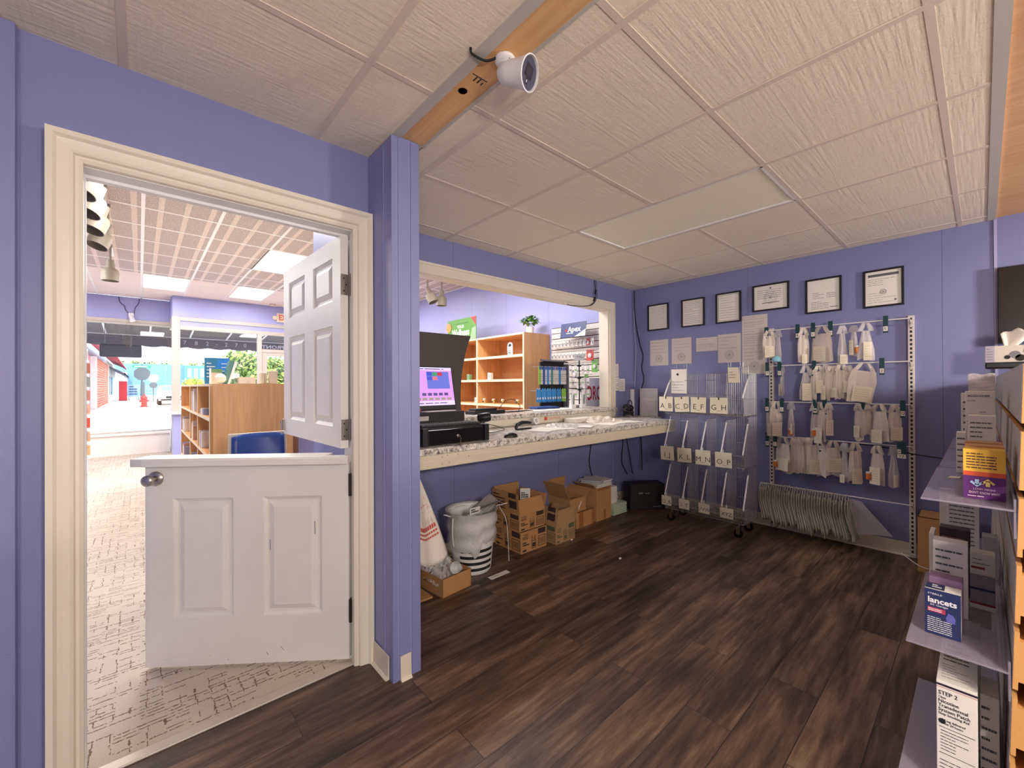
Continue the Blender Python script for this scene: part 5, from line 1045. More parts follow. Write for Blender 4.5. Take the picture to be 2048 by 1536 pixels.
def d_lan(t, T, w, h, d):
    p = MB(T); panel(p, T, w, h, 0, 1, 0, 1); p.mi(1); panel(p, T, w, h, .08, .58, .50, .60, -.0008); p.mi(2)
    p.lathe([(.001, 0), (.009, 0), (.009, .0005), (.001, .0005)], (-.0008, -w*.45, h*.43), (-1, 0, 0), 14).slab([(-.0008, -w*.2, h*.35), (-.0008, -w*.7, h*.35), (-.0008, -w*.6, h*.52), (-.0008, -w*.3, h*.55)], (-.0004, 0, 0)); obj('panels', p, [CM('navy_print', FX('navy')), CM('red_band', (176, 56, 84)), CM('lilac_print', (96, 98, 170))], t)
    q_ = MB(T).text('lancets', (-.0012, w*.02, h*.76), RT, Z_, .0205, w*1.6, .03).text('STERILE', (-.0012, w*.42, h*.90), RT, Z_, .006, w*.8).text('30 Gauge', (-.0012, w*.2, h*.66), RT, Z_, .007, w*1.0)
    q_.lines((-.0012, w*.85, h*.05), RT, Z_, w*1.5, h*.35, 8, .0017, 4, .9).lines((-.0014, w*.8, h*.515), RT, Z_, w*.85, h*.07, 2, .002, 2); obj('lettering', q_, WHITE, t)
    q2 = MB(T).quad((.004, w*.98, h+.0006), (d-.002, w*.98, h+.0006), (d-.002, -w*.1, h+.0006), (.004, -w*.1, h+.0006)).mi(1).lines((.012, w*.6, h+.001), (0, -1, 0), (1, 0, 0), w*.6, d*.6, 2, .008, 3); obj('top_print', q2, [CM('navy_print', FX('navy')), WHITE], t)
pbox('lancet_box', 'dark blue carton of lancets with white lettering on the nearest middle shelf', 1.585, .040, .107, .6505, .770, .05, PAPER, d_lan)
pbox('lancet_box', 'carton with purple and white top directly behind the dark blue lancets', 1.645, .038, .102, .6505, .785, .05, CM('mauve_carton', (140, 110, 140)), d_sheet(4))
pbox('medicine_box', 'tall white carton with lines of text behind the lancets', 1.75, .030, .100, .6505, .860, .05, PAPER, d_sheet(9))
pbox('medicine_box', 'white narrow carton left of the tall text carton, mostly hidden', 1.82, .101, .112, .6505, .86, .08, PAPER)
def d_dark(t, T, w, h, d): obj('printing', MB(T).lines((-.0006, w*.85, h*.62), RT, Z_, w*1.6, h*.3, 2, h*.05, 2), CM('pale_red_print', (190, 140, 140)), t)
pbox('medicine_box', 'dark plum carton with green and white specks on the middle shelf', 1.93, .028, .095, .6505, .858, .05, CM('plum_carton', (70, 50, 56)), d_dark)
def d_mix(t, T, w, h, d):
    p = MB(T); panel(p, T, w, h, 0, 1, .12, .62); p.mi(1); panel(p, T, w, h, 0, 1, .34, .38, -.0008); p.mi(2); panel(p, T, w, h, 0, 1, .08, .12); panel(p, T, w, h, .05, .6, .72, .76); p.mi(3); p.lines((-.0006, w*.8, h*.78), RT, Z_, w*1.5, h*.15, 2, .002)
    obj('panels', p, [CM('grey_print', FX('grey')), CM('navy_print', FX('navy')), CM('dark_red_print', FX('red')), INK], t)
pbox('medicine_box', 'white carton with a grey panel and dark red stripe against the slatwall', 1.86, -.022, .028, .6505, .815, .05, PAPER, d_mix)
pbox('leaflet_holder', 'tall white leaflet covered with small text on the far middle shelf', 2.2, .010, .088, .6505, .905, .04, PAPER, d_sheet(15))
pbox('leaflet_holder', 'plain white card behind the tall leaflet on the far middle shelf', 2.42, .075, .118, .6505, .895, .03, PAPER)
pbox('medicine_box', 'small clear-packed white carton by the slatwall on the middle shelf', 2.14, -.03, .004, .6505, .80, .06, CM('pale_grey_carton', (190, 184, 184)))
def d_nic(t, T, w, h, d):
    p = MB(T); panel(p, T, w, h, 0, 1, .955, .975); p.mi(1); panel(p, T, w, h, 0, 1, .94, .945); obj('stripe', p, [CM('dark_plum_print', (44, 30, 46)), CM('red_line', (186, 120, 110))], t)
    q_ = MB(T)
    for s_, z_, sz, wd in (('STEP 2', .89, .014, .95), ('Clear', .85, .008, .4), ('Nicotine', .815, .012, 1.0), ('Transdermal', .775, .012, 1.45), ('System Patch', .735, .012, 1.55), ('Stop Smoking Aid', .70, .009, 1.5), ('14 mg delivered', .645, .008, 1.1), ('over 24 hours', .615, .008, 1.0)):
        off = -w*.2 if sz < .009 and wd > .9 else 0; q_.text(s_, (-.0008, w*.9-w*wd*.5+off, h*z_), RT, Z_, sz, w*wd, .015)
    q_.sphere((-.001, w*.72, h*.63), .007, 8, (.1, 1, 1)); q_.lines((-.0008, w*.8, h*.36), RT, Z_, w*1.5, h*.2, 7, .0017, 5).lines((-.0008, w*.85, h*.05), RT, Z_, w*1.6, h*.24, 7, .0018, 6)
    for a in ((.88, -.86, .575, .580), (.88, -.86, .335, .34)): q_.quad((-.0008, w*a[0], h*a[2]), (-.0008, w*a[1], h*a[2]), (-.0008, w*a[1], h*a[3]), (-.0008, w*a[0], h*a[3]))
    obj('lettering', q_, INKB, t)
    obj('top_print', MB(T).lines((.02, w*.8, h+.0006), (0, -1, 0), (1, 0, 0), w*1.5, d*.4, 6, .002, 8).lines((d*.55, w*.8, h+.0006), (0, -1, 0), (1, 0, 0), w*1.5, d*.4, 4, .006, 9), mat('rust_print', (110, 60, 50), .7), t)
pbox('patch_box', 'tall white nicotine patch carton lettered STEP 2 on the nearest bottom shelf', 1.545, .012, .084, .2755, .553, .215, PAPER, d_nic)
pbox('patch_box', 'white carton with striped top edge behind the STEP 2 carton', 1.79, .008, .078, .2755, .585, .13, PAPER, d_sheet(8))
pbox('patch_box', 'white carton with a dark stripe pressed between the STEP 2 carton and the slatwall', 1.62, -.024, .009, .2755, .52, .10, PAPER, d_sheet(8))
carton('plain brown carton on the floor by the far wall behind the acrylic shelves', 4.22, .19, 0, .24, .24, .385, R(-90), (), False, False)
tag(obj('wire', MB().tube(spline([(4.36, .30, .03), (4.25, .40, .06), (4.1, .38, .09), (4.06, .3, .05), (4.08, .22, .03)]), .003, 5), WHITE), 'white wire loop on the floor beside the slotted upright', 'wire')
# black device and tissue box on the cabinet
tag(obj('black_tray', MB().box((3.86, -.34, 1.363), (4.06, -.12, 1.412)).slab([(3.86, -.012, 1.41), (4.06, -.012, 1.41), (4.06, -.35, 1.41), (3.86, -.35, 1.41)], (0, 0, .035)), BLACK, bevel=.006), 'black tray under the tissue box on top of the cabinet', 'tray')
ts = thing('tissue_box', 'white tissue box with a dark printed pattern and a tissue pulled up', 'tissue box', (3.96, -.135, 1.446))
obj('carton', MB().box((3.88, -.26, 1.4455), (4.0, -.012, 1.545)), mat('tissue_carton', (214, 206, 196), .6), ts, bevel=.002)
pr_ = MB(); pr_.quad((3.8795, -.014, 1.447), (3.8795, -.05, 1.447), (3.8795, -.05, 1.544), (3.8795, -.014, 1.544)).mi(1)
for k, (c, z, r_) in enumerate(((-.13, 1.49, .022), (-.15, 1.47, .02), (-.18, 1.51, .018), (-.10, 1.475, .012), (-.20, 1.48, .02))): pr_.mi(1 if k % 2 else 2).lathe([(.001, 0), (r_, 0), (r_, .0006), (.001, .0006)], (3.879, c, z), (-1, 0, 0), 12)
pr_.mi(2).lines((3.879, -.018, 1.455), RT, Z_, .028, .08, 5, .004, 3); obj('printing', pr_, [mat('lilac_carton_end', (176, 170, 190), .6), BLACK2, GREYP], ts)
obj('tissue', MB().grid(lambda u, v: Vector((3.94+.02*math.sin(u*6)*v+.01*v, -.115-.03*v-(u-.5)*(.05+.09*v), 1.54+.11*v-.03*abs(u-.45)*v*2+.006*math.sin(u*15))), 12, 8), PAPER, ts, smooth=True, solid=.0015)
# ================================================================== SHOP INTERIOR
# bookcase against the end wall, shelves facing left
def bookcase(label, x0, x1, y0, y1, z0, z1, shelves, bays, m=OAK, back='x'):
    """open towards -X, carcass y0..y1"""
    t = thing('bookcase', label, 'bookcase', ((x0+x1)/2, (y0+y1)/2, z0)); th = .025
    obj('side_panel', MB().box((x0, y0, z0), (x1, y0+th, z1)), m, t); obj('side_panel', MB().box((x0, y1-th, z0), (x1, y1, z1)), m, t)
    obj('back_panel', MB().box((x1-.01, y0+th, z0), (x1-.001, y1-th, z1-th)), OAKX, t); obj('top_panel', MB().box((x0, y0+th, z1-th), (x1-.01, y1-th, z1)), m, t)
    for z in shelves:
        obj('shelf', MB().box((x0+.01, y0+th, z-.02), (x1-.01, y1-th, z)), m, t)
    e = MB()
    for y in [y0, y1-th]: e.box((x0-.003, y, z0), (x0, y+th, z1))
    for y in bays: e.box((x0-.003, y-th/2, z0), (x0+.01, y+th/2, z1))
    for z in shelves: e.box((x0-.001, y0+th, z-.035), (x0+.01, y1-th, z))
    e.box((x0-.002, y0+th, z1-th), (x0, y1-th, z1)); obj('edge_band', e, EDGEB, t)
    for y in bays: obj('divider', MB().box((x0+.01, y-th/2, z0), (x1-.01, y+th/2, z1-th)), m, t)
    s = MB()
    for y in [y0+th+.0]+[y+th/2 for y in bays]:
        for x in (x0+.09, x1-.09): s.box((x, y, z0+.05), (x+.012, y+.0015, z1-.05))
    obj('shelf_standards', s, DARKMETAL, t); return t
bookcase('light oak bookcase with a cream shelf edge seen through the pass-through window', 3.888, 4.39, 4.12, 6.62, .3, 2.045, [.62, 1.05, 1.41, 1.75], [5.18, 5.95])
for k, (y, txt) in enumerate(((4.30, 'nearest the side panel'), (4.62, 'second from the side panel'), (4.83, 'third from the side panel'), (5.05, 'fourth from the side panel'))):
    t = thing('small_jar', f'small tan jar with a dark label on the lowest shelf, {txt}', 'jar', (3.93, y, 1.05), 'small jars on the oak bookcase')
    obj('jar', MB().lathe([(.001, 0), (.022, 0), (.022, .05), (.018, .055)], (3.93, y, 1.051), n=14), mat('tan_jar', (196, 154, 90), .4), t, smooth=True); obj('lid', MB().lathe([(.021, .055), (.023, .056), (.023, .072), (.001, .073)], (3.93, y, 1.051), n=14), CREAM, t)
    obj('jar_label', MB().box((3.9065, y-.012, 1.068), (3.9078, y+.014, 1.088)), BLACK2, t)
for k, (y, z, w, h, m, txt) in enumerate(((4.96, 1.412, .07, .10, PAPER, 'white box with green print on the middle shelf of the oak bookcase'), (5.235, 1.412, .05, .09, PAPER, 'small white bottle-shaped box at the divider of the oak bookcase'), (5.50, 1.412, .07, .09, mat('green_print_box', (120, 160, 110), .6), 'green and white packet half hidden by the dark board'), (5.30, 1.052, .06, .08, PAPER, 'white packet on the low shelf beside the dark board'))):
    tag(obj('packet', MB().box((3.95, y-w/2, z), (4.0, y+w/2, z+h)).mi(1).lines((3.9495, y+w*.4, z+.02), RT, Z_, w*.8, h*.6, 3, .008, k), [m, INK]), txt, 'packet')
oc = MB().slab([(3.97, 4.50+a, 1.752+b_) for a, b_ in ((.05, 0), (.06, .12), (.045, .17), (0, .19), (-.045, .17), (-.05, .1), (-.05, 0))], (.012, 0, 0)).mi(1)
oc.slab([(3.9695, 4.50+a, 1.752+b_) for a, b_ in ((.03, .12), (.035, .15), (0, .17), (-.03, .15), (-.025, .13))], (-.001, 0, 0)).lines((3.969, 4.54, 1.76), RT, Z_, .07, .1, 4, .01, 3)
tag(obj('counter_card', oc, [WHITE, INKB]), 'white rounded cutout card standing on the top shelf of the oak bookcase', 'card')
# plant
def leafy(name_mats, c, r, n, h, seed, parent=None, ll=.09, lw=.05):
    q = random.Random(seed); mb = MB()
    for k in range(n):
        a = q.uniform(0, 6.28); e = q.uniform(.1, 1.2); d = Vector((math.cos(a)*math.cos(e), math.sin(a)*math.cos(e), math.sin(e)*.8)); p = Vector(c)+d*r*q.uniform(.5, 1)+Z_*h
        o = d.cross(Z_).normalized(); tip = p+d*ll-Z_*ll*.45; mid = p+d*ll*.45; mb.mi(k % 2).add([p, mid+o*lw/2, tip, mid-o*lw/2, mid+Z_*.008], [(0, 1, 4), (1, 2, 4), (2, 3, 4), (3, 0, 4)])
    return mb
LG = [mat('light_green_leaf', (112, 160, 62), .5), mat('dark_green_leaf', (46, 92, 40), .5)]
pl = thing('potted_plant', 'small green plant in a white pot on top of the oak bookcase', 'plant', (4.15, 4.27, 2.045))
obj('pot', MB().lathe([(.001, 0), (.05, 0), (.058, .10), (.052, .10), (.045, .02)], (4.15, 4.27, 2.046), n=20), WHITE, pl, smooth=True)
obj('leaves', leafy(0, (4.15, 4.27, 2.20), .10, 60, .0, 4, ll=.10, lw=.06), LG, pl)
m_ = MB(); q = random.Random(8)
for k in range(9): a = k*.7; m_.tube([(4.15, 4.27, 2.10), (4.15+.03*math.cos(a), 4.27+.03*math.sin(a), 2.16), (4.15+.09*math.cos(a), 4.27+.09*math.sin(a), 2.22)], .002, 4)
obj('stems', m_, LG[0], pl)
# green wellness sign
gs = thing('sign', 'green shop sign lettered YOUR Wellness standing on the oak bookcase', 'sign', (3.98, 5.72, 2.046))
obj('board', MB().box((3.96, 5.30, 2.046), (3.97, 6.10, 2.42)).mi(1).quad((3.9592, 5.44, 2.42), (3.9592, 5.30, 2.42), (3.9592, 5.30, 2.28)).mi(2).quad((3.959, 5.46, 2.06), (3.959, 5.30, 2.06), (3.959, 5.30, 2.26), (3.959, 5.40, 2.24)).mi(3).lathe([(.001, 0), (.075, 0), (.075, .004), (.001, .004)], (3.956, 6.06, 2.30), (-1, 0, 0), 18).mi(4).quad((3.9588, 5.50, 2.34), (3.9588, 5.92, 2.34), (3.9588, 5.92, 2.35), (3.9588, 5.50, 2.35)), [mat('bright_green_board', (78, 142, 36), .5), mat('tomato_red_print', (200, 50, 50), .5), mat('grey_green_print', (140, 170, 130), .5), mat('orange_fruit_print', (236, 140, 60), .5), mat('dark_green_print', (40, 90, 40), .5)], gs)
obj('lettering', MB().text('YOUR', (3.9585, 5.72, 2.29), RT, Z_, .07, .20, .02).text('Wellness', (3.9585, 5.72, 2.19), RT, Z_, .16, .50, .03), WHITE, gs)
# slatwall on the end wall
sw = thing('slatwall', 'cream slatwall full of small hooks and packets on the shop end wall', 'display wall', (4.37, 3.5, .9)); mb = MB()
z = .9
while z < 2.10:
    mb.mi(0).box((4.372, 2.95, z), (4.392, 4.06, z+.066)).mi(1).box((4.380, 2.95, z+.066), (4.392, 4.06, z+.0765)); z += .0765
obj('slats', mb, [mat('cream_slat', (232, 224, 214), .45), mat('slot_recess', (76, 66, 60), .8)], sw)
hk = MB()
for z in (1.93, 1.775, 1.62, 1.47):
    for k in range(13): y = 3.98-.062*k; hk.cyl((4.372, y, z), (4.27, y, z-.012), .0022, 4)
obj('hooks', hk, CHROME, sw); 
PK = [PAPER, mat('silver_packet', (176, 172, 172), .35), mat('red_packet', (196, 66, 62), .5), mat('green_packet', (110, 168, 80), .5), mat('clear_blister', (210, 204, 200), .25)]
hk = MB()
for y, z in ((3.30, 1.77), (3.36, 1.46), (3.23, 1.64), (3.70, 1.50), (3.55, 1.52), (3.45, 1.35)): hk.cyl((4.374, y, z-.006), (4.255, y, z-.008), .003, 4)
obj('hooks', hk, CHROME, sw)
k = 0
for r_, z in enumerate((1.925, 1.768)):
    for c in range(12):
        y = 3.965-.062*c; k += 1; m = PK[2] if (r_ == 0 and c == 10) else PK[0]
        mb = MB().box((4.285, y-.022, z-.092), (4.287, y+.022, z-.008)).mi(1).box((4.275, y-.012, z-.078), (4.285, y+.012, z-.04)).mi(2).lines((4.2845, y+.014, z-.035), RT, Z_, .028, .02, 2, .003, k)
        tag(obj('packet', mb, [m, PK[1], INK]), f'small white card packet on the {"upper" if r_ == 0 else "lower"} hook row of the cream slatwall', 'packet', f'small packets on the {"upper" if r_ == 0 else "lower"} slatwall hook row')
for k, (y, z, w, h, m, txt) in enumerate(((3.30, 1.63, .11, .14, 2, 'red and white packet low on the right of the cream slatwall'), (3.36, 1.36, .06, .10, 3, 'green packet above the white lettered sign'), (3.23, 1.48, .09, .16, 3, 'green packet with a grey hook top at the right of the cream slatwall'), (3.70, 1.38, .12, .12, 4, 'clear packet behind the black spinner rack, left'), (3.55, 1.40, .10, .12, 1, 'silver packet behind the black spinner rack, right'), (3.45, 1.20, .12, .15, 4, 'clear packet low behind the black spinner rack'))):
    tag(obj('packet', MB().box((4.26, y-w/2, z), (4.264, y+w/2, z+h)).mi(1).sphere((4.255, y, z+h*.45), min(w, h)*.3, 8, (.3, 1, 1)).mi(2).lines((4.259, y+w*.4, z+h*.75), RT, Z_, w*.8, h*.2, 2, .008, k), [PK[m], PK[4] if m != 4 else GREYP, INK]), txt, 'packet')
ap = thing('sign', 'dark blue sign lettered Apex at the top of the cream slatwall', 'sign', (4.2, 3.53, 1.94)); T = Matrix.Translation((4.21, 3.535, 2.035)) @ Matrix.Rotation(R(8), 4, 'Y')
obj('board', MB(T).box((0, -.21, -.09), (.006, .21, .10)).mi(1).slab([(-.0006, -.03, -.09), (-.0006, -.21, -.09), (-.0006, -.21, -.0)], (-.0004, 0, 0)), [mat('royal_blue_board', (28, 44, 104), .4), WHITE], ap)
obj('bracket', MB().cyl((4.215, 3.45, 2.04), (4.374, 3.45, 2.04), .006, 6).cyl((4.215, 3.62, 2.04), (4.374, 3.62, 2.04), .006, 6), CHROME, ap)
obj('lettering', MB(T).text('Apex', (-.001, -.02, .01), RT, Z_, .10, .22, .02).lines((-.001, .11, -.045), RT, Z_, .24, .016, 1, .008).mi(1).lathe([(.001, 0), (.02, 0)], (-.0012, .115, .005), (-1, 0, 0), 12), [WHITE, mat('red_dot_print', (206, 70, 80), .5)], ap)
# black spinner rack with glasses chains
sr = thing('spinner_rack', 'black pole spinner rack of small hanging goods on the ledge', 'rack', (3.74, 3.05, 1.069))
(obj('header_plate', MB().box((3.74, 2.98, 1.60), (3.745, 3.12, 1.67)).mi(1).quad((3.739, 3.08, 1.655), (3.739, 3.065, 1.655), (3.739, 3.072, 1.635)).lines((3.739, 3.05, 1.625), RT, Z_, .06, .03, 2, .006), [mat('grey_sign_plate', (150, 150, 152), .4), INKB], sr))
p = MB().cyl((3.74, 3.05, 1.069), (3.74, 3.05, 1.60), .008, 8).cyl((3.74, 3.05, 1.069), (3.74, 3.05, 1.078), .06, 14); obj('pole', p, BLACK, sr)
for z in (1.54, 1.40, 1.27):
    a = MB(); a.lathe([(.02, -.01), (.024, 0), (.02, .01)], (3.74, 3.05, z), n=10)
    for k in range(8): an = k*.785+.3; a.cyl((3.74, 3.05, z), (3.74+.12*math.cos(an), 3.05+.12*math.sin(an), z+.012), .0025, 4)
    obj('hook_arms', a, BLACK, sr)
for zi, z in enumerate((1.54, 1.40, 1.27)):
    for k in range(8):
        an = k*.785+.3; x, y = 3.74+.105*math.cos(an), 3.05+.105*math.sin(an)
        tag(obj('eyewear_packet', MB().box((x-.003, y-.018, z-.085), (x+.003, y+.018, z+.0)).mi(1).sphere((x-.004, y, z-.05), .014, 8, (.4, 1, .7)), [PK[4], GREYP if (k+zi) % 2 else PK[3]]), 'small clear packet hanging on an arm of the black spinner rack', 'packet', 'packets on the black spinner rack')
# DROP OFF sign
ds = thing('sign', 'white sign lettered DROP OFF in red standing on the ledge by the jamb', 'sign', (4.0, 3.09, 1.069))
obj('board', MB().box((3.885, 3.085, 1.069), (4.36, 3.093, 1.405)), mat('sign_white', (228, 222, 214), .45), ds); obj('lettering', MB().text('DROP', (4.10, 3.084, 1.215), X_, Z_, .23, .34, .02), mat('deep_red_lettering', (178, 24, 34), .5), ds)
# pegboard stand with blue packets
pg = thing('display_stand', 'black pegboard counter stand hung with blue and green packets', 'display stand', (3.78, 3.48, 0))
obj('board', MB().box((3.56, 3.49, .96), (3.98, 3.51, 1.60)), BLACK2, pg); obj('side_post', MB().box((3.97, 3.42, .96), (3.995, 3.50, 1.58)), GREYP, pg); obj('canopy', MB().slab([(3.54, 3.43, 1.595), (3.99, 3.43, 1.595), (3.99, 3.50, 1.62), (3.56, 3.50, 1.62)], (0, 0, .012)), BLACK, pg)
obj('base', MB().box((3.56, 3.42, .0045), (3.99, 3.53, .96)), BLACK2, pg)
m_ = MB()
for z, n_, x0, dx in ((1.54, 14, 3.42, .034), (1.26, 12, 3.38, .043)):
    for k in range(n_): m_.cyl((x0+dx*k, 3.485, z-.004), (x0+dx*k, 3.35, z-.004), .003, 4)
    m_.cyl((x0, 3.48, z-.004), (3.97, 3.48, z-.004), .004, 4)
obj('peg_hooks', m_, CHROME, pg)
BL = [mat('sky_blue_packet', (54, 142, 206), .4), mat('deep_blue_packet', (34, 74, 150), .4), mat('lime_packet', (140, 196, 60), .4), mat('pale_packet', (222, 214, 206), .5), mat('teal_packet', (70, 140, 130), .5)]
for k in range(14):
    x = 3.42+.034*k; mi_ = [2, 3, 1, 3, 0, 3, 4, 3, 3, 3, 0, 3, 3, 3][k]
    tag(obj('packet', MB().box((x-.016, 3.36+(k % 2)*.004, 1.33), (x+.016, 3.366+(k % 2)*.004, 1.54)).mi(1).box((x-.010, 3.3585+(k % 2)*.004, 1.50), (x+.012, 3.36+(k % 2)*.004, 1.535)).mi(2).lines((x-.008, 3.3585+(k % 2)*.004, 1.36), X_, Z_, .02, .10, 4, .008, k), [BL[mi_], BL[1], INK]), 'tall slim packet on the upper pegs of the black display stand', 'packet', 'slim packets on the upper pegs')
for k in range(12):
    x = 3.38+.043*k; m = BL[0] if k < 10 else BL[2]
    tag(obj('packet', MB().slab([(x-.018, 3.36+(k % 2)*.004, 1.13), (x+.018, 3.36+(k % 2)*.004, 1.12), (x+.018, 3.36+(k % 2)*.004, 1.26), (x+.004, 3.36+(k % 2)*.004, 1.285), (x-.018, 3.36+(k % 2)*.004, 1.265)], (0, .005, 0)).mi(1).sphere((x, 3.358+(k % 2)*.004, 1.17), .013, 8, (1, .2, 1.2)), [m, WHITE]), 'blue packet with a white spot on the lower pegs of the black display stand', 'packet', 'blue packets on the lower pegs')
for k, (x, m) in enumerate(((3.60, 1), (3.66, 3), (3.68, 0))): pass
tag(obj('booklets', MB().slab(rect(3.25, 3.12, .32, .16, .1, 1.069), (0, 0, .012)).mi(1).slab(rect(3.24, 3.13, .30, .15, -.1, 1.0815), (0, 0, .01)), [mat('navy_booklet', (44, 60, 110), .5), BL[1]]), 'small pile of dark blue booklets on the ledge', 'booklets')
sheets('paper', 'white sheets lying on the ledge in front of the blue booklets', 'papers', [rect(3.0, 2.96, .5, .16, .02, 1.069), rect(3.28, 2.93, .36, .14, .1, 1.0705)])
tag(obj('clipboard', MB().slab(rect(2.72, 2.98, .34, .10, .03, 1.069), (0, 0, .006)), BLACK), 'black clipboard lying on the ledge left of the white sheets', 'clipboard')
tm = thing('card_terminal', 'black card terminal with a loose cable on the ledge behind the printer', 'card terminal', (2.33, 2.95, 1.069))
obj('terminal_body', MB().box((2.14, 2.88, 1.069), (2.48, 3.03, 1.10)).box((2.16, 2.90, 1.10), (2.40, 3.0, 1.118)), BLACK, tm, bevel=.004)
obj('terminal_cable', MB().tube(spline([(2.42, 2.9, 1.11), (2.48, 2.88, 1.18), (2.58, 2.88, 1.19), (2.64, 2.86, 1.13), (2.60, 2.84, 1.075)]), .003, 5), BLACK, tm)
sheets('paper', 'curled white receipt on the ledge above the monitor side', 'paper', [rect(2.2, 2.84, .2, .08, .2, 1.069)])
for k, (x, y) in enumerate(((3.56, 3.0), (3.66, 2.94))):
    t = thing('sample_stand', ('white small holder of green and white sample tubes, left of the spinner pole', 'white small holder of green and white sample tubes, in front of the spinner pole')[k], 'sample holder', (x, y, 1.069)); obj('tray', MB().box((x-.035, y-.02, 1.069), (x+.035, y+.02, 1.11)), WHITE, t)
    obj('tubes', MB().cyl((x-.02, y, 1.10), (x-.026, y, 1.22), .008, 8).cyl((x, y, 1.10), (x+.004, y, 1.23), .008, 8).mi(1).cyl((x+.02, y, 1.10), (x+.024, y, 1.215), .008, 8).cyl((x-.01, y+.01, 1.10), (x-.01, y+.01, 1.225), .007, 8), [WHITE, mat('dark_green_tube', (50, 84, 66), .4)], t)
# track lights
def track(x0, y0, x1, y1, label):
    return tag(obj('track_rail', MB().box((min(x0, x1)-.017, min(y0, y1)-.017, SH-.035), (max(x0, x1)+.017, max(y0, y1)+.017, SH-.001)), TBARW), label, 'track light rail')
track(-.265, 3.4, -.265, 7.7, 'white lighting track with six spotlights above the left side of the shop')
track(2.6, 5.85, 4.2, 5.85, 'white lighting track on the shop ceiling seen through the pass-through')
SPM = mat('beige_spot_housing', (150, 140, 122), .5)
def spot(x, y, d, label, grp=None):
    t = thing('track_spotlight', label, 'spotlight', (x, y, SH-.035), grp); d = Vector(d).normalized(); piv = Vector((x, y, SH-.24))
    obj('adapter', MB().box((x-.018, y-.04, SH-.06), (x+.018, y+.04, SH-.036)).cyl((x, y, SH-.06), (x, y, SH-.25), .013, 8), SPM, t)
    obj('housing', MB().lathe([(.001, -.02), (.034, -.018), (.038, .05), (.042, .075), (.074, .10), (.083, .13), (.083, .235), (.077, .235), (.074, .15), (.001, .14)], piv, d, 24), SPM, t, smooth=True)
    obj('bulb_recess', MB().lathe([(.001, 0), (.062, 0)], piv+d*.165, d, 20), BLACK2, t); return t
spot(-.265, 7.1, (0, .0, -1), 'beige track spotlight farthest from the doorway, pointing straight down')
for k, (y, txt) in enumerate(((5.55, 'second farthest'), (5.02, 'third farthest'), (4.55, 'third nearest'), (4.12, 'second nearest'), (3.72, 'nearest'))):
    spot(-.225, y, (-.34, -.22, -1), f'beige track spotlight over the left of the shop, {txt} to the doorway')
spot(3.42, 5.85, (.30, -.35, -1), 'beige track spotlight seen through the pass-through, tilted towards us'); spot(3.68, 5.85, (0, .02, -1), 'beige track spotlight seen through the pass-through, pointing straight down')
# oak gondola, items on it
gx0, gx1 = .430, 1.05; gy = [4.2, 5.15, 5.96, 7.3]
gd = thing('bookcase', 'wide oak shelving unit with its flat end facing the doorway', 'bookcase', (.74, 5.7, 0))
obj('end_panel', MB().box((gx0+.02, gy[0], .0), (gx1, gy[0]+.022, 1.345)), OAK, gd); obj('core_panel', MB().box(((gx0+gx1)/2-.01, gy[0]+.022, .0), ((gx0+gx1)/2+.01, gy[3], 1.345)), OAKX, gd)
obj('top_panel', MB().box((gx0, gy[0]+.022, 1.325), (gx1, gy[3], 1.345)), EDGEB, gd)
for y in gy: obj('upright', MB().box((gx0, y if y != gy[0] else y+.0221, 0), (gx1 if y == gy[3] else (gx0+gx1)/2-.01, y+.03, 1.325)).mi(1).box((gx0-.003, y-.002, 0), (gx0, y+.030, 1.345)), [OAK, EDGEB], gd)
for z in (.10, .42, .74, 1.06): obj('shelf', MB().box((gx0, gy[0]+.03, z-.02), (gx1, gy[3], z)).mi(1).box((gx0-.002, gy[0]+.03, z-.025), (gx0, gy[3], z)), [OAK, EDGEB], gd)
bk = [(4.90, .742, 4, .15), (4.75, 1.062, 5, .06), (5.72, .742, 3, .20), (5.62, 1.062, 5, .24), (6.9, .742, 6, .18), (6.95, .422, 5, .15), (5.7, .422, 4, .16), (4.88, .422, 4, .17)]
bc = [PAPER, mat('blue_spine', (150, 160, 190), .6), mat('tan_spine', (200, 160, 130), .6), mat('white_spine', (222, 216, 212), .6)]
for k, (y, z, n_, h) in enumerate(bk):
    for i in range(n_):
        hh = h*(1-.12*((i*7+k) % 3)); yy = y+i*.055
        tag(obj('book', MB().box((gx0+.006, yy, z), (gx0+.19, yy+.04, z+hh)), bc[(i+k) % 4]), 'pale book or box standing on a shelf of the wide oak unit', 'book', 'books on the open side of the oak unit')
GT = 1.347
dbx = thing('display_box', 'blue and teal printed display board standing on the oak unit', 'display board', (.49, 4.7, GT))
obj('board', MB().box((.385+.05, 4.62, GT), (.62, 4.63, GT+.235)).mi(1).quad((.5, 4.6195, GT+.08), (.62, 4.6195, GT+.12), (.62, 4.6195, GT+.235), (.54, 4.6195, GT+.235)), [mat('teal_board', (44, 116, 150), .5), mat('blue_board', (40, 120, 196), .5)], dbx)
obj('printing', MB().lines((.45, 4.619, GT+.05), X_, Z_, .07, .15, 5, .008, 4).lines((.56, 4.619, GT+.1), X_, Z_, .05, .1, 3, .006, 5), WHITE, dbx)
tag(obj('card_rack', MB().box((.47, 4.5, GT), (.55, 4.56, GT+.10)).mi(1).box((.469, 4.498, GT+.10), (.551, 4.562, GT+.13)), [mat('cream_box', (226, 206, 176), .6), mat('green_lid', (110, 150, 96), .6)]), 'cream box with a green top in front of the blue board', 'box')
tag(obj('white_post', MB().box((.455, 4.46, GT), (.467, 4.48, GT+.135)), WHITE), 'thin white strip standing at the corner of the oak unit top', 'strip')
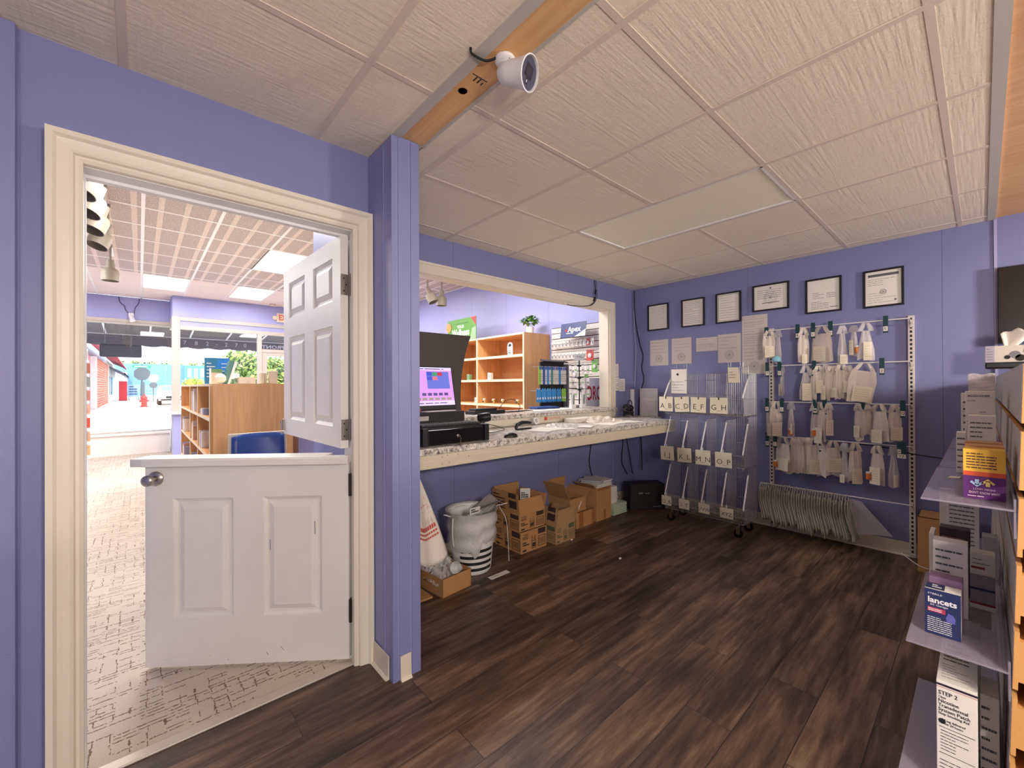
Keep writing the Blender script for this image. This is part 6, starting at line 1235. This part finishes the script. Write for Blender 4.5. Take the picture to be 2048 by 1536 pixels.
tag(obj('tilted_book', MB().slab([(.555, 4.44, GT+.012), (.58, 4.44, GT), (.635, 4.44, GT+.20), (.60, 4.44, GT+.205)], (0, .12, 0)), mat('sage_green_cover', (86, 128, 118), .5)), 'sage green book leaning on the white one on the oak unit', 'book')
tag(obj('tilted_book', MB().slab([(.583, 4.44, GT), (.60, 4.44, GT), (.66, 4.44, GT+.195), (.638, 4.44, GT+.20)], (0, .12, 0)), PAPER), 'white book leaning right beside the sage green one', 'book')
tag(obj('crumpled_paper', MB().sphere((.528, 4.42, GT+.045), .045, 10, (1, .8, 1)), mat('beige_paper_wad', (222, 206, 190), .8)), 'beige crumpled wrapper in front of the blue board', 'wrapper')
pp = thing('potted_plant', 'small spiky green plant in a beige planter on the oak unit', 'plant', (.74, 4.5, GT)); obj('planter', MB().box((.67, 4.45, GT), (.80, 4.55, GT+.06)), mat('beige_planter', (206, 190, 172), .6), pp)
m_ = MB(); q = random.Random(2)
for k in range(40):
    a, e = q.uniform(0, 6.28), q.uniform(.5, 1.4); d = Vector((math.cos(a)*math.cos(e), math.sin(a)*math.cos(e), math.sin(e))); b0 = Vector((.715, 4.5, GT+.06)); o = d.orthogonal().normalized()*.004; m_.mi(k % 2).quad(b0-o, b0+o, b0+d*.11)
obj('leaves', m_, LG, pp)
for k, x in enumerate((.855, .885, .93)):
    tag(obj('bag_stack', MB().box((x, 4.5+.03*k, GT), (x+.026+.05*(k == 2), 4.60, GT+.105+.02*(k == 2))), mat('beige_package', (176, 160, 142), .6), bevel=.006), ('leftmost narrow beige package on the oak unit', 'middle narrow beige package on the oak unit', 'wide beige package at the right of the oak unit top')[k], 'package')
# blue chair
ch = thing('chair', 'blue padded waiting chair with cream frame behind the door ledge', 'chair', (.65, 3.25, 0))
BLU = mat('navy_vinyl', (40, 72, 140), .35); CF = mat('cream_chair_frame', (216, 204, 180), .45)
obj('backrest', MB().grid(lambda u, v: Vector((.485+.335*u, 3.50+.02*math.sin(u*3.14)+.03*v, .62+.36*v-.02*(2*u-1)**4*v)), 10, 8), BLU, ch, smooth=True, solid=.04)
obj('back_shell', MB().box((.465, 3.535, .60), (.84, 3.548, .985)), CF, ch, bevel=.01)
obj('seat', MB().box((.45, 3.03, .40), (.85, 3.48, .46)), BLU, ch, bevel=.02); 
for x in (.47, .81):
    for y in (3.06, 3.50): obj('leg', MB().cyl((x+.01, y, .004), (x+.01, y, .62 if y > 3.3 else .40), .012, 8), CF, ch)
# low white unit and blue things beyond the upper door
wc = thing('counter_unit', 'lavender low counter with white top edge behind the open upper door', 'counter', (1.5, 5.2, 0)); obj('body', MB().box((1.2, 4.6, .005), (1.95, 6.0, .84)), WALL_S, wc); obj('top', MB().box((1.16, 4.56, .84), (2.0, 6.04, .88)), WHITE, wc, bevel=.004)
tag(obj('tote_box', MB().box((1.22, 4.62, .881), (1.40, 4.9, .98)), mat('dusty_blue_box', (90, 100, 150), .5), bevel=.004), 'dusty blue box on the low lavender counter', 'box')
# greeting card rack at the left edge of the doorway view
cr = thing('card_rack', 'white greeting card rack at the left edge of the doorway view', 'rack', (-.78, 9.2, 0)); mb = MB()
for x in (-.86, -.59): mb.cyl((x, 9.0, .005), (x, 9.0, 1.9), .008, 6)
for k in range(8): mb.box((-.87, 8.95, .26+k*.205), (-.57, 9.02, .30+k*.205))
obj('rack_frame', mb, WHITE, cr); obj('base', MB().box((-.95, 8.9, .005), (-.6, 9.15, .06)), WHITE, cr)
cc = [(196, 150, 110), (150, 90, 70), (120, 130, 120), (170, 110, 100), (200, 150, 130), (206, 70, 50), (190, 150, 120), (200, 160, 110)]
for k in range(8):
    c = cc[k % 8]; z = .30+(7-k)*.205
    tag(obj('greeting_card', MB().box((-.70, 8.955, z), (-.555 if k else -.59, 8.965, z+.15)).box((-.86, 8.955, z), (-.72, 8.965, z+.15)).mi(1).lines((-.68, 8.9545, z+.02), X_, Z_, .11, .11, 4, .01, k), [mat(f'card_tone_{k}', c, .6), CM('card_ink', (120, 60, 60))]), f'greeting cards in the {("top", "second", "third", "fourth", "fifth", "sixth, red", "seventh", "lowest")[k]} pocket of the white card rack', 'cards')
# exit sign, detector, camera over the window
ex = thing('exit_sign', 'white exit sign with red letters above the shop door', 'exit sign', (2.42, YN-.04, 2.75)); obj('housing', MB().box((2.28, YN-.05, 2.75), (2.62, YN-.001, 2.95)), mat('ivory_sign_box', (228, 206, 180), .5), ex, bevel=.008)
obj('lettering', MB().text('EXIT', (2.45, YN-.0506, 2.85), X_, Z_, .17, .26, .02), mat('exit_red', (210, 60, 40), .5), ex); obj('emergency_lamp', MB().lathe([(.02, 0), (.045, .02), (.045, .06), (.001, .062)], (2.24, YN-.01, 2.84), (0, -1, 0), 14).box((2.24, YN-.03, 2.80), (2.30, YN-.002, 2.88)), MATS['ivory_sign_box'], ex)
tag(obj('smoke_detector', MB().lathe([(.001, 0), (.06, 0), (.06, .03), (.03, .04), (.001, .04)], (2.15, 10.2, SH), (0, 0, -1), 18), MATS['ivory_sign_box'], smooth=True), 'small round ivory detector on the shop ceiling near the exit sign', 'detector')
wc2 = thing('security_camera', 'small white security camera over the large front window', 'camera', (-.1, YF-.05, 2.62)); obj('camera_body', MB().lathe([(.001, -.03), (.03, -.025), (.04, .06), (.045, .10), (.001, .1)], (-.12, YF-.08, 2.71), (.25, -.4, -1), 14).box((-.16, YF-.06, 2.70), (-.08, YF-.021, 2.78)), WHITE, wc2, smooth=True)
for k, (pts, txt) in enumerate(((((-.3, 3.09), (-.28, 2.98), (-.22, 2.92), (-.2, 2.84), (-.14, 2.76)), 'left dark wire dropping to the camera over the front window'), (((0.0, 3.09), (-.01, 2.99), (-.06, 2.9), (-.08, 2.76)), 'right dark wire dropping to the camera over the front window'))):
    tag(obj('wire', MB().tube(spline([(x, YF-.01, z) for x, z in pts]), .006, 5), mat('navy_wire', (36, 40, 70), .5)), txt, 'wire')
# ================================================================== STREET OUTSIDE
GRD = mat('sunlit_concrete', (226, 224, 220), .85, var=.05, vscale=.6)
o = struct('ground', MB().box((-40, 11.32, -.08), (60, 140, -.012)).box((-3.1, 11.2, -.08), (XC, 11.32, -.012)).box((XC, 10, -.08), (60, 11.32, -.012)), GRD)
o = obj('shop_step', MB().box((-2.5, 11.33, -.012), (4.3, 12.2, .03)), GRD); tag(o, 'low concrete step along the outside of the shop front', 'step')
AW = mat('dark_grey_canvas', (120, 114, 112), .85, bump=.1, bscale=60); AWT = mat('faded_white_lettering', (226, 224, 220), .8)
aw = thing('awning', 'dark grey canvas awning with a scalloped edge over the shop windows', 'awning', (1.5, 12, 2.3))
m_ = MB().slab([(-3, 11.34, 3.02), (6, 11.34, 3.02), (6, 12.55, 2.46), (-3, 12.55, 2.46)], (0, 0, .02)); obj('canopy', m_, AW, aw)
def val(u, v): x = -3+9*u; return Vector((x, 12.55, 2.46-(.20+.03*abs(math.sin(x*math.pi/.42)))*v))
obj('valance', MB().grid(val, 180, 2), AW, aw, solid=.01)
m_ = MB()
for k in range(12): x = -2.7+.72*k; m_.cyl((x, 11.36, 2.62), (x+.0, 12.53, 2.49), .018, 6)
m_.cyl((-3, 12.52, 2.485), (6, 12.52, 2.485), .016, 6); obj('awning_frame', m_, WHITE, aw)
t_ = MB()
for c, x in (('7', .80), ('8', 1.02), ('2', 1.24), ('-', 1.42), ('2', 1.62), ('7', 1.83), ('0', 2.02)): t_.text(c, (x, 12.538, 2.365), X_, Z_, .13)
obj('phone_number', t_, AWT, aw)
obj('street_lettering', MB().text('S. FRONT.', (2.72, 12.538, 2.36), (-1, 0, 0), Z_, .13, .72, .03), WHITE, aw)
hs = thing('hanging_sign', 'dark hanging box sign under the awning outside the big window', 'sign', (-.28, 11.75, 1.93))
obj('panel', MB().box((-.60, 11.72, 1.935), (.04, 11.78, 2.20)), mat('charcoal_sign_panel', (60, 60, 62), .5), hs, bevel=.03); obj('wires', MB().cyl((-.52, 11.75, 2.2), (-.52, 11.75, 2.826), .006, 5).cyl((-.12, 11.75, 2.2), (-.12, 11.75, 2.826), .006, 5), GREYP, hs)
# brick building with red scalloped awning
def brickm():
    m, nt, b, v = base_nt('red_brick_wall', .9); k = nt.nodes.new('ShaderNodeTexBrick'); sw_ = nt.nodes.new('ShaderNodeSeparateXYZ'); nt.links.new(v, sw_.inputs[0]); cb_ = nt.nodes.new('ShaderNodeCombineXYZ'); nt.links.new(sw_.outputs[1], cb_.inputs[0]); nt.links.new(sw_.outputs[2], cb_.inputs[1]); nt.links.new(cb_.outputs[0], k.inputs[0])
    k.inputs['Scale'].default_value = 1; k.inputs['Brick Width'].default_value = 1.2; k.inputs['Row Height'].default_value = .16; k.inputs['Mortar Size'].default_value = .015
    k.inputs['Color1'].default_value = (*lin((186, 96, 74)), 1); k.inputs['Color2'].default_value = (*lin((206, 122, 98)), 1); k.inputs['Mortar'].default_value = (*lin((220, 190, 176)), 1); nt.links.new(k.outputs[0], b.inputs['Base Color']); return m
BR = brickm()
bb = thing('brick_building', 'red brick building with a red scalloped awning and grey metal upper wall', 'building', (-6, 45, 0))
obj('brick_wall', MB().box((-9, 36.5, 0), (-2.0, 49.5, 3.2)), BR, bb); obj('white_wall', MB().box((-9, 49.5, 0), (-2.05, 66, 3.6)), WHITE, bb)
obj('corner_board', MB().box((-2.2, 35.6, 0), (-1.96, 36.5, 3.2)).box((-2.1, 49.3, 0), (-1.94, 49.9, 3.2)), WHITE, bb)
obj('side_wall', MB().box((-9, 33.5, 0), (-2.2, 36.5, 3.2)), mat('dull_pink_wall', (206, 136, 150), .8), bb)
obj('upper_wall', MB().slab([(-2.3, 30, 3.2), (-2.3, 62, 3.2), (-2.3, 45, 6.6), (-2.3, 30, 7.2)], (-6, 0, 0)), mat('grey_corrugated_metal', (150, 150, 168), .5, var=.35, vscale=1, stretch=(.1, 3, .05)), bb)
obj('roof_edge', MB().slab([(-2.15, 44, 6.9), (-2.15, 66, 2.9), (-2.15, 66, 3.3), (-2.15, 44, 7.3)], (-.3, 0, 0)), WHITE, bb)
obj('awning', MB().grid(lambda u, v: Vector((-2.0+1.0*v, 31+29*u, 3.75-.5*v-.12*abs(math.sin(u*40))*(v > .9))), 120, 3), mat('faded_red_canvas', (186, 84, 96), .8), bb, solid=.03)
obj('entry_canopy', MB().slab([(-2.0, 50, 3.2), (-2.0, 68, 3.2), (-.95, 68, 2.55), (-.95, 50, 2.55)], (0, 0, -.15)).box((-1.0, 50, 2.25), (-.95, 68, 2.6)), mat('slate_shingle', (96, 98, 112), .8), bb)
obj('windows', MB().box((-2.06, 51, .6), (-2.02, 54, 2.3)).box((-2.06, 56, .6), (-2.02, 59, 2.3)), mat('dark_window_pane', (80, 96, 116), .2), bb)
vm = thing('vending_box', 'red newspaper box beside the brick building', 'newspaper box', (-1.15, 56, 0)); obj('cabinet', MB().box((-1.5, 56, 0), (-.9, 56.6, 1.9)), mat('bright_red_metal', (206, 44, 48), .5), vm, bevel=.03); obj('top', MB().box((-1.55, 55.95, 1.9), (-.85, 56.65, 2.0)), WHITE, vm)
sb = thing('a_frame_sign', 'pale blue lettered board standing on the sidewalk by the red box', 'sign', (-.4, 57, 0)); obj('board', MB().box((-.85, 57, .35), (.0, 57.06, 1.6)).mi(1).lines((-.78, 56.99, .5), X_, Z_, .7, 1.0, 4, .12, 4), [mat('pale_blue_board', (150, 196, 226), .6), mat('navy_letter', (60, 84, 140), .6)], sb); obj('legs', MB().box((-.82, 57, -.01), (-.76, 57.05, .35)).box((-.09, 57, -.01), (-.03, 57.05, .35)), GREYP, sb)
# blue building and far hedge of trees
bl = thing('blue_building', 'long pale blue building across the street', 'building', (5, 92, 0)); BLW = mat('pale_blue_wall', (118, 158, 200), .8)
obj('wall', MB().box((-3, 90, 0), (5.6, 94, 5.1)), BLW, bl); obj('end_wing', MB().box((5.6, 88, 0), (9.5, 94, 4.9)), mat('bright_blue_wall', (98, 156, 214), .8), bl)
m_ = MB()
for k in range(4):
    for z in (.7, 2.9): m_.box((6.0+k*.85, 87.95, z), (6.5+k*.85, 88, z+1.5))
obj('windows', m_, WHITE, bl); obj('low_wall', MB().box((-3, 86, 0), (-1.4, 90, 3.6)).box((3.8, 89.9, 0), (5.2, 90, 1.6)), mat('white_teal_wall', (196, 220, 226), .8), bl)
fn_ = thing('fence', 'low white railing in front of the blue building', 'fence', (2, 84, 0)); m_ = MB()
for z in (.5, 1.0, 1.45): m_.box((-1.5, 84, z), (7, 84.05, z+.07))
for k in range(24): m_.box((-1.5+k*.36, 84, -.01), (-1.43+k*.36, 84.06, 1.5))
obj('railing', m_, mat('grey_blue_rail', (160, 176, 190), .6), fn_)
def tree(name, label, c, r, n, h0, ll, lw, seed, trunk=True, sc=(1, 1, 1), grp=None, mats=None):
    t = thing(name, label, 'tree', (c[0], c[1], 0), grp); q = random.Random(seed); mb = MB()
    for k in range(n):
        while True:
            d = Vector((q.uniform(-1, 1), q.uniform(-1, 1), q.uniform(-1, 1)))
            if .2 < d.length < 1: break
        p = Vector((c[0]+d.x*r*sc[0], c[1]+d.y*r*sc[1], c[2]+d.z*r*sc[2])); a = Vector((q.uniform(-1, 1), q.uniform(-1, 1), q.uniform(-1, .6))).normalized(); o = a.orthogonal().normalized()*lw/2
        mb.mi(k % 3).add([p, p+a*ll*.5+o, p+a*ll, p+a*ll*.5-o], [(0, 1, 2, 3)])
    obj('foliage', mb, mats or TG, t)
    if trunk: obj('trunk', MB().tube([(c[0], c[1], -.01), (c[0]+.05*r, c[1], c[2]*.6), (c[0], c[1], c[2]+r*.3)], [r*.08, r*.06, r*.03], 8), mat('grey_bark', (110, 94, 80), .9), t)
    return t
TG = [mat('sunny_leaf', (196, 208, 110), .6), mat('mid_leaf', (142, 170, 84), .6), mat('shade_leaf', (84, 112, 58), .6)]
tree('street_tree', 'bright green leafy tree outside the shop window, behind the oak unit', (4.25, 27, 1.65), 2.0, 3600, 0, .28, .17, 11, sc=(.62, .6, .85))
tree('street_tree', 'bright green leafy tree seen through the glass of the shop door', (6.55, 30, 1.55), 2.2, 3600, 0, .28, .17, 12, sc=(.62, .6, .75))
for k in range(7): tree('distant_tree', 'small far green tree behind the blue building', (-2.5+k*2.0, 98+1.6*(k % 2), 4.9), .92+.12*(k % 2), 240, 0, .5, .35, 30+k, grp='trees behind the blue building')
YG = [mat('yellow_flower', (232, 222, 90), .6), mat('yellow_green_leaf', (190, 200, 80), .6), TG[1]]
tree('flowering_shrub', 'yellow flowering shrub in front of the blue building', (4.3, 56, 1.7), 1.0, 420, 0, .25, .2, 50, sc=(1, 1, .6), mats=YG)
# hydrant
hy_ = thing('fire_hydrant', 'red fire hydrant on the white sidewalk', 'hydrant', (.22, 37.5, -.012)); RH = mat('hydrant_red', (214, 62, 58), .5)
hx_, hyy = .24, 37.5
obj('barrel', MB().lathe([(.001, 0), (.22, 0), (.22, .06), (.15, .08), (.15, .52), (.19, .55), (.19, .60), (.16, .66), (.10, .76), (.05, .80), (.05, .86), (.001, .86)], (hx_, hyy, -.012), n=18), RH, hy_, smooth=True)
obj('outlet', MB().cyl((hx_-.25, hyy, .40), (hx_+.25, hyy, .40), .07, 12).cyl((hx_, hyy-.24, .38), (hx_, hyy, .38), .08, 12), RH, hy_); 
# stop sign seen from behind with street name blade
ss = thing('stop_sign', 'grey back of an octagonal road sign under a green street name blade', 'road sign', (.21, 60, 0)); PG = mat('sign_back_grey', (104, 112, 118), .5, metal=.3)
oct_ = [(.21+.72*math.cos(R(22.5+45*k)), 59.9, 2.75+.72*math.sin(R(22.5+45*k))) for k in range(8)]
obj('octagon', MB().slab(oct_, (0, .04, 0)), PG, ss); obj('pole', MB().cyl((.21, 60, -.012), (.21, 60, 3.75), .09, 8).cyl((.27, 60.2, -.012), (.27, 60.2, 1.9), .22, 10, .16), PG, ss)
nb = MB().box((-.55, 59.88, 3.40), (.95, 59.92, 3.66)).mi(1).lines((-.4, 59.87, 3.46), X_, Z_, 1.2, .14, 1, .10, 5); obj('street_name_blade', nb, [mat('street_sign_green', (60, 160, 120), .5), mat('pale_sign_letters', (200, 236, 220), .5)], ss)
s2 = thing('road_sign', 'small far oval road sign on a thin pole near the parked car', 'road sign', (.95, 50, 0)); obj('disc', MB().cyl((.95, 49.95, 1.5), (.95, 50, 1.5), .28, 14), PG, s2); obj('pole', MB().cyl((.95, 50.05, -.012), (.95, 50.05, 1.5), .035, 6), PG, s2)
# parked white car, front towards us
car = thing('car', 'white parked car facing the shop, partly behind the window post', 'car', (2.0, 42, 0)); CW = mat('white_car_paint', (240, 240, 242), .2)
pf = [(39.6, .32), (39.55, .62), (39.75, .86), (40.7, .98), (41.4, 1.42), (42.9, 1.45), (43.7, 1.02), (44.0, .95), (44.05, .4)]
cx0, cx1 = 1.0, 2.8; n_ = len(pf); vs = []
for s, ins in ((cx0, 1), (cx1, -1)):
    for y, z in pf: vs.append((s+ins*(.16 if z > 1.1 else .03), y, z))
obj('body', MB().add(vs, [tuple(range(n_))[::-1], tuple(range(n_, 2*n_))]+[(i, (i+1) % n_, (i+1) % n_+n_, i+n_) for i in range(n_)]), CW, car, bevel=.05)
obj('windshield', MB().quad((cx0+.22, 40.78, 1.03), (cx1-.22, 40.78, 1.03), (cx1-.3, 41.33, 1.39), (cx0+.3, 41.33, 1.39)).add([], []), mat('tinted_car_glass', (120, 140, 150), .1), car)
obj('grille', MB().box((cx0+.45, 39.53, .5), (cx1-.45, 39.56, .66)).box((cx0+.15, 39.54, .34), (cx1-.15, 39.57, .44)), BLACK2, car)
for x in (cx0+.22, cx1-.22): obj('headlight', MB().sphere((x, 39.66, .70), .14, 10, (1.2, .5, .6)), mat('headlight_glass', (200, 210, 215), .1), car, smooth=True)
obj('licence_plate', MB().box((cx0+.72, 39.515, .36), (cx1-.72, 39.53, .50)), GREYP, car)
for x in (cx0+.02, cx1-.22):
    for y in (40.3, 43.2): obj('wheel', MB().cyl((x, y, .31), (x+.2, y, .31), .32, 18).mi(1).cyl((x-.005, y, .31), (x+.205, y, .31), .18, 12), [BLACK2, NICKEL], car)
